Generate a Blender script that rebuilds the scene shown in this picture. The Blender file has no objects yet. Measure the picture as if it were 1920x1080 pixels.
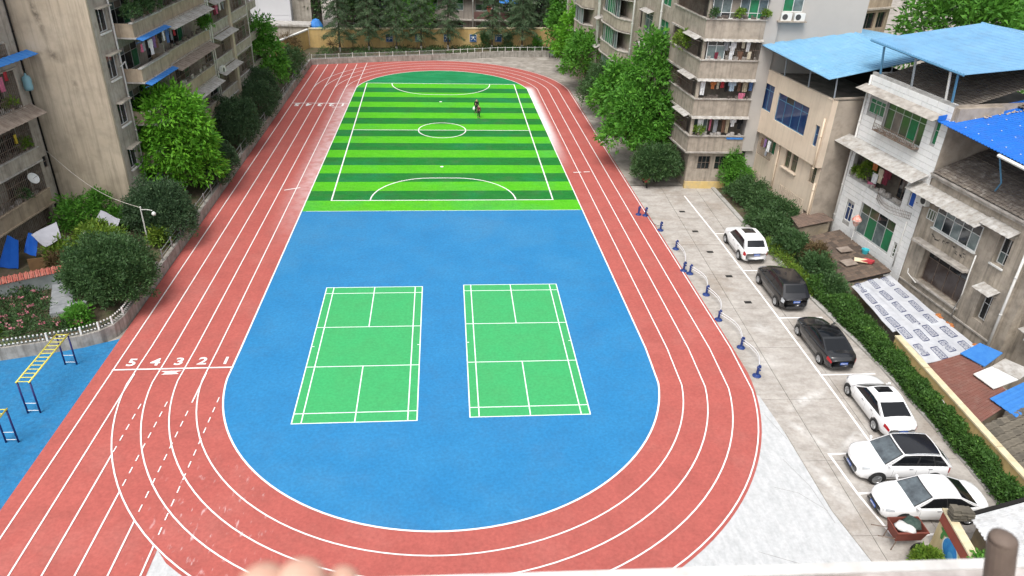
import bpy, bmesh, math, random
import numpy as np
from mathutils import Matrix, Vector
from mathutils.geometry import tessellate_polygon
random.seed(7)
rng = np.random.default_rng(11)
SC = bpy.context.scene
COL = SC.collection
R = math.radians
# ------------------------------------------------------------------ camera
CAMH = 24.4429
cam = bpy.data.cameras.new('camera')
cam.lens = 26.5039; cam.sensor_width = 36; cam.clip_start = 0.05; cam.clip_end = 3000
cam.dof.use_dof = True; cam.dof.focus_distance = 60; cam.dof.aperture_fstop = 5.6
camo = bpy.data.objects.new('camera', cam); COL.objects.link(camo)
_r, _u, _F = CAMROT = ((0.997613, -0.060810, 0.032722), (0.001853, 0.497261, 0.867599), (0.069030, 0.865467, -0.496187))
camo.matrix_world = Matrix(((_r[0], _u[0], -_F[0], 0), (_r[1], _u[1], -_F[1], 0), (_r[2], _u[2], -_F[2], CAMH), (0, 0, 0, 1)))
SC.camera = camo
# ------------------------------------------------------------------ light: bright overcast
SUN_EL, SUN_AZ = 60, 205          # azimuth clockwise from +y
w = bpy.data.worlds.new('World'); SC.world = w; w.use_nodes = True
nt = w.node_tree; bg = nt.nodes['Background']
sky = nt.nodes.new('ShaderNodeTexSky'); sky.sky_type = 'NISHITA'; sky.sun_disc = False
sky.sun_elevation = R(SUN_EL); sky.sun_rotation = R(SUN_AZ); sky.air_density = 1.2; sky.dust_density = 4.0; sky.ozone_density = 0.6
hs = nt.nodes.new('ShaderNodeHueSaturation'); hs.inputs['Saturation'].default_value = 0.25
nt.links.new(sky.outputs[0], hs.inputs['Color']); nt.links.new(hs.outputs[0], bg.inputs['Color'])
bg.inputs['Strength'].default_value = 0.15
sl = bpy.data.lights.new('sun', 'SUN'); sl.energy = 1.3; sl.angle = R(25); sl.color = (1, .965, .92)
so = bpy.data.objects.new('sun', sl); COL.objects.link(so)
_d = Vector((math.sin(R(SUN_AZ)) * math.cos(R(SUN_EL)), math.cos(R(SUN_AZ)) * math.cos(R(SUN_EL)), math.sin(R(SUN_EL))))
so.rotation_euler = _d.to_track_quat('Z', 'Y').to_euler()
vs = SC.view_settings
vs.view_transform = 'Standard'; vs.look = 'None'; vs.gamma = 1; vs.use_curve_mapping = False; vs.exposure = 0.68
SC.cycles.max_bounces = 6; SC.cycles.diffuse_bounces = 3; SC.cycles.glossy_bounces = 2; SC.cycles.transmission_bounces = 2
SC.cycles.use_denoising = True
# ------------------------------------------------------------------ materials
MATS = {}
def srgb(h):
    h = h.lstrip('#'); c = [int(h[i:i + 2], 16) / 255 for i in (0, 2, 4)]
    return tuple(x / 12.92 if x <= .04045 else ((x + .055) / 1.055) ** 2.4 for x in c)
def pm(name, c1, c2=None, scale=3., rough=.8, bump=0., stretch=(1, 1, 1), lo=.35, hi=.65, spots=None, sscale=1., metal=0., spec=.3, detail=6, coat=0., streak=None, tone=0., fine=0., mott=0., msc=2.2):
    """two-colour noise material; spots/streak = (colour, amount) third tone"""
    if name in MATS: return MATS[name]
    m = bpy.data.materials.new(name); m.use_nodes = True; MATS[name] = m
    t = m.node_tree; b = t.nodes['Principled BSDF']; L = t.links.new; N = t.nodes.new
    b.inputs['Roughness'].default_value = rough; b.inputs['Metallic'].default_value = metal
    b.inputs['Specular IOR Level'].default_value = spec
    if coat: b.inputs['Coat Weight'].default_value = coat; b.inputs['Coat Roughness'].default_value = .06
    tc = N('ShaderNodeTexCoord')
    def noise(sc, st, dt=detail, w4=0):
        mp = N('ShaderNodeMapping'); mp.inputs['Scale'].default_value = st; mp.inputs['Location'].default_value = (w4, w4 * 2, w4 * 3)
        L(tc.outputs['Object'], mp.inputs[0]); n = N('ShaderNodeTexNoise'); n.inputs['Scale'].default_value = sc; n.inputs['Detail'].default_value = dt; n.inputs['Roughness'].default_value = .62
        L(mp.outputs[0], n.inputs['Vector']); return n.outputs['Fac']
    def ramp(src, a, z):
        r = N('ShaderNodeMapRange'); r.inputs[1].default_value = a; r.inputs[2].default_value = z; L(src, r.inputs[0]); return r.outputs[0]
    def mix(f, a, z, amt=1., mode='MIX'):
        x = N('ShaderNodeMix'); x.data_type = 'RGBA'; x.blend_type = mode
        if amt != 1.:
            mu = N('ShaderNodeMath'); mu.operation = 'MULTIPLY'; mu.inputs[1].default_value = amt; L(f, mu.inputs[0]); f = mu.outputs[0]
        L(f, x.inputs[0])
        for s, k in ((a, 6), (z, 7)):
            if isinstance(s, tuple): x.inputs[k].default_value = (*s, 1)
            else: L(s, x.inputs[k])
        return x.outputs[2]
    def grain(c):
        g = N('ShaderNodeMapRange'); g.inputs[1].default_value = .3; g.inputs[2].default_value = .7; g.inputs[3].default_value = 1 - fine * 1.0; g.inputs[4].default_value = 1 + fine * .7; L(noise(7, (1, 1, 1), 5, 5.5), g.inputs[0])
        v = N('ShaderNodeVectorMath'); v.operation = 'SCALE'; L(g.outputs[0], v.inputs['Scale'])
        if isinstance(c, tuple): v.inputs[0].default_value = c
        else: L(c, v.inputs[0])
        return v.outputs[0]
    c = c1
    if c2: c = mix(ramp(noise(scale, stretch), lo, hi), c1, c2)
    if spots: c = mix(ramp(noise(sscale, (1, 1, 1), 8, 3.3), .52, .72), c, spots[0], spots[1])
    if mott:
        c = mix(ramp(noise(msc, (1, 1, 1), 10, 1.7), .46, .66), c, mix(ramp(noise(msc * .3, (1, 1, 1), 3, 4.1), .4, .6), (.05, .04, .03), (.13, .11, .09)), mott)
    if streak: c = mix(ramp(noise(1.3, (3.0, 3.0, .17), 8, 7.1), .47, .68), c, streak[0], streak[1])
    if tone:
        oi = N('ShaderNodeObjectInfo'); c = mix(ramp(oi.outputs['Random'], 0, 1), c, (.02, .02, .02), tone)
    if fine: c = grain(c)
    if isinstance(c, tuple): b.inputs['Base Color'].default_value = (*c, 1)
    else: L(c, b.inputs['Base Color'])
    if bump:
        bp = N('ShaderNodeBump'); bp.inputs['Strength'].default_value = bump; bp.inputs['Distance'].default_value = .02
        L(noise(scale * 6, (1, 1, 1)), bp.inputs['Height']); L(bp.outputs[0], b.inputs['Normal'])
    return m
def leafmat(name, a, z, rough=.55, third=None):
    """leaf colour from each leaf's own random tone stored on the mesh"""
    if name in MATS: return MATS[name]
    m = bpy.data.materials.new(name); m.use_nodes = True; MATS[name] = m
    t = m.node_tree; b = t.nodes['Principled BSDF']; L = t.links.new; N = t.nodes.new
    b.inputs['Roughness'].default_value = rough; b.inputs['Specular IOR Level'].default_value = .25
    at = N('ShaderNodeAttribute'); at.attribute_name = 'tone'
    cr = N('ShaderNodeValToRGB'); e = cr.color_ramp.elements
    e[0].color = (*a, 1); e[1].color = (*z, 1)
    if third: k = e.new(.86); k.color = (*z, 1); e[2].color = (*third, 1)
    L(at.outputs['Fac'], cr.inputs[0])
    L(cr.outputs[0], b.inputs['Base Color'])
    tr = N('ShaderNodeBsdfTranslucent'); L(cr.outputs[0], tr.inputs[0])
    mx = N('ShaderNodeMixShader'); mx.inputs[0].default_value = .22
    L(b.outputs[0], mx.inputs[1]); L(tr.outputs[0], mx.inputs[2]); L(mx.outputs[0], t.nodes['Material Output'].inputs[0])
    return m
def solid(name, c, rough=.5, metal=0., spec=.5, coat=0.): return pm(name, c, rough=rough, metal=metal, spec=spec, coat=coat)
# ------------------------------------------------------------------ mesh helpers
BASE = {}
class MB:
    def __init__(s): s.v = []; s.f = []
    def add(s, vs, fs):
        k = len(s.v); s.v += [tuple(x) for x in vs]; s.f += [tuple(i + k for i in f) for f in fs]; return s
    def box(s, c, sz, rz=0., rx=0., ry=0.):
        M = Matrix.Rotation(rz, 3, 'Z') @ Matrix.Rotation(ry, 3, 'Y') @ Matrix.Rotation(rx, 3, 'X') if (rz or rx or ry) else None
        vs = []
        for i in (-.5, .5):
            for j in (-.5, .5):
                for k in (-.5, .5):
                    q = Vector((i * sz[0], j * sz[1], k * sz[2]))
                    if M: q = M @ q
                    vs.append((c[0] + q[0], c[1] + q[1], c[2] + q[2]))
        return s.add(vs, [(0, 1, 3, 2), (4, 6, 7, 5), (0, 4, 5, 1), (2, 3, 7, 6), (0, 2, 6, 4), (1, 5, 7, 3)])
    def hexa(s, lo, hi):
        """lo, hi: 4 corners each (counter-clockwise from above)"""
        return s.add(list(lo) + list(hi), [(3, 2, 1, 0), (4, 5, 6, 7), (0, 1, 5, 4), (1, 2, 6, 5), (2, 3, 7, 6), (3, 0, 4, 7)])
    def prism(s, pts, z0, z1):
        if sum(a[0] * b[1] - b[0] * a[1] for a, b in zip(pts, pts[1:] + pts[:1])) < 0: pts = pts[::-1]
        n = len(pts); k = len(s.v)
        s.v += [(x, y, z0) for x, y in pts] + [(x, y, z1) for x, y in pts]
        for t in tessellate_polygon([[Vector((x, y, 0)) for x, y in pts]]):
            a, b, c = t
            (x1, y1), (x2, y2), (x3, y3) = pts[a], pts[b], pts[c]
            if (x2 - x1) * (y3 - y1) - (x3 - x1) * (y2 - y1) < 0: a, c = c, a
            s.f.append((k + n + a, k + n + b, k + n + c)); s.f.append((k + c, k + b, k + a))
        for i in range(n): j = (i + 1) % n; s.f.append((k + i, k + j, k + n + j, k + n + i))
        return s
    def sheet(s, pts, z):
        k = len(s.v); s.v += [(x, y, z) for x, y in pts]
        for a, b, c in tessellate_polygon([[Vector((x, y, 0)) for x, y in pts]]):
            (x1, y1), (x2, y2), (x3, y3) = pts[a], pts[b], pts[c]
            if (x2 - x1) * (y3 - y1) - (x3 - x1) * (y2 - y1) < 0: a, c = c, a
            s.f.append((k + a, k + b, k + c))
        return s
    def ribbon(s, pts, w, z, closed=False):
        P = [Vector((x, y, 0)) for x, y in pts]; n = len(P); L = []
        for i in range(n):
            a = P[i - 1] if (i or closed) else P[i]; b = P[(i + 1) % n] if (i < n - 1 or closed) else P[i]
            d = (b - a).normalized(); nn = Vector((-d.y, d.x, 0)) * w / 2
            L += [P[i] + nn, P[i] - nn]
        k = len(s.v); s.v += [(q.x, q.y, z) for q in L]
        for i in range(n if closed else n - 1):
            j = (i + 1) % n; s.f.append((k + 2 * i, k + 2 * i + 1, k + 2 * j + 1, k + 2 * j))
        return s
    def tube(s, pts, r, n=6, r2=None):
        P = [Vector(p) for p in pts]; k = len(s.v); m = len(P)
        for i, q in enumerate(P):
            d = (P[min(i + 1, m - 1)] - P[max(i - 1, 0)]).normalized()
            a = d.orthogonal().normalized() if abs(d.z) < .99 else Vector((1, 0, 0)); a = (Vector((0, 0, 1)).cross(d)).normalized() if abs(d.z) < .99 else a; b = d.cross(a)
            rr = r if r2 is None else r + (r2 - r) * i / (m - 1)
            s.v += [tuple(q + (a * math.cos(t) + b * math.sin(t)) * rr) for t in (2 * math.pi * j / n for j in range(n))]
        for i in range(m - 1):
            for j in range(n): l = (j + 1) % n; s.f.append((k + i * n + j, k + i * n + l, k + (i + 1) * n + l, k + (i + 1) * n + j))
        s.f.append(tuple(k + j for j in range(n))[::-1]); s.f.append(tuple(k + (m - 1) * n + j for j in range(n)))
        return s
    def lathe(s, c, prof, n=16):
        k = len(s.v)
        for r, z in prof: s.v += [(c[0] + r * math.cos(2 * math.pi * j / n), c[1] + r * math.sin(2 * math.pi * j / n), c[2] + z) for j in range(n)]
        for i in range(len(prof) - 1):
            for j in range(n): l = (j + 1) % n; s.f.append((k + i * n + j, k + i * n + l, k + (i + 1) * n + l, k + (i + 1) * n + j))
        s.f.append(tuple(k + j for j in range(n))[::-1]); s.f.append(tuple(k + (len(prof) - 1) * n + j for j in range(n)))
        return s
    def fbox(s, F, s0, s1, d0, d1, z0, z1):
        lo = [F.p(s0, d0, z0), F.p(s1, d0, z0), F.p(s1, d1, z0), F.p(s0, d1, z0)]; hi = [F.p(s0, d0, z1), F.p(s1, d0, z1), F.p(s1, d1, z1), F.p(s0, d1, z1)]
        if F.flip: lo.reverse(); hi.reverse()
        return s.hexa(lo, hi)
    def fquad(s, F, s0, s1, z0, z1, d):
        q = [F.p(s0, d, z0), F.p(s1, d, z0), F.p(s1, d, z1), F.p(s0, d, z1)]
        if F.flip: q.reverse()
        # outward normal must be F.o
        n = (Vector(q[1]) - Vector(q[0])).cross(Vector(q[2]) - Vector(q[0]))
        if n.dot(F.o) < 0: q.reverse()
        return s.add(q, [(0, 1, 2, 3)])
    def build(s, name, mat, parent=None, base=None, smooth=False, mats=None, fm=None):
        b = BASE[parent] if parent is not None else Vector(base or (0, 0, 0))
        me = bpy.data.meshes.new(name)
        me.from_pydata([(x - b[0], y - b[1], z - b[2]) for x, y, z in s.v], [], s.f)
        for m in ([mat] if mats is None else mats): me.materials.append(m)
        if fm: me.polygons.foreach_set('material_index', fm)
        if smooth: me.polygons.foreach_set('use_smooth', [True] * len(me.polygons))
        o = bpy.data.objects.new(name, me); COL.objects.link(o)
        BASE[o] = Vector(b)
        if parent is not None: o.parent = parent
        else: o.location = b
        return o
class Fac:
    """a facade: s runs along it, d outward, z up"""
    def __init__(s, x, y, ang, side):
        a = R(ang); s.t = Vector((math.sin(a), math.cos(a), 0)); s.o = Vector((math.cos(a), -math.sin(a), 0)) * side
        s.x, s.y = x, y; s.flip = (s.t.x * s.o.y - s.t.y * s.o.x) < 0; s.ang = a
    def p(s, a, d, z): return (s.x + s.t.x * a + s.o.x * d, s.y + s.t.y * a + s.o.y * d, z)
    def rz(s): return math.atan2(s.t.y, s.t.x)
def tag(o, label=None, cat=None, group=None, kind=None):
    if label: o['label'] = label
    if cat: o['category'] = cat
    if group: o['group'] = group
    if kind: o['kind'] = kind
    return o
def thing(name, label, cat, loc=(0, 0, 0), group=None):
    o = bpy.data.objects.new(name, None); COL.objects.link(o); o.location = loc; o.empty_display_size = .2
    BASE[o] = Vector(loc); return tag(o, label, cat, group)
def one(mb, name, mat, label, cat, loc, group=None, smooth=False):
    return tag(mb.build(name, mat, None, loc, smooth), label, cat, group)
def struct(mb, name, mat, parent=None, loc=(0, 0, 0)):
    o = mb.build(name, mat, parent, loc)
    if parent is None: o['kind'] = 'structure'
    return o
def copy_tree(o, parent=None):
    c = o.copy(); COL.objects.link(c); c.parent = parent; BASE[c] = BASE.get(o, Vector())
    for ch in list(o.children): copy_tree(ch, c)
    return c
def arc(cx, cy, r, a0, a1, n, ry=None):
    return [(cx + r * math.cos(R(a0 + (a1 - a0) * i / n)), cy + (ry or r) * math.sin(R(a0 + (a1 - a0) * i / n))) for i in range(n + 1)]
# ================================================================== THE GROUND
def lin(*c): return c
M_EARTH = pm('bare_yard_concrete', (0.36, 0.33, 0.294), (0.24, 0.216, 0.186), 1.2, .9, .3, spots=((0.504, 0.468, 0.432), .7), sscale=.5, mott=.4, msc=.8)
M_SLAB = pm('worn_concrete', (.46, .43, .395), (.33, .30, .27), 1.3, .88, .3, stretch=(.8, 1.6, 1), spots=((.25, .20, .155), .65), sscale=.33, fine=.14, lo=.3, hi=.7, mott=.2, msc=.9)
M_PLAZA = pm('pale_concrete', (.53, .535, .54), (.44, .45, .455), 1.6, .85, .25, stretch=(2.6, .7, 1), spots=((.44, .45, .455), .3), sscale=.5, fine=.1, mott=.08, msc=4)
M_TRACK = pm('red_track_rubber', (.405, .102, .085), (.37, .090, .076), .5, .85, .25, spots=((.42, .145, .125), .5), sscale=.25, fine=.16, mott=.10, msc=.8)
M_BLUE = pm('blue_court_rubber', (.018, .178, .40), (.025, .196, .42), .35, .62, .2, spots=((.05, .215, .405), .5), sscale=.15, fine=.17, mott=.07, msc=.7)
M_PLAYBLUE = pm('blue_playground_rubber', (.016, .155, .345), (.022, .175, .365), 2.5, .75, .5, spots=((.03, .23, .46), .5), sscale=9, fine=.22, mott=.10, msc=2)
M_COURT = pm('green_court_paint', (.043, .36, .122), (.049, .345, .115), .5, .7, .1, fine=.14, mott=.06, msc=.9)
M_LINE = pm('white_line_paint', (.82, .80, .79), (.74, .71, .69), 3, .6, spec=.2)
M_MINT = pm('pale_court_line_paint', (.74, .83, .78), rough=.6)
M_TURF_L = pm('light_turf', (.072, .40, .013), (.098, .44, .022), .8, .95, .6, stretch=(1, 3, 1), spots=((.05, .35, .09), .5), sscale=.14, fine=.22, spec=.1, mott=.12, msc=.6)
M_TURF_D = pm('dark_turf', (.014, .155, .025), (.020, .185, .035), .8, .95, .6, stretch=(1, 3, 1), spots=((.015, .21, .09), .55), sscale=.16, fine=.22, spec=.1, mott=.2, msc=.6)
M_TURF_T = pm('teal_turf', (.014, .18, .060), (.02, .235, .09), .5, .95, .6, stretch=(.5, 2, 1), spots=((.10, .33, .17), .35), sscale=.3, fine=.2, spec=.1)
M_SOIL = pm('garden_soil', (0.119, 0.091, 0.063), (0.077, 0.07, 0.0392), 2.5, .95, .8, spots=((0.084, 0.126, 0.042), .8), sscale=.8)
M_DARK = solid('dark_gap', (.02, .019, .018), .9, spec=.1)
# chalk dust rubbed along the turf edge, part of the track surface itself
def chalk(m):
    t = m.node_tree; b = t.nodes['Principled BSDF']; N = t.nodes.new; L = t.links.new
    tc = N('ShaderNodeTexCoord'); sp = N('ShaderNodeSeparateXYZ'); L(tc.outputs['Object'], sp.inputs[0])
    def mr(src, a, z, lo=0., hi=1.):
        r = N('ShaderNodeMapRange'); r.interpolation_type = 'SMOOTHSTEP'; r.inputs[1].default_value = a; r.inputs[2].default_value = z; r.inputs[3].default_value = lo; r.inputs[4].default_value = hi
        L(src, r.inputs[0]); return r.outputs[0]
    def ma(op, a, z):
        x = N('ShaderNodeMath'); x.operation = op
        for i, q in enumerate((a, z)):
            if isinstance(q, (int, float)): x.inputs[i].default_value = q
            else: L(q, x.inputs[i])
        return x.outputs[0]
    nz = N('ShaderNodeTexNoise'); nz.inputs['Scale'].default_value = 1.4; nz.inputs['Detail'].default_value = 8; L(tc.outputs['Object'], nz.inputs['Vector'])
    nn = mr(nz.outputs['Fac'], .3, .62, .45, 1.)
    d = ma('ADD', sp.outputs['X'], ma('MULTIPLY', sp.outputs['Y'], .0452))
    right = ma('MULTIPLY', ma('MULTIPLY', mr(d, 12.35, 13.5, 1, 0), ma('MULTIPLY', mr(sp.outputs['Y'], 63, 78), mr(sp.outputs['Y'], 90.5, 93, 1, 0))), mr(d, 12.1, 12.3))
    right = ma('MULTIPLY', right, mr(nz.outputs['Fac'], .25, .5, .75, 1.))
    left = ma('MULTIPLY', ma('MULTIPLY', mr(sp.outputs['X'], -14.6, -12.3), mr(sp.outputs['X'], -12.0, -12.2)), ma('MULTIPLY', mr(sp.outputs['Y'], 46, 64), mr(sp.outputs['Y'], 93, 88)))
    left = ma('MULTIPLY', left, .40)
    n2 = N('ShaderNodeTexNoise'); n2.inputs['Scale'].default_value = 2.2; n2.inputs['Detail'].default_value = 9
    mp = N('ShaderNodeMapping'); mp.inputs['Scale'].default_value = (2.2, .7, 1); L(tc.outputs['Object'], mp.inputs[0]); L(mp.outputs[0], n2.inputs['Vector'])
    sc = ma('MULTIPLY', mr(n2.outputs['Fac'], .60, .74), ma('MULTIPLY', ma('MULTIPLY', mr(sp.outputs['X'], -14, -11.5), mr(sp.outputs['X'], -6.5, -9.5, 0, 1)), ma('MULTIPLY', mr(sp.outputs['Y'], 27.5, 25), mr(sp.outputs['Y'], 18, 21))))
    mask = ma('MAXIMUM', ma('MULTIPLY', nn, left), ma('MAXIMUM', right, ma('MULTIPLY', sc, .38)))
    src = b.inputs['Base Color'].links[0].from_socket
    x = N('ShaderNodeMix'); x.data_type = 'RGBA'; L(mask, x.inputs[0]); L(src, x.inputs[6]); x.inputs[7].default_value = (.80, .76, .77, 1); L(x.outputs[2], b.inputs['Base Color'])
chalk(M_TRACK)
# bands of white dust trodden across the parking lane, part of the concrete surface
def dust(m, segs, col=(.70, .69, .67), plane='xy', nsc=1.7):
    t = m.node_tree; b = t.nodes['Principled BSDF']; N = t.nodes.new; L = t.links.new
    tc = N('ShaderNodeTexCoord'); nz = N('ShaderNodeTexNoise'); nz.inputs['Scale'].default_value = nsc; nz.inputs['Detail'].default_value = 9; nz.inputs['Roughness'].default_value = .7; L(tc.outputs['Object'], nz.inputs['Vector'])
    src = tc.outputs['Object']
    if plane == 'xz':
        sp = N('ShaderNodeSeparateXYZ'); cb = N('ShaderNodeCombineXYZ'); L(src, sp.inputs[0]); L(sp.outputs['X'], cb.inputs['X']); L(sp.outputs['Z'], cb.inputs['Y']); src = cb.outputs[0]
    tot = None
    for (x0, y0), (x1, y1), w_, amt in segs:
        mp = N('ShaderNodeMapping'); mp.vector_type = 'TEXTURE'; mp.inputs['Location'].default_value = ((x0 + x1) / 2, (y0 + y1) / 2, 0); mp.inputs['Rotation'].default_value = (0, 0, math.atan2(y1 - y0, x1 - x0)); mp.inputs['Scale'].default_value = (math.dist((x0, y0), (x1, y1)) * .55, w_, 100)
        L(src, mp.inputs[0]); le = N('ShaderNodeVectorMath'); le.operation = 'LENGTH'; L(mp.outputs[0], le.inputs[0])
        r = N('ShaderNodeMapRange'); r.interpolation_type = 'SMOOTHSTEP'; r.inputs[1].default_value = 1; r.inputs[2].default_value = .1; r.inputs[4].default_value = amt; L(le.outputs['Value'], r.inputs[0])
        if tot is None: tot = r.outputs[0]
        else: mx = N('ShaderNodeMath'); mx.operation = 'MAXIMUM'; L(tot, mx.inputs[0]); L(r.outputs[0], mx.inputs[1]); tot = mx.outputs[0]
    n2 = N('ShaderNodeMapRange'); n2.inputs[1].default_value = .36; n2.inputs[2].default_value = .6; L(nz.outputs['Fac'], n2.inputs[0])
    mu = N('ShaderNodeMath'); mu.operation = 'MULTIPLY'; L(tot, mu.inputs[0]); L(n2.outputs[0], mu.inputs[1])
    x = N('ShaderNodeMix'); x.data_type = 'RGBA'; L(mu.outputs[0], x.inputs[0]); L(b.inputs['Base Color'].links[0].from_socket, x.inputs[6]); x.inputs[7].default_value = (*col, 1); L(x.outputs[2], b.inputs['Base Color'])
dust(M_SLAB, [((16.4, 29.6), (20.4, 31.9), .45, .75), ((16.4, 29.4), (18.2, 26.3), .4, .65), ((18.0, 26.4), (20.8, 28.6), .4, .65), ((17.7, 37.2), (19.1, 38.0), .9, .5), ((16.3, 27), (17.4, 22), .5, .5), ((17.5, 25.0), (19.5, 23.5), .6, .35), ((16, 33), (18.5, 35), 1.2, .35)])

struct(MB().sheet([(-300, -60), (24.75, -60), (24.75, 62), (420, 62), (420, 900), (-300, 900)], -.06), 'ground', M_EARTH)
struct(MB().sheet([(24.75, -60), (420, -60), (420, 62), (24.75, 62)], -1.8), 'lower_ground', M_EARTH)
# concrete yard: slabs with open joints
yard = struct(MB().sheet([(8, 8), (24.7, 8), (24.7, 60.5), (8, 60.5)], -.035), 'yard_pavement', pm('joint_dirt', (.13, .115, .095), rough=.95))
yy = 8.0
while yy < 60:
    dy = min(4.35 + .5 * random.random(), 60.4 - yy)
    for a, b in ((8.0, 17.4), (17.4, 20.4), (20.4, 24.7)):
        MB().box(((a + b) / 2, yy + dy / 2, -.03 + random.uniform(-.002, .002)), (b - a - .026, dy - .026, .06)).build('slab', M_SLAB, yard)
    yy += dy
ya = struct(MB().sheet([(11, 60.6), (20, 60.6), (17.6, 86), (15.4, 108.6), (-2, 105.3), (-1, 100), (8, 100), (13, 92)], .002), 'back_yard', M_EARTH)
pz = struct(MB().sheet([(15.87, 31), (16.12, 28.1), (16.25, 22.9), (16.7, 20.2), (17.6, 14), (17.8, 8), (-12, 8), (-12.2, 23), (0, 25), (12, 28), (14, 33)], .012), 'pale_pavement', M_PLAZA)
for P in ([(15.3, 26.2), (15.9, 24.4), (16.1, 22.2)], [(14.2, 24.4), (15.2, 24.0), (16.1, 22.9)], [(16.15, 28.1), (16.27, 22.9), (16.72, 20.2), (17.5, 15)], [(12.2, 20.8), (13.8, 20.1), (15.8, 19.8)], [(15.6, 29.5), (16.05, 27.6)]):
    MB().ribbon(P, .013, .015).build('crack', pm('joint_dirt', (.13, .115, .095)), pz)

# ------------------------------------------------------------------ running track
OC, OR, LW = (-.75, 33.8), 11.55, 1.25            # near bend
TC, TR, TW = (-2.05, 88.95), 10.42, 1.335         # far bend
def xr(y, k=0): return 12.32 - .0452 * y + 1.25 * k
def xl(k): return -12.25 - 1.235 * k
def top_arc(k, extra=0., n=44):
    rt = TR + TW * k + extra; a0 = math.asin(2.25 / rt); a1 = math.pi - math.asin(1.75 / rt); out = []
    rr_, rl_ = (xr(91.2, k) + extra - TC[0]) / math.cos(a0), (TC[0] - xl(k) + extra) / math.cos(math.pi - a1)
    for i in range(1, n): a = a0 + (a1 - a0) * i / n; out.append((TC[0] + (rr_ if a < math.pi / 2 else rl_) * math.cos(a), TC[1] + rt * math.sin(a)))
    return out
def oval(k, extra=0.):
    """line k of the oval, from the left straight round the near bend, up the right straight and round the far bend"""
    r = OR + LW * k + extra
    pts = [(xl(k) - extra, y) for y in (90.4, 70, 50, 36)]
    pts += arc(*OC, r, 184, 352, 56)
    pts += [(xr(y, k) + extra, y) for y in (35.5, 38, 50, 60, 70, 80, 91.2)]
    pts += top_arc(k, extra)
    pts.append((xl(k) - extra, 90.4)); return pts
wallpts = [(-19.2, 101.3), (-12.39, 103.11), (-7.17, 104.27), (-3.5, 105.0)]
rr = OR + 4 * LW + .16
dy0 = math.sqrt(rr * rr - (12.05 + OC[0]) ** 2)
poly = [(-19.2, 6), (-12.05, 6), (-12.05, OC[1] - dy0 + .2)]
poly += [q for q in arc(*OC, rr, 180, 360, 72) if q[0] > -11.9 and q[1] < OC[1] - .5]
poly += [(xr(y, 4) + .16, y) for y in (35.5, 50, 65, 80, 91.2)]
poly += [q for q in top_arc(4, .16) if q[0] > -2.8]
poly += wallpts[::-1]
track = struct(MB().sheet(poly, .024), 'running_track', M_TRACK)
ZL = .044
for k in range(5): MB().ribbon(oval(k), .07 if k else .09, ZL + k * .0004).build('lane_line', M_LINE, track)
MB().ribbon([(-18.43, 6), (-18.43, 102.0)], .07, ZL).build('lane_line', M_LINE, track)
for k in range(5):
    x = xl(k)
    top = (101.6, 102.2, 102.0, 101.8, 101.6)[k] if k else 102.9
    MB().ribbon([(x, 90.2), (x, top)], .07, ZL + .002).build('lane_line', M_LINE, track)
    ydep = 31.6 - .15 * k                       # where the bend leaves the straight
    r4 = OR + 4 * LW; y4 = OC[1] - math.sqrt(max(0, r4 * r4 - (x - OC[0]) ** 2)) if k < 4 else 33
    if k == 4: MB().ribbon([(x, 33.5), (x, 6)], .07, ZL + .002).build('lane_line', M_LINE, track)
    else:
        MB().ribbon([(x, 6), (x, y4)], .07, ZL + .002).build('lane_line', M_LINE, track)
        if k == 1: MB().ribbon([(x, 31.0), (x, 33.5)], .07, ZL + .002).build('lane_line', M_LINE, track)
        d = MB(); y = ydep - (1.1 if k == 1 else 0.2)
        while y > y4 + .3: d.ribbon([(x, y), (x, y - .40)], .055, ZL + .002); y -= .78
        d.build('dashed_lane_line', M_LINE, track)
MB().ribbon([(-18.48, 33.86), (-12.2, 34.02)], .11, ZL + .004).build('start_line', M_LINE, track)
MB().ribbon([(-18.42, 83.75), (-12.25, 84.0)], .12, ZL + .004).build('start_line', M_LINE, track)
MB().sheet([(-15.8, 33.4), (-14.9, 33.45), (-15.1, 33.62), (-14.8, 33.75), (-15.9, 33.72), (-15.6, 33.56)], ZL + .002).build('worn_paint_mark', M_LINE, track)
for P in ([(-13.9, 82.4), (-12.9, 82.5)], [(10.2, 63.4), (10.9, 63.5)], [(11.15, 63.55), (11.7, 63.6)], [(-14.4, 58.8), (-13.2, 59.4)]):
    MB().ribbon(P, .13, ZL + .001).build('worn_paint_mark', M_LINE, track)
def text(body, size, mat, parent, mtx, bold=.02, ext=.0):
    c = bpy.data.curves.new('lettering', 'FONT'); c.body = body; c.size = size; c.offset = bold; c.extrude = ext; c.align_x = 'CENTER'; c.align_y = 'CENTER'; c.resolution_u = 3
    c.materials.append(mat); o = bpy.data.objects.new('lettering', c); COL.objects.link(o)
    me = bpy.data.meshes.new_from_object(o.evaluated_get(bpy.context.evaluated_depsgraph_get())); bpy.data.objects.remove(o)
    me.transform(Matrix.Translation(-BASE[parent]) @ mtx); o = bpy.data.objects.new('lettering', me); COL.objects.link(o); o.parent = parent; return o
for i, ch in enumerate('54321'):
    x = -18.43 + 1.235 * (i + .5)
    o = text(ch, .92, M_LINE, track, Matrix.Translation((x + .12, 34.5 + .03 * i, ZL + .006)) @ Matrix.Diagonal((1.12, 1, 1, 1)), .022); o.name = 'lane_number'
    o = text(ch, 1.05, M_LINE, track, Matrix.Translation((x, 83.2 + .05 * i, ZL + .006)) @ Matrix.Rotation(math.pi, 4, 'Z') @ Matrix.Diagonal((1.1, 1.3, 1, 1)), .04); o.name = 'lane_number'
for p1, p2 in (((-12.2, 21.8), (-12.2, 8)), ((-12.0, 21.6), (-10.2, 19.6))): pass

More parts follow.
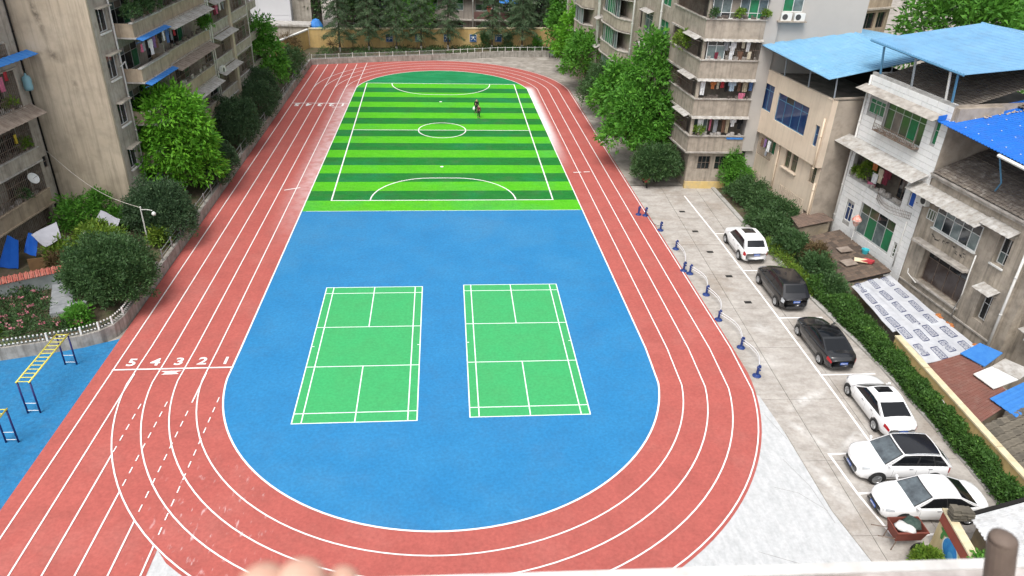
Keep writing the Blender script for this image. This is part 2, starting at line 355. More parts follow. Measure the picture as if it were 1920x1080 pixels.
# ------------------------------------------------------------------ blue court area and football turf
FO, FA = Vector((-1.3, 56.96)), R(1.5)
def fld(u, v): return (FO.x + u * math.cos(FA) - v * math.sin(FA), FO.y + u * math.sin(FA) + v * math.cos(FA))
inner = [(xl(0) + .03, y) for y in (90.6, 36)] + [q for q in arc(*OC, OR - .03, 184, 352, 60)] + [(xr(y) - .03, y) for y in (36, 60, 91.3)] + top_arc(0, -.03)
def clip(poly, v0, v1):
    for s, lim in ((1, v0), (-1, -v1)):
        out = []
        val = lambda q: s * (-(q[0] - FO.x) * math.sin(FA) + (q[1] - FO.y) * math.cos(FA)) - lim
        for a, b in zip(poly, poly[1:] + poly[:1]):
            fa, fb = val(a), val(b)
            if fa >= 0: out.append(a)
            if (fa >= 0) != (fb >= 0): t = fa / (fa - fb); out.append((a[0] + (b[0] - a[0]) * t, a[1] + (b[1] - a[1]) * t))
        poly = out
    return poly
struct(MB().sheet(clip(inner, -60, -2.1), .034), 'blue_court_surface', M_BLUE)
turf = struct(MB().sheet(clip(inner, -2.1, 60), .028), 'football_turf', M_TURF_D)
MB().sheet(clip(inner, -2.1, 0), .034).build('turf_strip', M_TURF_L, turf)
for i in range(18): MB().sheet(clip(inner, i * 2, i * 2 + 2), .034).build('turf_strip', M_TURF_L if i % 2 else M_TURF_D, turf)
MB().sheet(clip(inner, 36, 60), .034).build('turf_strip', M_TURF_T, turf)
HW, Z5 = 8.97, .040
def fline(P, w=.11): MB().ribbon([fld(*q) for q in P], w, Z5).build('pitch_line', M_LINE, turf)
fline([(-HW, 0), (HW, 0)]); fline([(-HW, 36), (HW, 36)]); Z5 = .0404
fline([(-HW, -.05), (-HW, 36.05)]); fline([(HW, -.05), (HW, 36.05)]); fline([(-HW, 18), (HW, 18)]); Z5 = .0408
fline(arc(0, 18, 2.4, 0, 360, 48)); fline(arc(1.05, 0, 4.85, 0, 90, 18) + arc(-1.05, 0, 4.85, 90, 180, 18)); fline([(a, 36 - b) for a, b in arc(1.05, 0, 4.9, 0, 90, 18) + arc(-1.05, 0, 4.9, 90, 180, 18)])
for v in (7.6, 28.2): MB().sheet([fld(*q) for q in arc(-.1, v, .16, 0, 330, 11)], Z5).build('penalty_spot', M_LINE, turf)
MB().ribbon([(-11.9, 54.58), (9.6, 55.15)], .05, .046).build('turf_edge', M_MINT, turf)
for (bx, by, ph, w6) in ((-8.23, 29.24, R(1.25), 0), (.498, 29.57, R(1.07), 1)):
    q = lambda a, b: (bx + a * math.cos(ph) - b * math.sin(ph), by + a * math.sin(ph) + b * math.cos(ph))
    ct = struct(MB().sheet([q(0, 0), q(6.1, 0), q(6.1, 13.4), q(0, 13.4)], .040), 'badminton_court', M_COURT)
    for z, S in ((.045, [((0, 0), (6.1, 0)), ((0, .76), (6.1, .76)), ((0, 4.72), (6.1, 4.72)), ((0, 8.68), (6.1, 8.68)), ((0, 12.64), (6.1, 12.64)), ((0, 13.4), (6.1, 13.4)), ((0, 6.7), (.16, 6.7)), ((5.94, 6.7), (6.1, 6.7))]),
                 (.0455, [((a, -.03), (a, 13.43)) for a in (0, .46, 5.64, 6.1)] + [((3.05, 0), (3.05, 4.72)), ((3.05, 8.68), (3.05, 13.4))])):
        for a, b in S: MB().ribbon([q(*a), q(*b)], .06, z).build('court_line', M_MINT, ct)
struct(MB().sheet([(-60, 4), (-19.2, 4), (-19.2, 36.9), (-20.3, 36.35), (-24.7, 34.95), (-40, 31), (-60, 27)], .018), 'playground_surface', M_PLAYBLUE)

# ------------------------------------------------------------------ parking marks, drains, kerb
def mark(P, w=.12): return MB().ribbon(P, w, .006).build('parking_line', M_LINE, yard)
mark([(18.99, 58.3), (19.41, 50.9), (19.83, 39.65), (20.1, 30), (20.15, 27.2)])
for y, x0, x1 in ((50.9, 19.45, 20.6), (45, 19.65, 22.4), (38.8, 19.9, 22.7), (32.85, 20.1, 23.2)): mark([(x0, y), (x1, y + .05)])
mark([(17.70, 26.55), (17.9, 23.9), (18.3, 21.35)]); mark([(17.75, 26.48), (21, 26.65)]); mark([(17.95, 23.9), (23.2, 24.15)]); mark([(18.36, 21.43), (20.9, 21.5)])
M_IRON = solid('drain_iron', (.05, .048, .045), .7, .4)
for x, y in ((17.95, 55.0), (18.0, 51.3), (18.15, 47.85), (18.4, 44.2), (18.55, 40.72)):
    dr = thing('drain_grate', {17.95: 'farthest dark drain grate in the lane, level with the far barrier posts', 18.0: 'second farthest drain grate, level with the third barrier post', 18.15: 'middle drain grate of the five, level with the white SUV', 18.4: 'drain grate level with the front of the black SUV', 18.55: 'nearest drain grate, level with the tail of the black SUV'}[x], 'drain', (x, y, .001), 'drain grates down the parking lane')
    m = MB().box((x, y, .004), (.46, .30, .008)); m.build('frame', M_DARK, dr)
    m = MB()
    for i in range(7): m.box((x - .18 + .06 * i, y, .012), (.025, .27, .008))
    tag(m.build('grating', M_IRON, dr), kind='stuff')
KERB = [(21.75, 60.2), (22.3, 50), (22.82, 40.95), (23.72, 33.44), (23.95, 27), (23.95, 21.2)]
M_KERB = pm('kerb_concrete', (.42, .41, .39), (.30, .285, .26), 2.2, .9, .3)
kb = struct(MB(), 'kerb', M_KERB)
def resample(P, step):
    out = [P[0]]; acc = 0
    for a, b in zip(P, P[1:]):
        L = math.dist(a, b); n = max(1, round(L / step))
        out += [(a[0] + (b[0] - a[0]) * i / n, a[1] + (b[1] - a[1]) * i / n) for i in range(1, n + 1)]
    return out
K = resample(KERB, 1.4)
for a, b in zip(K, K[1:]):
    L = math.dist(a, b); MB().box(((a[0] + b[0]) / 2 + .18, (a[1] + b[1]) / 2, .05), (L - .02, .34, .14 + random.uniform(0, .012)), math.atan2(b[1] - a[1], b[0] - a[0])).build('kerb_stone', M_KERB, kb)
struct(MB().sheet([(x + .34, y) for x, y in KERB] + [(24.72, 21.2), (24.72, 60.2)], .03), 'hedge_bed', M_SOIL)
# ================================================================== CARS
M_WHITE = pm('white_car_paint', (.78, .78, .78), rough=.28, coat=.6)
M_BLACKP = pm('black_car_paint', (.010, .010, .012), rough=.2, spec=.5, coat=.55)
M_GREYP = pm('dark_grey_car_paint', (.016, .017, .019), rough=.2, spec=.5, coat=.555)
M_CGLASS = solid('dark_car_glass', (.008, .009, .011), .08, spec=.42)
M_WGLASS = pm('car_windscreen', (.11, .135, .15), (.05, .06, .068), 2.2, .08, spec=.8)
M_TYRE = pm('tyre_rubber', (.02, .02, .02), rough=.85)
M_RIM = solid('alloy_rim', (.42, .43, .44), .35, .85)
M_RIMD = solid('dark_alloy_rim', (.10, .10, .105), .4, .7)
M_RED = solid('tail_light_red', (.35, .012, .018), .15, spec=.6)
M_CLEAR = solid('headlight_clear', (.42, .44, .46), .12, spec=.8)
M_PLATE = solid('blue_number_plate', (.02, .10, .45), .4)
M_WFR = solid('plate_white', (.6, .62, .65), .5)
M_TRIM = solid('black_trim', (.018, .018, .019), .5)
M_CHROME = solid('chrome_trim', (.55, .56, .57), .18, .95)
def lerp(a, b, t): return a + (b - a) * t
def make_car(name, label, kind, paint, L, W, H, rim=M_RIM, roof=None, sun=False, screen=M_WGLASS, rails=False, lowtrim=False, tail=M_RED):
    root = thing(name, label, 'car', (0, 0, 0), 'cars parked beside the hedge')
    h = W / 2; l = L / 2
    if kind == 'suv':
        zb = 1.06; ST = [(l, .60, .34, .66), (l - .05, .78, .27, .82), (l - .18, .90, .23, .92), (l - .45, .97, .22, 1.0), (l - .85, 1, .22, 1.05), (l - 1.25, 1, .22, 1.07), (0, 1, .22, 1.07), (-l + 1.3, 1, .22, 1.08), (-l + .6, .985, .24, 1.08), (-l + .25, .95, .26, 1.04), (-l + .08, .89, .30, .98), (-l, .78, .36, .86)]
        xb0, xr0, xr1, xb1 = l - 1.10, l - 1.95, -l + .78, -l + .16; crown = .06; wr = .765
    else:
        zb = .93; ST = [(l, .52, .34, .58), (l - .06, .70, .26, .68), (l - .20, .83, .22, .76), (l - .5, .93, .20, .84), (l - .9, .98, .20, .90), (l - 1.3, 1, .20, .94), (0, 1, .20, .95), (-l + 1.5, 1, .20, .98), (-l + .9, .985, .22, .995), (-l + .4, .94, .24, .985), (-l + .12, .86, .27, .92), (-l, .72, .34, .74)]
        xb0, xr0, xr1, xb1 = l - 1.18, l - 2.08, -l + 1.62, -l + .48; crown = .07; wr = .745
    ST = ST[::-1]
    xs = [s[0] for s in ST]
    def sec(x):
        x = min(max(x, xs[0]), xs[-1]); i = max(0, min(len(xs) - 2, next((k for k in range(len(xs) - 1) if x <= xs[k + 1]), len(xs) - 2)))
        t = (x - xs[i]) / (xs[i + 1] - xs[i]); wv, zl, zt = (lerp(ST[i][k], ST[i + 1][k], t) for k in (1, 2, 3)); wv *= h
        zm = lerp(zl, zt, .52)
        return [(0, zl), (wv * .84, zl), (wv * .965, zl + .10), (wv, zm), (wv * .985, zt - .10), (wv * .94, zt - .015), (wv * .80, zt + crown * .45), (wv * .42, zt + crown * .85), (0, zt + crown)]
    def warp(p): x, y, z = p; return (x - math.copysign((.30 if x > 0 else .20) * (abs(y) / h) ** 2.2 * min(1, abs(x) / l) ** 7, x), y, z)
    def bp(x, q, off=0.):
        S = sec(x); i = min(int(q), 7); t = q - i
        y, z = lerp(S[i][0], S[i + 1][0], t), lerp(S[i][1], S[i + 1][1], t)
        ny, nz = S[i + 1][1] - S[i][1], -(S[i + 1][0] - S[i][0]); n = math.hypot(ny, nz) or 1
        return warp((x, y + ny / n * off, z + nz / n * off))
    def grid(m, fn, nu, nv, mirror=False):
        pts = [fn(i / nu, j / nv) for i in range(nu + 1) for j in range(nv + 1)]
        fs = [(i * (nv + 1) + j, (i + 1) * (nv + 1) + j, (i + 1) * (nv + 1) + j + 1, i * (nv + 1) + j + 1) for i in range(nu) for j in range(nv)]
        if mirror: pts = [(x, -y, z) for x, y, z in pts]; fs = [f[::-1] for f in fs]
        m.add(pts, fs)
    # body shell
    XX = sorted(set(xs + [lerp(xs[i], xs[i + 1], q / 4) for i in range(len(xs) - 1) for q in (1, 2, 3)])); m = MB(); n = 9
    rows = []
    for x in XX:
        S = sec(x); rows.append([(x, y, z) for y, z in S] + [(x, -y, z) for y, z in S[-2:0:-1]])
    k = len(rows[0]); m.v = [warp(q) for r_ in rows for q in r_]
    for i in range(len(XX) - 1):
        for j in range(k): jj = (j + 1) % k; m.f.append((i * k + j, (i + 1) * k + j, (i + 1) * k + jj, i * k + jj)[::-1])
    m.f.append(tuple(range(k))); m.f.append(tuple((len(XX) - 1) * k + j for j in range(k))[::-1])
    body = m.build('body', paint, root, smooth=True)
    # cabin
    wb, wt, c = .925 * h, wr * h, .05
    def side(u, v, off=0.): return (lerp(lerp(xb0, xb1, u), lerp(xr0, xr1, u), v), lerp(wb, wt, v) + .03 * math.sin(math.pi * v) + off, lerp(zb - .04, H - c * (2 * u - 1) ** 2 - .03, v))
    def front(a, v, off=0.): return (lerp(xb0, xr0, v) + .10 * (1 - a * a) * (1 - .4 * v) + off, a * lerp(wb, wt, v), lerp(zb - .04, H - c - .03, v) + (.03 * (1 - a * a)) * v + off)
    def rear(a, v, off=0.): return (lerp(xb1, xr1, v) - .08 * (1 - a * a) * (1 - .4 * v) - off, a * lerp(wb, wt, v), lerp(zb - .04, H - c - .03, v) + (.03 * (1 - a * a)) * v + off)
    def top(a, u, off=0.): return (lerp(xr0 + .06 * (1 - a * a), xr1 - .05 * (1 - a * a), u), a * wt, H - c * (2 * u - 1) ** 2 - .03 + .03 * (1 - a * a) + off)
    m = MB()
    grid(m, lambda u, v: side(u, v), 10, 5, False); grid(m, lambda u, v: side(u, v), 10, 5, True)
    grid(m, lambda a, v: front(2 * a - 1, v), 8, 5); grid(m, lambda a, v: rear(1 - 2 * a, v), 8, 5); grid(m, lambda a, u: top(2 * a - 1, u), 8, 8)
    m.build('cabin', paint, root, smooth=True)
    def patch(nm, mat, fn, nu=6, nv=4, mir=False):
        q = MB(); grid(q, fn, nu, nv, mir); return q.build(nm, mat, root, smooth=True)
    patch('windscreen', M_TRIM, lambda a, v: front(1.88 * a - .94, lerp(.03, .98, v), .006))
    patch('windscreen_glass', screen, lambda a, v: front(1.76 * a - .88, lerp(.08, .93, v), .010))
    patch('rear_window', M_CGLASS, lambda a, v: rear((.80 - 1.60 * a) if kind == 'suv' else (.88 - 1.76 * a), lerp(.36 if kind == 'suv' else .14, .90, v), .008))
    for mir in (False, True):
        patch('side_trim', M_TRIM, lambda u, v: side(lerp(.05, .95, u), lerp(.10, .90, v), .004), 8, 3, mir)
        for u0, u1 in (((.075, .44), (.47, .74), (.77, .925)) if kind == 'suv' else ((.085, .47), (.50, .90))):
            patch('side_window', M_CGLASS, lambda u, v: side(lerp(u0, u1, u), lerp(.14, .87, v), .009), 4, 3, mir)
    if roof: patch('roof_panel', roof, lambda a, u: top(1.9 * a - .95, lerp(.02, .97, u), .006), 6, 6)
    if sun: patch('sunroof', M_CGLASS, lambda a, u: top(1.16 * a - .58, lerp(.08, .52, u), .007), 4, 4)
    if rails:
        for s in (-1, 1): MB().tube([(top(s, u)[0], s * (wt + .01), top(s, u)[2] + .045 * math.sin(math.pi * min(1, u * 8)) ** .3 + .01) for u in (.06, .12, .3, .5, .7, .9, .96)], .018, 6).build('roof_rail', M_CHROME if paint is M_WHITE else M_TRIM, root)
    # lamps, grille, plates
    for mir in (False, True):
        patch('tail_light', tail, lambda u, v: bp(lerp(-l + .01, -l + (.22 if kind == 'suv' else .34), u), lerp(3.15 if kind == 'suv' else 3.5, 4.7, v), .012), 6, 4, mir)
        patch('headlight', M_CLEAR, lambda u, v: bp(lerp(l - .42, l - .03, u), lerp(4.0, 5.3, v), .012), 6, 4, mir)
        for xx in (l - 1.55, l - 2.62, -l + 1.22 if kind == 'suv' else -l + 1.35):
            q = MB(); grid(q, lambda u, v: bp(xx + .010 * u, lerp(1.7, 4.9, v), .002), 1, 5, mir); q.build('door_seam', M_TRIM, root)
        for xx in (l - 2.35, l - 3.25):
            y = bp(xx, 4.1)[1]; MB().box((xx, (y + .012) * (-1 if mir else 1), bp(xx, 4.1)[2] - .03), (.17, .035, .03)).build('door_handle', M_CHROME if paint is M_WHITE else paint, root)
        s = -1 if mir else 1
        mm = MB().lathe((0, 0, 0), [(.0, -.07), (.07, -.05), (.085, 0), (.07, .06), (0, .075)], 8); mm.v = [(xb0 - .18 + x * .75, s * (wb + .13) + y * 1.1, zb + .12 + z) for x, y, z in mm.v]
        mm.box((xb0 - .16, s * (wb + .04), zb + .07), (.06, .12, .04)); mm.build('door_mirror', paint, root, smooth=True)
        if lowtrim: patch('sill_trim', M_TRIM, lambda u, v: bp(lerp(-l + .05, l - .05, u), lerp(1.2, 2.35, v), .006), 14, 2, mir)
    zg = .60 if kind == 'suv' else .50
    MB().box((l + .004, 0, zg + .04), (.02, W * .44, .13)).build('grille', M_TRIM, root); MB().box((l - .005, 0, .34), (.03, W * .56, .11)).build('lower_grille', M_TRIM, root)
    MB().box((l + .02, 0, zg - .09), (.015, .44, .13)).build('number_plate', M_PLATE, root)
    pz = .80 if kind == 'suv' else .66
    rp = MB().box((-l - .012, 0, pz), (.015, .44, .14)).build('number_plate', M_PLATE, root)
    for xx, zz in ((l + .031, zg - .09), (-l - .023, pz)):
        m = MB()
        for i in range(6): m.box((xx, -.165 + .066 * i, zz), (.006, .034, .075)); 
        m.build('plate_characters', M_WFR, root)
    MB().box((-l - .0, 0, pz + .13), (.02, .62, .035)).build('boot_trim', M_CHROME if kind == 'suv' else paint, root)
    MB().box((-l + .015, 0, .40), (.05, W * .62, .13)).build('rear_bumper_insert', M_TRIM if lowtrim or paint is M_WHITE else M_GREYP, root)
    # wheels
    r = .345 if kind == 'suv' else .325
    for xx in (l - .92, -l + (.92 if kind == 'suv' else 1.0)):
        for s in (-1, 1):
            yy = s * (sec(xx)[3][0] + .004)
            a = MB(); pts = [(xx + (r + .075) * math.cos(t), yy, r + (r + .075) * math.sin(t)) for t in [R(-18 + 216 * i / 16) for i in range(17)]]
            a.add(pts, [tuple(range(17)) if s < 0 else tuple(range(17))[::-1]]); a.build('wheel_arch', M_TRIM, root)
            t = MB().lathe((0, 0, 0), [(r * .62, -.10), (r * .95, -.10), (r, -.06), (r, .06), (r * .95, .10), (r * .62, .10)], 20)
            t.v = [(xx + x, yy - s * .085 + z, r + y) for x, y, z in t.v]; ty = t.build('wheel', M_TYRE, root, smooth=True)
            q = MB(); q.lathe((0, 0, 0), [(r * .62, 0), (r * .66, .012), (r * .58, .022), (r * .55, .004), (.0, .004)], 20)
            for i in range(5):
                a = 2 * math.pi * i / 5; q.box((math.cos(a) * r * .33, math.sin(a) * r * .33, .012), (r * .62, r * .20, .022), a)
            q.lathe((0, 0, .0), [(.06, 0), (.055, .028), (0, .03)], 10)
            q.v = [(xx + x, yy + s * (z + .012), r + y) for x, y, z in q.v]
            if s > 0: q.f = [f[::-1] for f in q.f]
            rm = q.build('rim', rim, ty)
    return root
def place(o, x, y, deg): o.location = (x, y, 0.0); o.rotation_euler = (0, 0, R(deg)); return o
place(make_car('white_suv', 'white SUV with a sunroof parked farthest along the lane, tail towards the viewer', 'suv', M_WHITE, 4.52, 1.88, 1.74, sun=True, screen=M_CGLASS, lowtrim=True), 20.68, 48.05, 92)
place(make_car('black_suv', 'black SUV with chrome roof rails parked between the white SUV and a black saloon', 'suv', M_BLACKP, 4.72, 1.92, 1.76, screen=M_CGLASS, rails=True, tail=M_CLEAR), 21.02, 41.75, 91.5)
place(make_car('black_sedan', 'dark grey-black saloon car with a dark glass roof parked by the hedge', 'sedan', M_GREYP, 4.86, 1.86, 1.46, roof=M_CGLASS, screen=M_CGLASS), 21.18, 35.4, 91.5)
place(make_car('white_sedan', 'white saloon with a dark sunroof parked just this side of the black saloon', 'sedan', M_WHITE, 4.76, 1.84, 1.48, sun=True, screen=M_CGLASS), 21.58, 29.6, 91)
place(make_car('white_suv', 'white SUV with an all-black roof parked crosswise, nose towards the running track', 'suv', M_WHITE, 4.44, 1.88, 1.70, rim=M_RIM, roof=M_BLACKP, rails=True, lowtrim=True), 20.30, 25.32, 178)
place(make_car('white_sedan', 'white saloon with a plain white roof parked crosswise nearest the viewer, beside the red handcart', 'sedan', M_WHITE, 4.82, 1.84, 1.47), 20.45, 22.88, 179)

# ================================================================== BARRIER POSTS
M_BPOST = solid('navy_post_paint', (.010, .035, .16), .45)
M_STEEL = solid('steel_tube', (.74, .75, .76), .4, .2)
PP = [(14.22, 54.31), (14.73, 54.11), (15.32, 51.46), (15.72, 48.3), (15.42, 44.95), (15.75, 44.55), (16.07, 41.68), (15.95, 38.61), (16.37, 35.57), (16.35, 32.81)]
PL_ = ['leftmost navy barrier post standing on the edge of the red track', 'navy barrier post beside the leftmost one, on the outer white lane line', 'third navy barrier post from the far end, alone beside the track', 'lone navy barrier post at the far end of a short curved steel rail',
       'left navy post of the close pair level with the black SUV', 'right navy post of the close pair, where the long steel rails begin', 'navy post between two long curved steel rails, level with the black SUV tail', 'navy barrier post where the rails bend, level with the gap before the black saloon',
       'second nearest navy barrier post, level with the black saloon', 'nearest navy barrier post, at the end of the last steel rail']
bp0 = thing('barrier_post', PL_[0], 'barrier post', (0, 0, 0), 'navy barrier posts along the track edge')
m = MB().lathe((0, 0, 0), [(.24, 0), (.25, .03), (.22, .06), (.12, .09), (.08, .12), (0, .12)], 12); m.build('base', M_BPOST, bp0, smooth=False)
MB().lathe((0, 0, .11), [(.075, 0), (.07, .42), (.09, .44), (.09, .50), (.06, .53), (0, .54)], 10).build('post', M_BPOST, bp0)
MB().box((.05, 0, .68), (.14, .13, .07), ry=.3).box((.10, .0, .61), (.07, .10, .10)).build('head', M_BPOST, bp0)
MB().box((.11, 0, .42), (.08, .10, .05)).build('clamp', M_BPOST, bp0)
for i, (x, y) in enumerate(PP):
    o = bp0 if i == 0 else copy_tree(bp0)
    o['label'] = PL_[i]; o.location = (x, y, .002 if x > 15 else .026); o.rotation_euler = (0, 0, random.uniform(-.5, .5))
RL = {(3, 4): 'short curved steel rail from a lone post to the close pair', (5, 6): 'long bowed steel rail starting at the close pair of posts', (6, 7): 'curved steel rail level with the black SUV tail', (7, 8): 'bowed steel rail level with the front of the black saloon', (8, 9): 'nearest bowed steel rail, level with the black saloon'}
for (a, b), lb in RL.items():
    (x0, y0), (x1, y1) = PP[a], PP[b]; bow = .42 if (a, b) != (3, 4) else .3
    t = thing('barrier_rail', lb, 'barrier rail', ((x0 + x1) / 2, (y0 + y1) / 2, 0), 'steel rails between the navy posts')
    nx, ny = (y0 - y1) / math.dist(PP[a], PP[b]), (x1 - x0) / math.dist(PP[a], PP[b])
    nx, ny = (nx, ny) if nx > 0 else (-nx, -ny)
    for z in (.60, .44): MB().tube([(lerp(x0, x1, u) + nx * bow * math.sin(math.pi * u), lerp(y0, y1, u) + ny * bow * math.sin(math.pi * u), z) for u in [i / 12 for i in range(13)]], .024, 6).build('tube', M_STEEL, t, smooth=True)
ch = MB().tube([(lerp(PP[1][0], PP[2][0], u), lerp(PP[1][1], PP[2][1], u), .55 - .5 * math.sin(math.pi * u) ** .5) for u in [i / 14 for i in range(15)]], .014, 5)
one(ch, 'chain', M_DARK, 'dark slack chain hanging between two navy posts near the far end', 'chain', (*PP[1], 0))

# ================================================================== MONKEY BARS
M_NAVY = solid('navy_frame_paint', (.014, .018, .12), .45)
M_YEL = solid('yellow_bar_paint', (.62, .56, .10), .45)
def ladder(label, x0, x1, y0, y1, zz):
    t = thing('monkey_bars', label, 'climbing frame', ((x0 + x1) / 2, (y0 + y1) / 2, 0), 'monkey bars on the blue playground')
    for y in (y0, y1):
        for x in (x0, x1): MB().tube([(x, y, .02), (x, y, zz - .05)], .045, 8).build('post', M_NAVY, t, smooth=True)
        for z in (.18, .62): MB().tube([(x0, y, z), (x1, y, z)], .016, 6).build('foot_rung', M_STEEL, t)
    for x in (x0, x1): MB().tube([(x, y0 - .08, zz), (x, y1 + .08, zz)], .04, 8).build('side_rail', M_YEL, t, smooth=True)
    n = 12
    for i in range(n + 1): y = lerp(y0, y1, i / n); MB().tube([(x0, y, zz + .002), (x1, y, zz + .002)], .022, 6).build('rung', M_YEL, t)
    return t
ladder('yellow ladder-topped monkey bars on four navy posts beside the flower garden fence', -21.12, -20.53, 30.37, 34.43, 1.92)
ladder('monkey bars cut off by the left edge, only a navy end frame in view', -21.08, -20.53, 24.6, 28.24, 1.95)

# ================================================================== PEOPLE
def skin(V, E, rad, name, mat, parent, smooth=2, base=None, root=0):
    me = bpy.data.meshes.new(name); b = BASE[parent] if parent else Vector(base)
    me.from_pydata([tuple(Vector(v) - b) for v in V], E, []); me.materials.append(mat)
    o = bpy.data.objects.new(name, me); COL.objects.link(o)
    sk = o.modifiers.new('skin', 'SKIN'); sk.use_smooth_shade = True
    for i, q in enumerate(me.skin_vertices[0].data): q.radius = (rad[i], rad[i]); q.use_root = (i == root)
    sb = o.modifiers.new('sub', 'SUBSURF'); sb.levels = sb.render_levels = smooth
    dg = bpy.context.evaluated_depsgraph_get(); ev = bpy.data.meshes.new_from_object(o.evaluated_get(dg)); o.modifiers.clear(); o.data = ev
    if parent: o.parent = parent; o.location = (0, 0, 0)
    else: o.location = b
    BASE[o] = b; return o
M_SKIN = pm('skin', (.58, .36, .27), (.52, .30, .22), 30, .5, spec=.4)
M_HAIR = solid('black_hair', (.012, .010, .010), .5)
M_BCLOTH = pm('black_jacket_cloth', (.016, .016, .018), rough=.9)
M_MAROON = pm('maroon_jacket_cloth', (.11, .028, .035), rough=.9)
M_TROUS = pm('dark_trouser_cloth', (.022, .022, .030), rough=.9)
def person(label, x, y, H, ang, top, bag=False):
    """standing, weight on one leg, head bowed a little"""
    p = thing('person', label, 'person', (x, y, .04), 'two people standing on the football turf')
    k = H / 1.7; ca, sa = math.cos(ang), math.sin(ang)
    P = lambda a, b, c: (x + (a * ca - b * sa) * k, y + (a * sa + b * ca) * k, .04 + c * k)
    V = [P(0, 0, .94), P(0, .02, 1.18), P(0, .02, 1.40), P(0, .0, 1.50), P(0, -.03, 1.58), P(0, -.04, 1.66),
         P(.17, 0, 1.40), P(.24, -.02, 1.12), P(.20, -.16, .92), P(-.17, 0, 1.40), P(-.25, .02, 1.12), P(-.24, -.08, .88),
         P(.09, 0, .90), P(.11, -.03, .50), P(.11, .02, .09), P(.11, -.13, .04), P(-.09, 0, .90), P(-.12, .02, .50), P(-.13, .06, .09), P(-.14, -.09, .04)]
    E_ = [(0, 1), (1, 2), (2, 3), (3, 4), (4, 5), (2, 6), (6, 7), (7, 8), (2, 9), (9, 10), (10, 11), (0, 12), (12, 13), (13, 14), (14, 15), (0, 16), (16, 17), (17, 18), (18, 19)]
    rd = [q * k for q in (.14, .13, .12, .055, .09, .085, .07, .05, .035, .07, .05, .035, .10, .065, .045, .035, .10, .065, .045, .035)]
    body = skin(V, E_, rd, 'body', M_SKIN, p, 1)
    J = [P(0, 0, .90)] + V[1:3] + V[6:8] + [tuple(lerp(V[7][i], V[8][i], .8) for i in range(3))] + V[9:11] + [tuple(lerp(V[10][i], V[11][i], .8) for i in range(3))]
    skin(J, [(0, 1), (1, 2), (2, 3), (3, 4), (4, 5), (2, 6), (6, 7), (7, 8)], [q * k for q in (.165, .155, .14, .09, .07, .055, .09, .07, .055)], 'jacket', top, p, 1)
    skin([V[0], V[12], V[13], V[14], V[16], V[17], V[18]], [(0, 1), (1, 2), (2, 3), (0, 4), (4, 5), (5, 6)], [q * k for q in (.16, .12, .085, .06, .12, .085, .06)], 'trousers', M_TROUS, p, 1)
    skin([P(0, .03, 1.60), P(0, .0, 1.69)], [(0, 1)], [.098 * k, .085 * k], 'hair', M_HAIR, p, 1)
    for s in (-1, 1): MB().box(P(.115 * s, -.04, .03), (.09 * k, .26 * k, .07 * k), ang).build('shoe', M_TRIM, p)
    if bag:
        h = V[11]; b = MB().lathe((h[0] - .10, h[1] - .02, h[2] - .46), [(.07, 0), (.13, .05), (.14, .22), (.09, .33), (.02, .40), (0, .41)], 10)
        one(b, 'carrier_bag', solid('white_plastic_bag', (.72, .76, .78), .4), 'white plastic bag held by the person in black on the pitch', 'bag', (h[0] - .1, h[1], h[2] - .46), smooth=True)
person('person in black with a white bag, standing farther back on the pitch', 1.85, 81.1, 1.52, .3, M_BCLOTH, True)
person('shorter person in a maroon jacket standing in front of the one in black', 2.05, 79.3, 1.38, -.4, M_MAROON)

# the photographer's hand at the bottom edge
def view(px, py, d):
    k = 36 / 1920 / cam.lens
    v = Vector(_F) + Vector(_r) * ((px - 960) * k) - Vector(_u) * ((py - 540) * k)
    return tuple(Vector((0, 0, CAMH)) + v * d)
hd = thing('hand', 'blurred pale fingers of a hand reaching up at the bottom edge', 'hand', view(560, 1330, .36))
HV = [view(560, 1370, .37), view(545, 1255, .36), view(515, 1140, .350), view(480, 1115, .345), view(505, 1073, .338), view(553, 1180, .356), view(562, 1105, .348), view(572, 1060, .342),
      view(603, 1195, .365), view(632, 1120, .362), view(655, 1060, .36), view(640, 1230, .37), view(676, 1170, .37), view(694, 1125, .37), view(440, 1300, .35), view(405, 1230, .335), view(402, 1170, .325), view(570, 1620, .40)]
skin(HV, [(0, 1), (1, 2), (2, 3), (3, 4), (1, 5), (5, 6), (6, 7), (1, 8), (8, 9), (9, 10), (1, 11), (11, 12), (12, 13), (0, 14), (14, 15), (15, 16), (0, 17)],
     [.030, .028, .0190, .0145, .0115, .0150, .0140, .0115, .0115, .0100, .0082, .010, .0085, .0075, .014, .011, .009, .026], 'hand_and_wrist', M_SKIN, hd, 2)
# ================================================================== GARDEN WALLS AND FENCES
M_CONC = pm('planter_wall_concrete', (.40, .38, .345), (.28, .26, .23), 1.3, .9, .4, streak=((.10, .09, .075), .55), mott=.35)
M_WPAINT = pm('white_fence_paint', (.72, .72, .70), (.58, .58, .55), 4, .6)
M_RAILG = solid('grey_rail', (.30, .31, .31), .5, .3)
def wall_line(P, w, z0, z1, name, mat, parent=None):
    """a wall of one thickness along a polyline, P is its outer face"""
    V = [Vector((x, y, 0)) for x, y in P]; n = len(V); back = []
    for i in range(n):
        d = (V[min(i + 1, n - 1)] - V[max(i - 1, 0)]).normalized(); back.append((V[i].x - d.y * w, V[i].y + d.x * w))
    return MB().prism(list(P) + back[::-1], z0, z1)
WL = [(-44, 30.2), (-34, 32.4), (-24.7, 34.83), (-22.4, 35.5), (-20.8, 36.05), (-20.0, 36.55), (-19.5, 37.2), (-19.28, 38.2), (-19.25, 40.5), (-19.25, 60), (-19.25, 80), (-19.25, 101.3)]
WB = [(-19.25, 101.3), (-12.39, 103.11), (-7.17, 104.27), (-1.85, 105.72), (2.12, 106.89), (5.35, 107.89), (11.68, 108.71), (14.3, 108.95)]
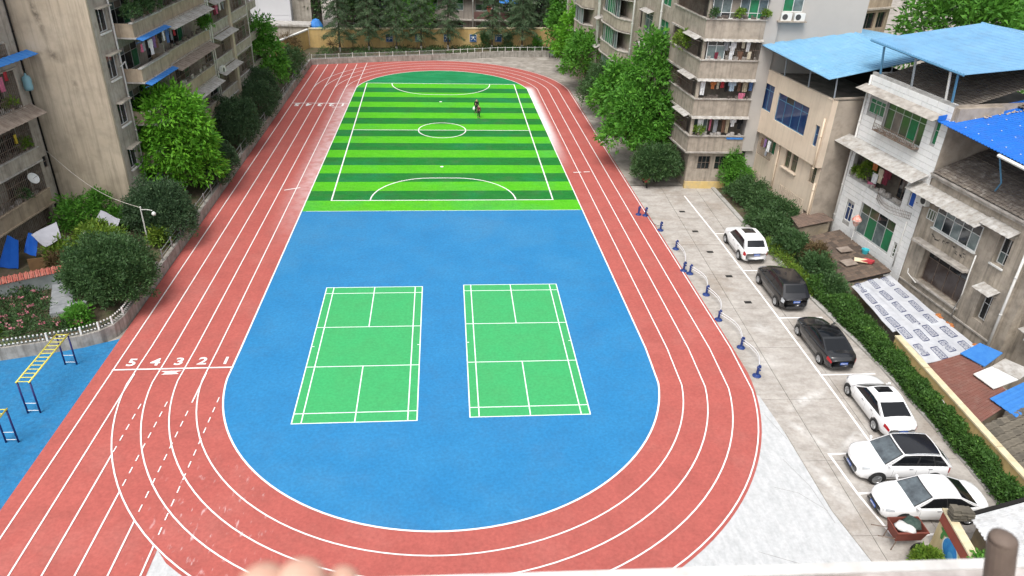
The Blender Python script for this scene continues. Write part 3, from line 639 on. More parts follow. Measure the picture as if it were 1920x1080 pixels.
# outer face must be on the right-hand side of travel -> travel so that garden is on the left
struct(wall_line(WL, .28, -.06, .78, '', None), 'planter_wall', M_CONC)
struct(wall_line(WB, .28, -.06, .74, '', None), 'planter_wall', M_CONC)
struct(MB().sheet([(x, y + .3) for x, y in WL[:4]] + [(-21, 36.5), (-19.55, 38.4), (-19.5, 101.4)] + [(x, y + .3) for x, y in WB[1:]] + [(16, 113), (-60, 113), (-60, 30)], .62), 'garden_bed', M_SOIL)
M_DGREEN = solid('dark_green_fence_paint', (.02, .05, .035), .6)
def fence(P, label, h, step, rails, pick, postmat, railmat, z0, name='garden_fence', group=None, postw=.07, rr=.022, tips=False):
    t = thing(name, label, 'fence', (*P[len(P) // 2], z0), group)
    Q = resample(P, step)
    for i, q in enumerate(Q):
        MB().box((q[0], q[1], z0 + h / 2 + .03), (postw, postw, h + .06)).build('post', postmat, t)
    for z in rails: MB().tube([(x, y, z0 + z) for x, y in P], rr, 4).build('rail', railmat, t)
    if pick:
        m = MB()
        for q in resample(P, pick): m.box((q[0], q[1], z0 + h / 2), (.028, .028, h))
        tag(m.build('picket', railmat, t), kind='stuff')
        if tips:
            m = MB()
            for q in resample(P, pick): m.box((q[0], q[1], z0 + h + .01), (.075, .06, .07)).box((q[0] + .01, q[1] - .03, z0 + .14), (.10, .04, .06))
            tag(m.build('picket_tip', postmat, t), kind='stuff')
    return t
off = lambda P, d: [(x + a, y + b) for (x, y), (a, b) in zip(P, d)]
nearP = [(x + .02, y + .13) for x, y in WL[:4]] + [(-20.85, 36.2), (-20.1, 36.7), (-19.62, 37.3), (-19.4, 38.3), (-19.38, 44)]
fence(nearP, 'low white picket fence on the curved planter wall beside the monkey bars', .42, 1.9, (.10, .32), .20, M_WPAINT, M_DGREEN, .78, postw=.09, rr=.02, tips=True)
fence([(-19.38, 45), (-19.38, 101.2)], 'grey tube railing along the left planter wall, seen end-on', .75, 1.9, (.35, .72), 0, M_RAILG, M_RAILG, .78)
fence([(-19.2, 101.45)] + [(x, y + .13) for x, y in WB[1:4]], 'railing with white posts and dark bars at the far left of the pitch', .55, 1.75, (.06, .5), .16, M_WPAINT, M_RAILG, .74)
fence([(x, y + .13) for x, y in WB[3:]], 'open rail with short white posts on the far right planter wall', .55, 1.12, (.5,), 0, M_WPAINT, M_WPAINT, .74)
M_YWALL = pm('yellow_wall_paint', (.60, .43, .19), (.52, .36, .15), .7, .85, .2, streak=((.30, .20, .10), .35), mott=.15)
M_CREAM = pm('cream_coping', (.66, .58, .40), (.52, .44, .28), 2, .8)
YW = [(-20.6, 108.6), (-14, 109.2), (-7, 109.9), (-2, 110.3)]; YW2 = [(2.6, 111.0), (7, 111.4), (15.8, 112.0)]
yw = thing('boundary_wall', 'long yellow painted wall behind the far end of the pitch', 'wall', (-5, 109, .6))
for i, P in enumerate(([(-20.6, 108.6), (-14, 109.2), (-7, 109.9), (-.9, 110.4)], [(-.9, 110.4), (3, 110.75), (9, 111.5), (16, 112.1)])):
    wall_line(P, .24, .5, 3.05 + .12 * i, '', None).build('wall_panel', M_YWALL, yw)
    Q = [(x, y - .06) for x, y in P]; wall_line(Q, .36, 3.05 + .12 * i, 3.22 + .12 * i, '', None).build('coping', M_CREAM, yw)
yl = thing('boundary_wall', 'sloping white-topped wall running back at the far left corner', 'wall', (-22.5, 104, .5))
wall_line([(-23.4, 99.6), (-20.65, 108.5)], .22, .4, 2.95, '', None).build('wall_panel', M_YWALL, yl)
wall_line([(-23.33, 99.5), (-20.58, 108.5)], .36, 2.95, 3.12, '', None).build('coping', M_WPAINT, yl)
M_SIGN = solid('blue_sign_board', (.012, .075, .22), .5)
for i, (x, ch, lb) in enumerate(((-9.75, '学', 'leftmost'), (-5.7, '无', 'second from left'), (-1.72, '方', 'middle'), (1.95, '大', 'fourth, half hidden by a cedar'), (5.55, '广', 'rightmost'))):
    y = 109.2 + (x + 14) * .093; z = 1.95
    s = thing('wall_sign', f'blue sign with white character on the yellow wall, {lb}', 'sign', (x, y - .2, z), 'blue character signs on the yellow wall')
    MB().box((x, y - .16, z), (.98, .05, 1.06)).build('frame', M_WPAINT, s); MB().box((x, y - .19, z), (.9, .03, .98)).build('board', M_SIGN, s)
    text(ch, .78, M_WPAINT, s, Matrix.Translation((x, y - .208, z)) @ Matrix.Rotation(R(90), 4, 'X'), .006)

# ================================================================== BUILDING KIT
M_GLASSD = solid('dark_window_glass', (.018, .022, .026), .08, spec=.8)
M_GLASSB = pm('blue_window_glass', (.012, .03, .10), (.02, .05, .14), 1.5, .08, spec=.8)
M_GLASSG = pm('green_curtain_glass', (.02, .20, .085), (.03, .12, .06), 1.2, .25, spec=.5)
M_GLASSP = pm('painted_reflection_glass', (.17, .22, .22), (.06, .085, .09), 1.2, .1, spec=.8)  # pale reflection is painted into the base colour
M_GLASSO = pm('olive_window_glass', (.05, .08, .04), (.10, .095, .07), 1.3, .12, spec=.8)
M_ALU = solid('aluminium_frame', (.50, .52, .52), .4, .3)
M_WFRAME = solid('white_window_frame', (.66, .67, .66), .5)
M_RUST = pm('rusty_grille', (.13, .08, .055), (.22, .19, .16), 4, .8)
M_INSIDE = pm('dim_interior', (.13, .112, .095), (.24, .21, .175), 1.1, .95)  # room shade behind the openings is put into this colour
M_PIPE = solid('white_pipe', (.62, .61, .58), .5)
M_CREAMP = solid('cream_pipe', (.58, .47, .35), .55)
M_AWN = pm('weathered_awning_sheet', (.50, .49, .47), (.36, .34, .31), 2.2, .7, streak=((.2, .16, .12), .5), mott=.3)
M_AWNB = pm('blue_awning_sheet', (.035, .17, .50), (.05, .21, .54), 3, .6)
M_AWNR = pm('brown_awning_sheet', (.20, .155, .125), (.30, .25, .21), 2, .85)
M_ACW = solid('white_ac_case', (.66, .66, .63), .5)
def wallpanel(m, F, s0, s1, z0, z1, holes=(), d=0., depth=.22):
    S = sorted({s0, s1, *[min(max(q, s0), s1) for h in holes for q in h[:2]]}); Z = sorted({z0, z1, *[min(max(q, z0), z1) for h in holes for q in h[2:]]})
    for a, b in zip(S, S[1:]):
        run = None
        for c, e in zip(Z, Z[1:]):
            if any(h[0] <= (a + b) / 2 <= h[1] and h[2] <= (c + e) / 2 <= h[3] for h in holes):
                if run: m.fquad(F, a, b, run[0], run[1], d); run = None
            else: run = (run[0], e) if run else (c, e)
        if run: m.fquad(F, a, b, run[0], run[1], d)
    for a, b, c, e in holes:
        P = [F.p(a, d, c), F.p(b, d, c), F.p(b, d, e), F.p(a, d, e)]; Q = [F.p(a, d - depth, c), F.p(b, d - depth, c), F.p(b, d - depth, e), F.p(a, d - depth, e)]
        for i in range(4): j = (i + 1) % 4; m.add([P[i], P[j], Q[j], Q[i]], [(0, 1, 2, 3)])
    return m
def window(F, par, a, b, c, e, d=-.12, cols=2, rows=(), fm=None, gm=None, gms=None, fw=.05, sill=None, inside=None):
    fm = fm or M_ALU; m = MB()
    m.fbox(F, a, a + fw, d - .03, d + .03, c, e); m.fbox(F, b - fw, b, d - .03, d + .03, c, e); m.fbox(F, a + fw, b - fw, d - .03, d + .03, c, c + fw); m.fbox(F, a + fw, b - fw, d - .03, d + .03, e - fw, e)
    SS = [a + (b - a) * i / cols for i in range(cols + 1)]; ZZ = [c] + [c + (e - c) * q for q in rows] + [e]
    for s in SS[1:-1]: m.fbox(F, s - fw * .4, s + fw * .4, d - .025, d + .025, c + fw, e - fw)
    for z in ZZ[1:-1]: m.fbox(F, a + fw, b - fw, d - .022, d + .022, z - fw * .4, z + fw * .4)
    w_ = m.build('window', fm, par); k = 0
    for s, t in zip(SS, SS[1:]):
        for z, y in zip(ZZ, ZZ[1:]):
            g = gms[k % len(gms)] if gms else (gm or M_GLASSD); k += 1
            MB().fbox(F, s + .012, t - .012, d - .012, d + .002, z + .012, y - .012).build('pane', g, w_)
    if sill: MB().fbox(F, a - .06, b + .06, d, .09, c - .09, c - .005).build('sill', sill, par)
    return w_
def grille(F, par, a, b, c, e, d=.06, step=.14, mat=None, hz=3, r=.012):
    m = MB(); n = max(2, round((b - a) / step))
    for i in range(n + 1): s = lerp(a, b, i / n); m.fbox(F, s - r, s + r, d - r, d + r, c, e)
    for i in range(hz): z = lerp(c, e, i / max(1, hz - 1)); m.fbox(F, a, b, d - r * 1.3, d + r * 1.3, z - r, z + r)
    return tag(m.build('security_grille', mat or M_RUST, par), kind='stuff')
def awning(F, par, a, b, z, proj=.8, drop=.28, mat=None, d=0.0, rib=True):
    m = MB(); n = max(1, round((b - a) / .22)) if rib else 1
    for i in range(n):
        s0, s1 = lerp(a, b, i / n), lerp(a, b, (i + 1) / n); h = .018 * (i % 2)
        lo = [F.p(s0, d, z + h), F.p(s1, d, z + h), F.p(s1, d + proj, z - drop + h), F.p(s0, d + proj, z - drop + h)]; hi = [(x, y, q + .02) for x, y, q in lo]
        if F.flip: lo.reverse(); hi.reverse()
        m.hexa(lo, hi)
    for s in (a + .1, b - .1): m.tube([F.p(s, d, z - .35), F.p(s, d + proj * .85, z - drop * .9 - .02)], .014, 4)
    return m.build('awning', mat or M_AWN, par)
def pipe(F, par, s, z0, z1, d=.08, r=.06, mat=None):
    m = MB().tube([F.p(s, d, z0), F.p(s, d, z1)], r, 8); z = z0 + 1
    while z < z1: m.tube([F.p(s, d, z), F.p(s, d, z + .08)], r * 1.25, 8); z += 2.4
    return m.build('drain_pipe', mat or M_PIPE, par, smooth=True)
def ac(F, s, d, z, label, mat=None):
    t = thing('air_conditioner', label, 'air conditioner', F.p(s, d, z), 'air conditioner units on the walls')
    MB().fbox(F, s - .42, s + .42, d, d + .32, z, z + .58).build('case', mat or M_ACW, t)
    q = F.p(s - .12, d + .322, z + .29); m = MB(); n = 14
    for rr, mm in ((.22, 'fan_guard'),):
        pts = [F.p(s - .12 + rr * math.cos(2 * math.pi * i / n), d + .33, z + .29 + rr * math.sin(2 * math.pi * i / n)) for i in range(n)]
        m.add(pts, [tuple(range(n))]).build(mm, solid('ac_fan_dark', (.05, .05, .05), .6), t)
    m = MB().fbox(F, s - .35, s - .30, d - .05, d + .34, z - .06, z).fbox(F, s + .30, s + .35, d - .05, d + .34, z - .06, z); m.build('bracket', M_RUST, t)
    return t
CLOTH = {'white': (.74, .74, .75), 'pink': (.55, .16, .25), 'red': (.45, .05, .06), 'orange': (.50, .18, .06), 'black': (.015, .015, .017), 'grey': (.28, .29, .31), 'blue': (.10, .18, .38), 'pale blue': (.42, .52, .62), 'yellow': (.60, .46, .06), 'cream': (.60, .54, .42), 'green': (.06, .22, .12), 'brown': (.16, .09, .06), 'maroon': (.18, .03, .05), 'purple': (.22, .13, .28), 'beige': (.42, .36, .26)}
def cloth(F, s, d, z, w_, h, col, item, label, group='washing hung on the balconies'):
    m = MB(); n = 6; P = []
    for i in range(n + 1):
        for k in range(4):
            u, v = i / n - .5, k / 3; P.append(F.p(s + u * w_ * (1 - .12 * v * (1 if item != 'shirt' else .2)) , d + .05 * math.sin(i * 2.2 + s * 3) * (.3 + v), z - h * v))
    fs = [(i * 4 + k, i * 4 + k + 1, (i + 1) * 4 + k + 1, (i + 1) * 4 + k) for i in range(n) for k in range(3)]
    Q = [(x + F.o.x * .02, y + F.o.y * .02, q) for x, y, q in P]; k0 = len(P)
    m.add(P + Q, fs + [tuple(j + k0 for j in f)[::-1] for f in fs])
    if item == 'shirt':
        for sd in (-1, 1): m.fbox(F, s + sd * w_ * .62 - .07, s + sd * w_ * .62 + .07, d - .02, d + .03, z - h * .5, z - .02)
    mt = pm(col.replace(' ', '_') + '_cloth', CLOTH[col], tuple(c * .7 for c in CLOTH[col]), 3, .9)
    return one(m, item, mt, label, {'shirt': 'shirt', 'towel': 'towel', 'trousers': 'trousers', 'cloth': 'cloth'}[item], F.p(s, d, z - h), group)
def corr(par, E0, E1, R0, R1, mat, name='roof_sheet', step=.30, th=.03, h=.035):
    """ribbed sheet: eave E0->E1, ridge R0->R1"""
    m = MB(); E0, E1, R0, R1 = map(Vector, (E0, E1, R0, R1)); n = max(2, round((E1 - E0).length / step)); up = Vector((0, 0, 1)); rows = []
    for i in range(n):
        for f_, hh in ((0, 0), (.55, 0), (.66, h), (.89, h)): rows.append(((i + f_) / n, hh))
    rows.append((1, 0)); k = len(m.v)
    for u, hh in rows:
        a = E0.lerp(E1, u) + up * hh; b = R0.lerp(R1, u) + up * hh; m.v += [tuple(a), tuple(b), tuple(a - up * th), tuple(b - up * th)]
    for i in range(len(rows) - 1):
        p_, q = 4 * i, 4 * i + 4; m.f += [(p_, q, q + 1, p_ + 1), (p_ + 3, q + 3, q + 2, p_ + 2), (p_ + 2, q + 2, q, p_), (p_ + 1, q + 1, q + 3, p_ + 3)]
    m.f += [(0, 1, 3, 2), tuple(4 * (len(rows) - 1) + j for j in (2, 3, 1, 0))]
    o = m.build(name, mat, par)
    nrm = (E1 - E0).cross(R0 - E0)
    if nrm.z < 0: o.data.flip_normals()
    return o
def tiles(par, E0, E1, R0, R1, mat, step=.24, row=.26, h=.05, name='roof_tiles'):
    """rolled clay tiles laid in stepped courses"""
    m = MB(); E0, E1, R0, R1 = map(Vector, (E0, E1, R0, R1)); nu = max(2, round((E1 - E0).length / step)) * 4; nv = max(2, round((R0 - E0).length / row)); up = Vector((0, 0, 1))
    nrm = (E1 - E0).cross(R0 - E0).normalized(); nrm = nrm if nrm.z > 0 else -nrm; k = 0
    for j in range(nv):
        for v, lift in ((j / nv, .045), ((j + 1) / nv, 0)):
            for i in range(nu + 1):
                u = i / nu; jit = .012 * math.sin(j * 12.9 + (i // 4) * 78.2)
                m.v.append(tuple(E0.lerp(E1, u).lerp(R0.lerp(R1, u), v) + nrm * (lift + jit + h * abs(math.sin(math.pi * i / 4)))))
    w_ = nu + 1
    for r_ in range(2 * nv - 1):
        for i in range(nu): m.f.append((r_ * w_ + i, r_ * w_ + i + 1, (r_ + 1) * w_ + i + 1, (r_ + 1) * w_ + i))
    o = m.build(name, mat, par); o['kind'] = 'stuff'
    if (E1 - E0).cross(R0 - E0).z < 0: o.data.flip_normals()
    return o
def fprism(F, pts, z0, z1): return MB().prism([F.p(s, d, 0)[:2] for s, d in pts], z0, z1)
def balcony(F, par, a, b, zb, zt, proj, mat, lip=None, slab=True, deep=1.2, ends=True):
    """solid balcony front with lip and floor"""
    m = MB().fbox(F, a, b, proj - .12, proj, zb, zt)
    if ends: m.fbox(F, a, a + .12, 0, proj - .121, zb, zt); m.fbox(F, b - .12, b, 0, proj - .121, zb, zt)
    o = m.build('balcony', mat, par)
    MB().fbox(F, a - .05, b + .05, proj - .20, proj + .07, zt + .002, zt + .08).build('ledge', lip or mat, o)
    MB().fbox(F, a + .122, b - .122, proj - deep, proj - .122, zb + .001, zb + .14).build('floor_slab', mat, o)
    MB().fbox(F, a - .06, b + .06, -.0, proj + .10, zb - .10, zb - .002).build('soffit', lip or mat, o)
    return o
def junk(F, par, a, b, d, z, n=8, hmax=.35):
    m = MB()
    for i in range(n): s = random.uniform(a, b); w_, h = random.uniform(.06, .22), random.uniform(.08, hmax); m.fbox(F, s - w_, s + w_, d - .12, d + random.uniform(0, .1), z, z + h)
    return m
M_JUNK = [pm('pale_clutter', (.46, .44, .42), (.20, .18, .16), 5, .8), pm('dark_clutter', (.07, .06, .055), (.16, .13, .11), 5, .8)]

# ================================================================== LEFT BLOCKS
M_BEIGE = pm('beige_render_wall', (.56, .475, .365), (.48, .40, .30), .30, .92, .25, spots=((0.495, 0.427, 0.33), .7), sscale=.35, streak=((0.15, 0.128, 0.0975), .42), mott=.22, msc=.9)
M_GREYW = pm('grey_stained_wall', (.46, .42, .36), (.34, .305, .255), .55, .92, .3, streak=((.13, .115, .10), .5), mott=.32)
M_BROWNW = pm('brown_balcony_wall', (.43, .35, .255), (.33, .26, .185), .8, .92, .3, streak=((.14, .11, .085), .5), mott=.28)
B = thing('apartment_building', 'tall beige block on the left with a blank end wall and washing-hung balconies', 'apartment building', (-24, 52.4, 0))
FB = Fac(-23.7, 52.4, 3, 1)
dust(M_BEIGE, [((-3.4, 16.5), (-2.7, 12.6), .35, .8), ((-3.3, 12.6), (-1.9, 11.6), .5, .7), ((-4.9, 12.1), (-3.0, 12.3), .25, .6), ((-1.8, 11.0), (-1.6, 9.5), .3, .5), ((-4.4, 1.5), (.2, 1.0), .8, .5), ((-4.8, 6), (-4.4, 2), .4, .4)], (.11, .09, .068), 'xz', 2.6)
fprism(FB, [(-.22, 0), (-.22, -18), (-.01, -18), (-.01, 0)], -.06, 27).build('end_wall', M_BEIGE, B)
fprism(FB, [(0.0, -.75), (0.0, -18), (33.6, -18), (33.6, -.75)], -.06, 27).build('core', M_INSIDE, B)
fl = [3.05 * i for i in range(9)]
FE = Fac(-23.7, 52.4, 93, 1); m = MB()
for P_ in ([(-4.4, 8.75), (-3.6, 8.8), (-2.8, 8.72), (-2.0, 8.6)], [(-2.3, 8.5), (-1.9, 8.2)], [(-4.6, 12.2), (-3.6, 12.0), (-3.0, 12.25)], [(-3.4, 4.6), (-2.9, 4.65)], [(-4.5, 2.6), (-2.2, 2.5)]):
    for (s0, z0), (s1, z1) in zip(P_, P_[1:]): m.add([FE.p(s0, .004, z0 - .025), FE.p(s1, .004, z1 - .015), FE.p(s1, .004, z1 + .02), FE.p(s0, .004, z0 + .03)], [(0, 1, 2, 3)])
m.build('wall_crack', M_DARK, B)
hol = [(.72, 2.1, zt, zb) for zt, zb in ((.75, 2.15), (3.9, 5.4), (7.1, 8.65), (10.3, 11.9), (13.4, 14.9), (16.4, 17.9))]
m = wallpanel(MB(), FB, 0, 2.5, -.06, 27, hol, 0, .3); m.build('stair_wall', M_GREYW, B)
for a, b, c, e in hol:
    window(FB, B, a, b, c, e, -.18, 2, (), M_WFRAME, M_GLASSD); MB().fbox(FB, a - .1, b + .15, 0, .42, e + .06, e + .14).build('window_hood', M_GREYW, B)
    MB().fbox(FB, a - .05, b + .05, 0, .12, c - .1, c - .01).build('sill', M_WPAINT, B)
pipe(FB, B, 2.45, .5, 27, .09, .07); MB().tube([FB.p(2.2, .1, 10.9), FB.p(2.5, .35, 11.2), FB.p(2.7, .3, 10.6)], .05, 6).build('pipe_bend', M_PIPE, B)
m = wallpanel(MB(), FB, 2.5, 33.6, -.06, 27, [(3.2 + q, 6.4 + q, z + .95, z + 2.7) for z in fl for q in (0, 4.4, 8.8, 15.6, 20.4, 25.2)], -.30, .3); m.build('wall', M_GREYW, B)
for i, z in enumerate(fl):
    zb, zt = z + .6, z + 1.5
    for q in (0, 4.4, 8.8, 15.6, 20.4, 25.2): window(FB, B, 3.2 + q, 6.4 + q, z + .95, z + 2.7, -.45, 3, (.7,), M_ALU, None, [M_GLASSD, M_GLASSP, M_GLASSD, M_INSIDE, M_GLASSG, M_GLASSD])
    if i == 0: continue
    balcony(FB, B, 2.62, 7.6, zb, zt, 1.3, M_BROWNW, M_AWN); balcony(FB, B, 7.72, 17.2, zb, zt - .05, 1.05, M_BROWNW, M_GREYW)
    for a, b, dd in ((18.4, 23.4, .7), (24.0, 29.6, .6)): balcony(FB, B, a, b, zb, zt - .1, dd, M_GREYW, M_AWN); grille(FB, B, a + .1, b - .1, zt, z + 3.3, dd - .05, .22, M_RUST, 3, .015)
    MB().fbox(FB, 29.7, 33.6, 0, .35, z + .6, z + 1.3).build('wall_band', M_GREYW, B)
    if i in (2, 4): grille(FB, B, 7.9, 17, zt, z + 3.1, 1.0, .25, M_RUST, 3, .014)
    awning(FB, B, 7.8, 16.8, z + 3.55, 1.0, .35, (M_AWN, M_AWN, M_AWNR, M_AWN)[i % 4], 1.0); awning(FB, B, 2.6, 7.7, z + 3.6, .55, .15, M_AWNB if i in (2, 3) else M_AWN, 1.3)
    tag(junk(FB, B, 8, 17, .95, zt + .04, 16).build('clutter', M_JUNK[i % 2], B), kind='stuff')
    if i < 6: awning(FB, B, 18.3, 23.5, z + 3.5, .7, .25, M_AWN, .9)
    MB().fbox(FB, 7.6, 7.72, 0, 1.0, z + .6, z + 3.55).build('party_wall', M_GREYW, B)
for s in (17.6, 18.1, 29.9): pipe(FB, B, s, .5, 27, .95 if s < 20 else .5, .07)
MB().fbox(FB, 23.45, 23.95, 0, .9, -.06, 27).build('pier', M_BEIGE, B)
A = thing('apartment_building', 'grey stained block at the left edge with barred balconies and a satellite dish', 'apartment building', (-30, 46, 0))
FA_ = Fac(-28.75, 52.25, 8, 1)
fprism(FA_, [(-.1, -.9), (-.1, -14), (-22, -14), (-22, -.9)], -.06, 27).build('core', M_INSIDE, A)
hs_ = [(-.78, -.30, 1.0, 1.9), (-.62, -.12, 4.5, 5.35)]
m = wallpanel(MB(), FA_, -1.45, 0, -.06, 27, hs_, 0, .3); m.fbox(FA_, -.02, 0, -14, -.001, -.06, 27); m.build('corner_wall', M_GREYW, A)
for a, b, c, e in hs_: window(FA_, A, a, b, c, e, -.15, 1, (.5,), M_RUST)
MB().fbox(FA_, -22, -1.45, -.6, -.5, -.06, 27).build('wall', M_GREYW, A)
pipe(FA_, A, -.03, .6, 27, .06, .055, M_DARK)
for i, (zb, zt, mm) in enumerate(((2.45, 3.42, M_BROWNW), (5.55, 6.4, M_GREYW), (8.4, 9.1, M_GREYW), (11.75, 12.3, M_GREYW), (13.3, 14.0, M_GREYW), (17, 18, M_GREYW), (20, 21, M_GREYW))):
    balcony(FA_, A, -12, -1.5, zb, zt, .55 if i < 4 else .2, mm, M_AWN if i in (1, 4) else mm, deep=1.0)
    top_ = (5.5, 8.35, 11.6, 13.2, 16.9, 19.9, 24)[i]
    grille(FA_, A, -11.8, -1.7, zt + .05, top_, .5 if i < 4 else .16, .17, M_RUST, 4, .014)
    tag(junk(FA_, A, -11, -1.8, .4, zt + .08, 22, .4).build('clutter', M_JUNK[i % 2], A), kind='stuff')
    for q in (-10.5, -7.3, -4.1): window(FA_, A, q, q + 2.2, zt - .1, top_ - .2, -.47, 2, (.7,), M_RUST, None, [M_GLASSD, M_INSIDE])
    MB().fbox(FA_, -1.62, -1.46, -.5, .5 if i < 4 else .15, zt, top_).build('side_wall', M_GREYW, A)
awning(FA_, A, -7.5, -.9, 9.2, 1.0, .55, M_AWNR, .5); awning(FA_, A, -6, .15, 12.45, .75, .22, M_AWNB, .5)
grille(FA_, A, -11.8, -1.6, .2, 2.4, .4, .16, M_RUST, 3, .016); MB().fbox(FA_, -12, -1.5, -.3, .35, -.06, .25).build('plinth', M_GREYW, A)
M_DISH = solid('pale_dish', (.60, .61, .60), .45)
sd = thing('satellite_dish', 'round pale satellite dish on the grey block balcony at the left edge', 'satellite dish', FA_.p(-3.0, .7, 4.6))
c_ = FA_.p(-3.0, .75, 4.75); m = MB().lathe((0, 0, 0), [(.0, -.10), (.2, -.08), (.34, -.02), (.40, .06), (.39, .07), (.33, 0), (.2, -.06), (0, -.08)], 18)
rm_ = Matrix.Rotation(R(55), 3, Vector((.3, 1, 0)).normalized()); m.v = [tuple(rm_ @ Vector(v) + Vector(c_)) for v in m.v]; m.build('dish', M_DISH, sd, smooth=True)
MB().tube([FA_.p(-3.0, .55, 3.5), FA_.p(-3.0, .6, 4.7)], .03, 6).build('mast', M_RUST, sd)
MB().tube([c_, (c_[0] + .38, c_[1] - .1, c_[2] + .25)], .012, 5).build('feed_arm', M_RUST, sd)
M_WATER = solid('pale_blue_plastic', (.22, .42, .48), .25)
bt = MB().lathe(FA_.p(-.42, .34, 9.95), [(.0, 0), (.26, .02), (.29, .25), (.27, .5), (.29, .72), (.24, .9), (.08, 1.0), (.06, 1.12), (0, 1.13)], 14)
one(bt, 'water_bottle', M_WATER, 'big pale blue water bottle fixed on the grey block corner under the blue awning', 'bottle', FA_.p(-.42, .34, 9.95), smooth=True)
# cable from the grey block to the lamp post
def sag(a, b, dz, n=16): return [tuple(lerp(a[i], b[i], u) - (dz * math.sin(math.pi * u) if i == 2 else 0) for i in range(3)) for u in [k / n for k in range(n + 1)]]
one(MB().tube(sag(FA_.p(-.1, .08, 5.6), (-21.0, 47.1, 3.6), .75), .022, 5), 'cable', solid('pale_cable', (.45, .42, .37), .6), 'pale cable sagging from the grey block across the beige end wall to the lamp post', 'cable', (-25, 49, 4.5), smooth=True)
lp = thing('street_lamp', 'thin grey lamp post with a short arm and a white globe by the planter wall', 'street lamp', (-21.0, 47.12, .62))
MB().lathe((-21.0, 47.12, .6), [(.08, 0), (.05, .1), (.04, 3.0), (.035, 3.05), (0, 3.06)], 8).build('post', M_PIPE, lp); MB().tube([(-21, 47.12, 3.45), (-20.55, 47.0, 3.5), (-20.2, 46.95, 3.46)], .025, 6).build('arm', M_PIPE, lp)
MB().lathe((-20.15, 46.95, 3.22), [(0, -.13), (.08, -.11), (.13, -.04), (.14, .03), (.10, .11), (.05, .15), (0, .16)], 12).build('globe', M_WPAINT, lp, smooth=True)
MB().lathe((-21.0, 47.12, 3.6), [(0, -.06), (.05, -.03), (.06, .02), (.03, .06), (0, .07)], 8).build('finial', M_WPAINT, lp)

# washing on the left blocks: (s, z top, w, h, colour, item)
def wash(F, d, floor, bld, rows, first=''):
    for s, z, w_, h, col, it in rows: cloth(F, s, d, z, w_, h, col, it, f'{col} {it} drying on the {floor} balcony of the {bld}')
wash(FB, 1.42, 'fourth floor', 'beige left block', [(3.1, 12.3, .30, .55, 'pink', 'cloth'), (3.5, 12.35, .34, .6, 'grey', 'cloth'), (4.0, 12.4, .34, 1.0, 'black', 'trousers'), (4.55, 12.3, .5, 1.05, 'white', 'shirt'), (5.2, 12.4, .35, .8, 'purple', 'shirt'), (5.7, 12.4, .3, .9, 'brown', 'towel'), (6.3, 12.45, .42, .75, 'black', 'shirt'), (6.9, 12.45, .34, .7, 'white', 'towel')])
wash(FB, 1.2, 'fourth floor', 'beige left block', [(8.2, 12.3, .4, .95, 'blue', 'shirt'), (8.8, 12.3, .36, .9, 'grey', 'trousers'), (9.5, 12.2, .34, .6, 'red', 'towel')])
wash(FB, 1.02, 'upper far', 'beige left block', [(19.2, 12.2, .4, .8, 'maroon', 'shirt'), (19.9, 12.2, .36, .8, 'pink', 'shirt'), (20.8, 12.3, .4, .75, 'white', 'towel'), (21.6, 12.3, .36, .8, 'grey', 'shirt')])
wash(FB, .5, 'ground floor', 'beige left block', [(3.4, 2.6, .5, .9, 'pale blue', 'shirt'), (4.1, 2.6, .4, 1.0, 'blue', 'trousers'), (4.7, 2.6, .4, .9, 'pink', 'towel')])
wash(FA_, .66, 'upper', 'grey left block', [(-3.2, 11.5, .5, .9, 'pink', 'cloth'), (-2.6, 11.7, .3, .55, 'red', 'cloth'), (-3.4, 7.9, .26, .6, 'yellow', 'cloth')])
ac(FB, 19.0, .9, 6.4, 'white air conditioner hung between pipes on the far part of the beige left block'); ac(FB, 21.6, .95, 13.2, 'air conditioner high on the far balcony of the beige left block')

# ================================================================== RIGHT-HAND FLATS (grey balconies)
M_RW = pm('grey_brown_render', (0.413, 0.356, 0.294), (0.312, 0.269, 0.219), .5, .92, .3, streak=((0.125, 0.106, 0.0875), .5), mott=.32)
M_RLIP = pm('pale_stained_ledge', (.46, .43, .39), (.30, .27, .24), 2, .85, mott=.4)
M_PLAIN = pm('plain_grey_end_wall', (0.44, 0.413, 0.38), (0.396, 0.369, 0.341), .3, .9, .1)
C = thing('apartment_building', 'grey-brown flats on the right with stacked open balconies facing the pitch', 'apartment building', (20, 60, 0))
FS = Fac(19.05, 59.7, 90, 1); FW = Fac(19.05, 59.7, -7, -1)
MB().prism([FS.p(.25, -1.25, 0)[:2], FS.p(12.6, -1.25, 0)[:2], FS.p(12.6, -20, 0)[:2], (30, 104), (15.3, 104), FW.p(44, -1.3, 0)[:2], FW.p(1.3, -1.3, 0)[:2]], -.06, 27).build('core', M_INSIDE, C)
fprism(FS, [(5.2, -.30), (12.7, -.30), (12.7, -1.24), (5.2, -1.24)], -.06, 14.25).build('wall', M_PLAIN, C); fprism(FS, [(7.9, -.30), (12.7, -.30), (12.7, -1.24), (7.9, -1.24)], 14.25, 27).build('plain_wall', M_PLAIN, C)
fprism(FS, [(4.7, -.05), (5.75, -.05), (5.75, -1.24), (4.7, -1.24)], 3.5, 27).build('pier', M_PLAIN, C)
m = wallpanel(MB(), FS, 5.75, 7.9, 14.25, 27, [(5.95, 7.55, 14.7, 16.3), (5.95, 7.55, 17.8, 19.4)], -.30, .2); m.build('window_wall', M_PLAIN, C)
window(FS, C, 5.95, 7.55, 14.7, 16.3, -.4, 2, (), M_WFRAME, None, [M_GLASSG, M_GLASSP]); MB().fbox(FS, 5.55, 7.85, -.3, .25, 14.0, 14.1).build('ac_shelf', M_RW, C)
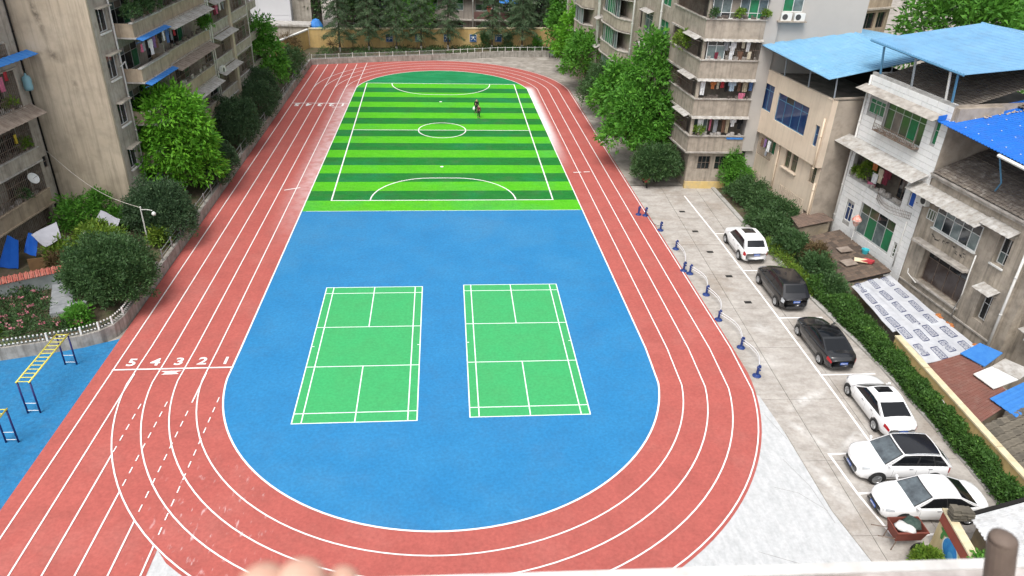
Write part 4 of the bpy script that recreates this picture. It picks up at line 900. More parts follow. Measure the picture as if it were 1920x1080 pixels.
ac(FS, 6.2, -.2, 14.1, 'left one of two white air conditioners side by side on the right-hand flats'); ac(FS, 7.25, -.2, 14.1, 'right one of two white air conditioners side by side, its round fan showing')
BANDS = [(3.45, 4.75), (6.5, 7.85), (9.55, 10.95), (12.65, 14.05), (15.75, 17.1), (18.8, 20.1)]
for i, (zb, zt) in enumerate(BANDS):
    t_ = BANDS[i + 1][0] if i < 5 else 23
    m = MB().fbox(FS, 0.12, 4.7, -.12, 0, zb, zt).fbox(FW, 0.0, 6.6, -.12, 0, zb, zt); bo = m.build('balcony', M_RW, C)
    MB().fbox(FS, -.10, 4.72, -.16, .10, zt + .002, zt + .09).build('ledge', M_RLIP, bo); MB().fbox(FS, -.12, 4.75, -.10, .14, zb - .13, zb - .003).build('soffit', M_RLIP, bo)
    MB().fbox(FW, .15, 6.7, -.16, .10, zt + .002, zt + .09).build('ledge', M_RLIP, bo); MB().fbox(FW, .16, 6.7, -.10, .14, zb - .13, zb - .003).build('soffit', M_RLIP, bo)
    MB().prism([FS.p(.13, -.125, 0)[:2], FS.p(4.69, -.125, 0)[:2], FS.p(4.69, -1.24, 0)[:2], FS.p(1.2, -1.24, 0)[:2], FW.p(6.6, -1.2, 0)[:2], FW.p(6.6, -.125, 0)[:2]], zb + .002, zb + .14).build('floor_slab', M_RW, bo)
    MB().fbox(FS, .05, .28, -.30, -.07, zt + .09, t_ - .13).build('corner_post', M_RW, C)
    if i == 3: window(FS, C, .35, 4.65, zt + .09, t_ - .14, -.10, 6, (.30,), M_WFRAME, None, [M_GLASSP, M_GLASSP, M_GLASSD, M_GLASSP, M_GLASSO, M_INSIDE, M_INSIDE, M_GLASSP, M_GLASSG, M_GLASSG, M_GLASSG, M_GLASSP])
    elif i == 2: window(FS, C, .4, 1.85, zt + .09, t_ - .14, -.10, 2, (.72,), M_WFRAME, None, [M_GLASSP, M_GLASSD]); grille(FS, C, 1.95, 4.65, zt + .1, t_ - .15, -.03, .13, M_RUST, 3)
    elif i == 0: window(FS, C, .4, 1.6, zt + .09, t_ - .14, -.6, 1, (), M_WFRAME, M_GLASSP); MB().fbox(FS, 3.2, 4.6, .02, .09, zt - .2, zt - .05).build('blue_ledge_board', M_AWNB, C)
    grille(FW, C, 1.0, 6.4, zt + .1, t_ - .15, -.05, .2, M_RUST, 3)
    tag(junk(FS, C, .5, 4.5, -.1, zt + .09, 14, .3).build('clutter', M_JUNK[i % 2], C), kind='stuff')
    awning(FW, C, .3, 3.0, t_ + .02, .55, .18, M_AWN, .05)
    if i < 3: awning(FS, C, -.1, 4.7, t_ - .02, .3, .14, M_AWN, .1)
# ground floor front
m = wallpanel(MB(), FS, .35, 4.7, .62, 3.3, [(.9, 2.3, 1.7, 2.9), (2.7, 4.5, 1.7, 2.9)], -.35, .2); m.build('wall', M_RW, C)
window(FS, C, .9, 2.3, 1.7, 2.9, -.5, 4, (.5,), M_RUST); window(FS, C, 2.7, 4.5, 1.7, 2.9, -.5, 4, (.5,), M_RUST)
M_YB = pm('peeling_yellow_base', (.62, .46, .20), (.55, .40, .16), 1.5, .9, .3, spots=((.34, .30, .25), .9), sscale=1.2)
MB().fbox(FS, .33, 4.72, -.6, -.25, -.06, .62).build('yellow_base', M_YB, C); fprism(FW, [(.3, -.5), (.3, -1.3), (7, -1.3), (7, -.5)], -.06, 3.3).build('side_wall', M_RW, C)
fprism(FS, [(.34, -.5), (.9, -.5), (.9, -1.24), (.34, -1.24)], .62, 3.3).build('corner_pier', M_RW, C)
# west side: bowed bays behind the trees
m = MB()
wallpanel(m, FW, 6.6, 43, -.06, 27, [(a, b, z + .95, z + 2.8) for z in [.3 + 3.07 * i for i in range(8)] for a, b in ((8.2, 10.2), (12.2, 14.2), (15.0, 16.0), (26.6, 27.4), (28.6, 30.0), (38, 40))], -.25, .25); m.build('wall', M_RW, C)
for i in range(1, 8):
    z = .3 + 3.07 * i
    for a, b, g in ((8.2, 10.2, M_GLASSG), (12.2, 14.2, M_GLASSP), (28.6, 30.0, M_GLASSG), (38, 40, M_GLASSD)): window(FW, C, a, b, z + .95, z + 2.8, -.35, 2, (.65,), M_ALU, g)
    for a, b in ((17.2, 26.2), (31.0, 37.0)):
        bow = [(lerp(a, b, u), 1.15 * math.sin(math.pi * u) ** .7 + .18 * math.sin(3 * math.pi * u) - .22) for u in [k / 14 for k in range(15)]]
        o = fprism(FW, bow + [(b, -.24), (a, -.24)], z + .1, z + 1.15).build('bowed_balcony', M_RW, C)
        fprism(FW, [(s, d + .16) for s, d in bow] + [(b, -.24), (a, -.24)], z + 3.02, z + 3.10).build('wavy_hood', M_RLIP, o)
        fprism(FW, [(s, d + .07) for s, d in bow] + [(b, -.24), (a, -.24)], z + 1.152, z + 1.24).build('ledge', M_RLIP, o)
        for k in range(3, 11):
            (s0, d0), (s1, d1) = bow[k], bow[k + 1]; q = MB().hexa([FW.p(s0, d0 - .1, z + 1.25), FW.p(s1, d1 - .1, z + 1.25), FW.p(s1, d1 - .14, z + 1.25), FW.p(s0, d0 - .14, z + 1.25)][::-1], [FW.p(s0, d0 - .1, z + 3.0), FW.p(s1, d1 - .1, z + 3.0), FW.p(s1, d1 - .14, z + 3.0), FW.p(s0, d0 - .14, z + 3.0)][::-1])
            q.build('pane', (M_GLASSG if 5 <= k <= 8 and a < 20 else (M_GLASSD, M_GLASSP)[k % 2]), o)
            MB().tube([FW.p(s0, d0 - .08, z + 1.25), FW.p(s0, d0 - .08, z + 3.0)], .025, 4).build('mullion', M_ALU, o)
    awning(FW, C, 26.8, 28.2, z + 3.0, .8, .3, M_AWN, -.2); awning(FW, C, 11.9, 14.4, z + 3.05, .6, .2, M_AWN, -.2)
for s in (9.3, 16.5, 27.7, 28.1, 41.8): pipe(FW, C, s, 0, 27, .12, .09)
cloth(FW, 35.5, .9, 10.9, .5, 1.1, 'pale blue', 'shirt', 'pale blue shirt on a bowed balcony at the far end of the right-hand flats')
bl = 'right-hand flats'
wash(FS, -.02, 'third floor', bl, [(1.95, 12.5, .34, .75, 'grey', 'shirt'), (2.4, 12.45, .34, 1.0, 'white', 'shirt'), (3.25, 12.5, .26, .55, 'cream', 'towel'), (3.65, 12.5, .34, .8, 'white', 'towel'), (2.35, 11.6, .3, .6, 'white', 'cloth'), (3.1, 11.7, .45, .7, 'brown', 'cloth'), (3.85, 11.7, .3, .6, 'cream', 'cloth'), (1.2, 11.6, .3, .5, 'maroon', 'cloth')])
wash(FS, -.05, 'second floor', bl, [(.5, 9.4, .4, 1.2, 'white', 'towel'), (1.35, 9.4, .28, .7, 'orange', 'shirt'), (1.75, 9.4, .2, .7, 'cream', 'towel'), (2.1, 9.4, .3, .6, 'red', 'cloth'), (2.45, 9.4, .26, .9, 'black', 'trousers'), (2.9, 9.4, .42, .85, 'pale blue', 'shirt'), (3.55, 9.4, .26, .85, 'brown', 'towel'), (4.0, 9.4, .42, .9, 'beige', 'towel'), (3.85, 8.4, .55, .5, 'pink', 'cloth'), (4.45, 9.4, .3, .8, 'blue', 'towel')])
wash(FS, -.05, 'first floor', bl, [(.8, 6.3, .5, 1.2, 'white', 'towel'), (1.65, 6.35, .16, 1.1, 'pink', 'towel'), (2.1, 6.3, .34, 1.2, 'grey', 'towel'), (2.75, 6.3, .3, 1.2, 'brown', 'cloth'), (3.1, 6.3, .3, 1.25, 'beige', 'cloth'), (3.55, 6.3, .3, .7, 'white', 'shirt'), (4.1, 6.3, .3, .9, 'black', 'shirt')])
# ================================================================== BEIGE HOUSE
M_HB = pm('beige_house_render', (.68, .57, .45), (.62, .51, .40), .5, .85, .15, streak=((.36, .29, .22), .25), mott=.08, msc=1.5)
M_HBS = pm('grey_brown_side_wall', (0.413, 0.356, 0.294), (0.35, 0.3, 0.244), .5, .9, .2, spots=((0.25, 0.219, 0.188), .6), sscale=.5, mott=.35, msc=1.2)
M_ROOFB = pm('light_blue_roof_sheet', (.16, .35, .52), (.19, .38, .545), .6, .42, .1, spots=((.28, .50, .68), .4), sscale=1.2, mott=.12, msc=1.2)
M_ROOFB2 = pm('mid_blue_roof_sheet', (.14, .31, .49), (.17, .345, .52), .6, .45, .1, mott=.15, msc=1.2)
M_ROOFD = pm('deep_blue_roof_sheet', (.012, .125, .50), (.018, .145, .54), .8, .42, .1, spots=((.03, .14, .55), .3), sscale=2, mott=.12)
M_BSTEEL = solid('blue_steel', (.07, .20, .33), .5)
M_GSTEEL = solid('grey_steel', (.24, .27, .30), .5)
H = thing('house', 'beige three-storey house with blue windows under a light blue roof', 'house', (26.5, 52, 0))
F2 = Fac(26.3, 51.2, -10, -1)
fprism(F2, [(.1, -1.0), (10, -1.0), (10, -9), (.1, -9)], -1.8, 10.0).build('core', M_INSIDE, H)
m = MB(); wallpanel(m, F2, 0, 10.1, 5.45, 10.25, [(7.4, 9.85, 7.15, 9.26), (2.45, 6.78, 6.83, 9.03), (.75, 1.28, 6.58, 8.15)], 0, .25)
m.fbox(F2, 0, 10.1, -.5, -.001, 5.25, 5.45); m.fbox(F2, 0, 10.1, -.2, .04, 10.25, 10.33); m.build('upper_wall', M_HB, H)
window(F2, H, 7.4, 9.85, 7.15, 9.26, -.15, 3, (.76,), M_BSTEEL, M_GLASSB); window(F2, H, 2.45, 6.78, 6.83, 9.03, -.15, 4, (.76,), M_BSTEEL, M_GLASSB, [M_GLASSB, M_GLASSB, M_GLASSB, M_GLASSB, M_GLASSB, M_GLASSD, M_GLASSB, M_GLASSB]); window(F2, H, .75, 1.28, 6.58, 8.15, -.15, 1, (.55,), M_BSTEEL, M_GLASSB)
m = MB(); wallpanel(m, F2, 0, 10.1, -.06, 5.25, [(6.25, 7.9, 3.9, 5.2), (2.95, 4.7, 3.65, 5.1), (.45, 1.2, 3.7, 5.0), (1.15, 4.6, .15, 2.15), (7.6, 9.4, .2, 1.9), (.35, .95, -.05, 1.5)], -.4, .25); m.build('lower_wall', M_HB, H)
window(F2, H, 6.25, 7.9, 3.9, 5.2, -.55, 2, (), M_ALU, M_GLASSG); window(F2, H, 2.95, 3.8, 3.65, 5.1, -.55, 2, (.6,), M_RUST, M_GLASSO); window(F2, H, 3.9, 4.7, 3.65, 5.1, -.55, 2, (.6,), M_RUST, M_GLASSO); window(F2, H, .45, 1.2, 3.7, 5.0, -.55, 2, (.5,), M_RUST, M_GLASSO)
MB().fbox(F2, 2.8, 4.85, -.4, -.2, 3.55, 3.64).build('sill', M_HB, H); MB().fbox(F2, 3.8, 3.9, -.6, -.38, 3.65, 5.1).build('pillar', M_HB, H)
for s0, s1, z0, z1 in ((1.15, 4.6, .15, 2.15), (7.6, 9.4, .2, 1.9)):
    n = round((s1 - s0) / .24)
    for i in range(n): s = lerp(s0, s1, (i + .5) / n); MB().fbox(F2, s - .065, s + .065, -.55, -.36, z0, z1).build('fin', M_HB, H)
    MB().fbox(F2, s0, s1, -.5, -.40, (z0 + z1) / 2 - .05, (z0 + z1) / 2 + .05).build('cross_bar', M_HB, H)
pipe(F2, H, 5.55, 0, 5.4, -.3, .07, M_CREAMP); pipe(F2, H, .28, 4.1, 8.9, .10, .085, M_CREAMP); pipe(F2, H, .12, 0, 4.0, -.25, .085, M_CREAMP)
grille(F2, H, 6.1, 8.05, 3.6, 5.3, .0, .16, M_RUST, 3)
q = lambda s, d: F2.p(s, d, 0)[:2]
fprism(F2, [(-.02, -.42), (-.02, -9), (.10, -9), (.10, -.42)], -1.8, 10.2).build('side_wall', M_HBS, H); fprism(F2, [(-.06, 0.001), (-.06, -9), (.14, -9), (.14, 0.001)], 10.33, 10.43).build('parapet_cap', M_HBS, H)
fprism(F2, [(-.02, 0), (-.02, -.42), (.10, -.42), (.10, -.001)], 5.25, 10.25).build('corner_wall', M_HB, H)
fprism(F2, [(.2, -.2), (10, -.2), (10, -9), (.2, -9)], 9.6, 9.75).build('terrace_floor', M_HBS, H)
fprism(F2, [(.2, -5.5), (10, -5.5), (10, -5.7), (.2, -5.7)], 9.75, 12.0).build('terrace_wall', M_DARK, H)
for s in (.1, 3.3, 6.6, 9.8): MB().tube([F2.p(s, -.1, 10.3), F2.p(s, .05, 12.0)], .055, 6).build('roof_post', M_GSTEEL, H)
MB().tube([F2.p(.1, -4.2, 10.2), F2.p(.1, -4.2, 12.5)], .055, 6).build('roof_post', M_GSTEEL, H)
E0, E1, R0, R1, W0, W1 = F2.p(10.45, .95, 12.28), F2.p(-.3, .95, 11.86), F2.p(10.9, -6.4, 13.35), F2.p(-.1, -6.4, 13.0), F2.p(11, -13, 12.3), F2.p(0, -13, 12.0)
corr(H, E0, E1, R0, R1, M_ROOFB, 'roof_slope', h=.06); corr(H, W0, W1, R0, R1, M_ROOFB, 'roof_slope', h=.06)
MB().tube([R0, R1], .09, 6).build('roof_ridge', M_ROOFB, H); MB().tube([E0, E1], .05, 4).build('roof_edge', M_ROOFB2, H)
wash(F2, .02, 'barred', 'beige house', [(6.5, 5.1, .4, .9, 'white', 'towel'), (7.1, 5.1, .35, .7, 'purple', 'cloth'), (6.7, 4.4, .3, .6, 'grey', 'cloth'), (7.6, 5.0, .3, .7, 'brown', 'cloth')])

# ================================================================== WHITE TILED HOUSE
M_WT = pm('white_wall_tile', (.82, .82, .81), (.76, .765, .76), .8, .45, .05, streak=((.52, .50, .46), .22), tone=.06)
M_GROUT = pm('dark_grout', (0.45, 0.443, 0.427), (0.3, 0.292, 0.277), 2, .9)
M_RT = pm('old_roof_tile', (0.102, 0.084, 0.0696), (0.162, 0.138, 0.114), 2.5, .9, .4, spots=((0.204, 0.186, 0.162), .7), sscale=1.2, tone=.2)
M_RTL = pm('lichen_roof_tile', (.20, .17, .14), (.12, .10, .085), 2.5, .9, .5, spots=((.38, .35, .31), .8), sscale=2.2)
Wh = thing('house', 'white tiled house with green windows and pale blue ribbed roof', 'house', (29, 47, 0))
F3 = Fac(28.5, 50.7, -9, -1)
S0, S1 = -7.75, .22
fprism(F3, [(S0 + .02, -.9), (S1 - .02, -.9), (S1 - .02, -10), (S0 + .02, -10)], -1.8, 11.4).build('core', M_INSIDE, Wh)
fprism(F3, [(S1 - .1, -.05), (S1, -.05), (S1, -10), (S1 - .1, -10)], -1.8, 12.35).build('side_wall', M_GROUT, Wh); fprism(F3, [(S0, -.04), (S0 + .1, -.04), (S0 + .1, -10), (S0, -10)], -1.8, 12.35).build('side_wall', M_HBS, Wh)
holes3 = [(-5.95, -2.0, 9.05, 11.0), (-1.95, -.22, 9.75, 10.75), (-7.15, -6.7, 9.6, 11.1), (-5.95, -.25, 5.1, 7.1), (-7.0, -6.45, 5.3, 6.95), (-1.58, -.75, 1.75, 3.15), (-6.05, -2.3, 1.45, 3.75), (-6.72, -6.42, 1.5, 2.5)]
m = MB(); wallpanel(m, F3, S0, S1, -1.8, 12.4, holes3, -.03, .3); m.fbox(F3, S0, S1, -.25, -.031, 12.3, 12.4); m.build('wall', M_GROUT, Wh)
z = -.1; r_ = 0
while z < 12.2:
    h = .385; s = S0 - (.45 if r_ % 2 else 0)
    while s < S1:
        a, b, c, e = max(s, S0), min(s + .9, S1), z, min(z + h, 12.4); segs = [(a, b)]
        for ha, hb, hc, he in holes3:
            if hc < e - .02 and he > c + .02:
                segs = [q_ for x, y in segs for q_ in ((x, min(y, ha)), (max(x, hb), y)) if q_[1] - q_[0] > .04]
        for a2, b2 in segs: MB().fbox(F3, a2 + .012, b2 - .012, -.03, random.uniform(.0, .006), c + .012, e - .012).build('wall_tile', M_WT, Wh)
        s += .9
    z += h; r_ += 1
window(F3, Wh, -5.95, -2.0, 9.05, 11.0, -.2, 5, (.75,), M_ALU, None, [M_GLASSO, M_GLASSO, M_GLASSG, M_GLASSO, M_GLASSO, M_GLASSO, M_INSIDE, M_GLASSO, M_GLASSO, M_GLASSO]); window(F3, Wh, -1.95, -.22, 9.75, 10.75, -.15, 3, (.7,), M_ALU, M_GLASSG); window(F3, Wh, -7.15, -6.7, 9.6, 11.1, -.15, 1, (.6,), M_ALU, M_GLASSG)
MB().fbox(F3, -6.0, -1.9, .0, .55, 8.98, 9.05).build('cage_shelf', M_RUST, Wh); grille(F3, Wh, -6.0, -1.9, 9.05, 9.5, .52, .16, M_RUST, 3); tag(junk(F3, Wh, -5.8, -2.2, .3, 9.05, 12, .18).build('clutter', M_JUNK[0], Wh), kind='stuff')
for s in (-6.0, -1.9): grille(F3, Wh, s - .01, s + .01, 9.05, 10.4, .5, .3, M_RUST, 4)
awning(F3, Wh, -7.3, .5, 11.55, .8, .30, M_RLIP, .05, False)
MB().fbox(F3, S0, .22, -1.3, -1.2, 4.3, 7.2).build('inner_wall', M_INSIDE, Wh)
window(F3, Wh, -7.0, -6.45, 5.3, 6.95, -.12, 1, (.8,), M_WFRAME, pm('bright_blue_door', (.02, .09, .40), rough=.5)); window(F3, Wh, -6.1, -4.6, 5.1, 7.1, -.6, 3, (), M_RUST, M_GLASSD)
awning(F3, Wh, -7.55, 1.0, 7.78, 1.15, .45, M_AWN, .05, False); tag(junk(F3, Wh, -5.8, -.4, .1, 5.12, 18, .35).build('clutter', M_JUNK[0], Wh), kind='stuff')
bowl = [(lerp(-7.1, -3.6, u), .5 * math.sin(math.pi * u)) for u in [k / 10 for k in range(11)]]
m = MB()
for zz in (4.6, 4.8, 5.0): m.tube([F3.p(s, d + .02, zz - .15 * math.sin(math.pi * i / 10)) for i, (s, d) in enumerate(bowl)], .012, 4)
for i, (s, d) in enumerate(resample(bowl, .14)): m.tube([F3.p(s, d + .02, 5.02), F3.p(s, d * .75 + .02, 4.5)], .01, 4)
tag(m.build('basket_grille', M_RUST, Wh), kind='stuff')
window(F3, Wh, -1.58, -.75, 1.75, 3.15, -.12, 2, (.75,), M_WFRAME, M_GLASSB); window(F3, Wh, -6.05, -2.3, 1.45, 3.75, -.15, 4, (.68,), M_ALU, None, [M_GLASSG, M_GLASSO, M_GLASSP, M_GLASSD, M_GLASSG, M_GLASSO, M_GLASSP, M_GLASSO]); window(F3, Wh, -6.72, -6.42, 1.5, 2.5, -.1, 1, (.3, .6), M_WFRAME, M_GLASSO)
pipe(F3, Wh, .12, -1.7, 12.2, .10, .075); pipe(F3, Wh, -7.0, 1.0, 4.4, .08, .04)
tiles(Wh, F3.p(S0, -.35, 12.0), F3.p(.1, -.35, 12.0), F3.p(S0, -7, 13.9), F3.p(.1, -7, 13.9), M_RT, .25, .28)
tiles(Wh, F3.p(S0 - 6.2, -4.6, 12.1), F3.p(S0, -4.6, 12.1), F3.p(S0 - 6.2, -10.5, 14.0), F3.p(S0, -10.5, 14.0), M_RT, .25, .28)
MB().fbox(F3, S0 - .3, S0, -3.4, -.2, 11.2, 12.2).build('gable_end', M_HBS, Wh)
E0, E1, R0, R1 = F3.p(.9, .3, 14.42), F3.p(-8.0, .3, 14.25), F3.p(1.3, -8.6, 15.35), F3.p(-9.2, -8.6, 15.2)
corr(Wh, E0, E1, R0, R1, M_ROOFB2, 'roof_slope', .26, h=.06); corr(Wh, F3.p(1.3, -15, 14.3), F3.p(-9.2, -15, 14.2), R0, R1, M_ROOFB2, 'roof_slope', .26, h=.06)
MB().tube([R0, R1], .09, 6).build('roof_ridge', M_ROOFB, Wh); MB().tube([(E0[0], E0[1], E0[2] - .05), (E1[0], E1[1], E1[2] - .05)], .07, 4).build('roof_edge', M_BSTEEL, Wh)
for s, mt, lean in ((-.4, M_BSTEEL, .1), (-3.6, M_GSTEEL, .1), (-6.75, M_PIPE, .02), (-7.3, M_BSTEEL, .25)): MB().tube([F3.p(s, -.15, 12.3), F3.p(s - lean * .3, .15, 14.2)], .075, 6).build('roof_post', mt, Wh)
wash(F3, -.05, 'plant-filled', 'white tiled house', [(-2.5, 6.75, .5, .5, 'orange', 'cloth'), (-2.75, 6.1, .6, .7, 'white', 'towel'), (-3.35, 6.6, .4, 1.0, 'cream', 'shirt'), (-3.9, 6.7, .5, 1.0, 'maroon', 'shirt'), (-2.6, 5.35, .9, .28, 'pink', 'cloth')])

# ================================================================== GREY HOUSE WITH DEEP BLUE ROOF
M_GH = pm('mottled_grey_render', (0.452, 0.392, 0.317), (0.317, 0.277, 0.23), .7, .92, .35, spots=((0.203, 0.176, 0.142), .75), sscale=.55, streak=((0.115, 0.101, 0.081), .6), mott=.4, msc=1.6)
G = thing('house', 'stained grey-brown house with a deep blue ribbed roof over old tiles', 'house', (30, 39, 0))
T0, T1 = -15.9, -7.8
fprism(F3, [(T0, -1.0), (T1, -1.0), (T1, -11), (T0, -11)], -1.8, 7.9).build('core', M_INSIDE, G)
holes4 = [(-12.72, -9.1, 4.95, 6.6), (-14.85, -13.95, 4.95, 6.7), (-12.85, -9.1, 1.2, 3.5), (-15.0, -14.15, 1.3, 3.2), (-9.0, -8.3, 5.2, 5.9)]
m = MB(); wallpanel(m, F3, T0, T1, -1.8, 8.0, holes4, -.06, .55); m.fbox(F3, T0 - .001, T0 + .1, -11, -.061, -1.8, 8.0); m.build('wall', M_GH, G)
MB().fbox(F3, T0 - .1, T1, -.3, .22, 8.0, 8.12).fbox(F3, T0 - .1, T1, -.3, .12, 7.82, 7.999).build('cornice', M_RLIP, G)
window(F3, G, -12.72, -9.1, 4.95, 6.6, -.05, 5, (.62,), M_WFRAME, None, [M_GLASSP, M_GLASSD, M_GLASSD, M_GLASSD, M_GLASSP, M_GLASSD, M_GLASSD, M_GLASSP, M_GLASSP, M_GLASSD], sill=M_WPAINT)
window(F3, G, -14.85, -13.95, 4.95, 6.7, -.45, 2, (.4,), M_WFRAME, None, [M_GLASSD, M_GLASSD, M_GLASSP, M_GLASSD]); MB().fbox(F3, -14.9, -13.9, -.45, .05, 4.86, 4.945).build('sill', M_WPAINT, G)
window(F3, G, -12.85, -9.1, 1.2, 3.5, -.5, 4, (.7,), M_RUST, M_GLASSD, [pm('brown_dark_glass', (.05, .035, .03), (.10, .085, .08), 1, .2), M_GLASSD]); window(F3, G, -15.0, -14.15, 1.3, 3.2, -.5, 2, (.55,), M_WFRAME, M_GLASSD); window(F3, G, -9.0, -8.3, 5.2, 5.9, -.1, 3, (), M_WFRAME, M_GLASSO)
MB().fbox(F3, -13.0, -8.9, -.06, .10, 1.08, 1.19).build('sill', M_RLIP, G); MB().fbox(F3, T0, T1, -.06, .02, .55, .65).build('string_course', M_RLIP, G)
awning(F3, G, -13.1, -6.95, 7.25, 1.1, .45, M_AWN, -.05); awning(F3, G, -15.1, -12.95, 7.35, .75, .3, M_AWN, -.05); awning(F3, G, -15.3, -14.0, 3.65, .75, .25, M_AWN, -.05)
MB().fbox(F3, -12.95, -8.3, -.06, .55, 3.72, 3.85).build('canopy', M_RLIP, G)
MB().tube([F3.p(-13.0, .1, 4.9), F3.p(-13.05, .16, 3.9), F3.p(-13.15, .2, 2.4), F3.p(-12.95, .16, 1.3), F3.p(-12.9, .1, .6)], .045, 6).build('bent_pipe', M_PIPE, G, smooth=True); MB().tube([F3.p(-8.4, .1, 1.6), F3.p(-8.5, .12, 1.3), F3.p(-9.4, .12, 1.05)], .035, 5).build('bent_pipe', M_PIPE, G)
lt = MB(); rs = random.Random(5)
for k in range(9):
    s, z = -9.25 - .3 * k - (.35 if k > 4 else 0), 4.42 + rs.uniform(-.08, .08)
    for j in range(3):
        a = rs.uniform(-.6, .9); L_ = rs.uniform(.12, .26); p0 = (s + rs.uniform(-.08, .08), z + rs.uniform(-.12, .12)); p1 = (p0[0] - L_ * math.cos(a), p0[1] - L_ * math.sin(a) * .6)
        dx, dz = (p1[1] - p0[1]) * .18, -(p1[0] - p0[0]) * .18
        q4 = [F3.p(p0[0] + dx, -.05, p0[1] + dz), F3.p(p1[0] + dx * .4, -.05, p1[1] + dz * .4), F3.p(p1[0] - dx * .4, -.05, p1[1] - dz * .4), F3.p(p0[0] - dx, -.05, p0[1] - dz)]
        lt.add(q4, [(0, 1, 2, 3)])
lt.build('brushed_lettering', solid('black_wall_ink', (.035, .03, .028), .8), G)
ac(F3, -8.0, .1, 6.05, 'white air conditioner with a round fan under the long awning of the grey house')
tiles(G, F3.p(T0 - .2, .15, 8.15), F3.p(T1, .15, 8.15), F3.p(T0 - .2, -2.4, 9.05), F3.p(T1, -2.4, 9.05), M_RTL, .25, .26)
tiles(G, F3.p(T0 - .2, -2.38, 9.07), F3.p(T1, -2.38, 9.07), F3.p(T0 - .2, -8, 11.0), F3.p(T1, -8, 11.0), M_RT, .25, .28)
E0, E1, R0, R1 = F3.p(-7.45, .55, 11.28), F3.p(-17.5, .55, 10.9), F3.p(-7.6, -9.5, 12.75), F3.p(-17.6, -9.5, 12.4)
corr(G, E0, E1, R0, R1, M_ROOFD, 'roof_slope', .24, h=.04)
u_ = Vector((0, 0, .32)); m = MB(); a, b = Vector(E0) + Vector(F3.t) * .03, Vector(R0) + Vector(F3.t) * .03; m.hexa([a, b, b + F3.t * .06, a + F3.t * .06], [a + u_, b + u_, b + u_ + F3.t * .06, a + u_ + F3.t * .06]); m.build('roof_flashing', M_ROOFD, G)
MB().tube([F3.p(-12.6, .72, 10.98), F3.p(-17.5, .72, 10.8)], .10, 6).build('gutter', M_WPAINT, G); MB().tube([F3.p(-12.1, .2, 11.0), F3.p(-12.4, -.4, 9.2), F3.p(-12.1, -.5, 8.6)], .05, 6).build('roof_post', M_BSTEEL, G)
lf = MB()
for i in range(60):
    u = random.random(); v = min(1, abs(random.gauss(.34, .05)) + u * .0); c = Vector(E0).lerp(Vector(R0), .25 + u * .7) + Vector(E1 - Vector(E0) if 0 else (Vector(E1) - Vector(E0))) * (.06 + .03 * random.random()); lf.box((c.x, c.y, c.z + .06), (.12, .10, .03), random.random() * 3)
tag(lf.build('fallen_leaves', pm('dry_leaf', (.45, .33, .22), (.55, .47, .38), 6, .9), G), kind='stuff')
fx = MB()
for i in range(9):
    for j in range(7):
        c = Vector(E0).lerp(Vector(E1), (i + .4 + .2 * (j % 2)) / 9.5).lerp(Vector(R0).lerp(Vector(R1), (i + .4) / 9.5), (j + .5) / 7.5); fx.box((c.x, c.y, c.z + .05), (.06, .06, .03))
tag(fx.build('roof_fixing', M_WPAINT, G), kind='stuff')
pipe(F3, G, -16.0, -.8, 7.9, .14, .075); MB().fbox(F3, -16.5, -15.9, -1.0, -.3, -1.8, 7.9).build('joint_wall', M_GH, G)
# house at the right edge
E_ = thing('house', 'shabby pale house cut off at the right edge beside the grey house', 'house', (31.5, 31, 0))
fprism(F3, [(-26, -2.2), (-16.5, -2.2), (-16.5, -9), (-26, -9)], -1.8, 8.4).build('core', M_INSIDE, E_)
h5 = [(-19.5, -17.4, 5.2, 6.6), (-18.9, -17.5, 2.2, 3.4), (-23.5, -20.5, 2.0, 3.6), (-23.5, -20.5, 5.0, 6.6)]
m = MB(); wallpanel(m, F3, -26, -16.5, -1.8, 8.4, h5, -.9, .4); m.build('wall', M_GH, E_)
for a, b, c, e in h5: window(F3, E_, a, b, c, e, -1.2, 2, (.6,), M_RUST)
MB().fbox(F3, -26, -16.5, -.9, -.55, 3.9, 4.9).build('balcony', M_RW, E_); MB().fbox(F3, -18.8, -17.6, -.9, -.2, 1.9, 2.0).build('shelf', M_WPAINT, E_); awning(F3, E_, -18.6, -17.2, 2.6, .8, .2, M_AWN, -.8)
corr(E_, F3.p(-16.4, -.3, 8.3), F3.p(-26, -.3, 8.3), F3.p(-16.4, -8, 9.4), F3.p(-26, -8, 9.4), M_AWNR, 'roof_slope')

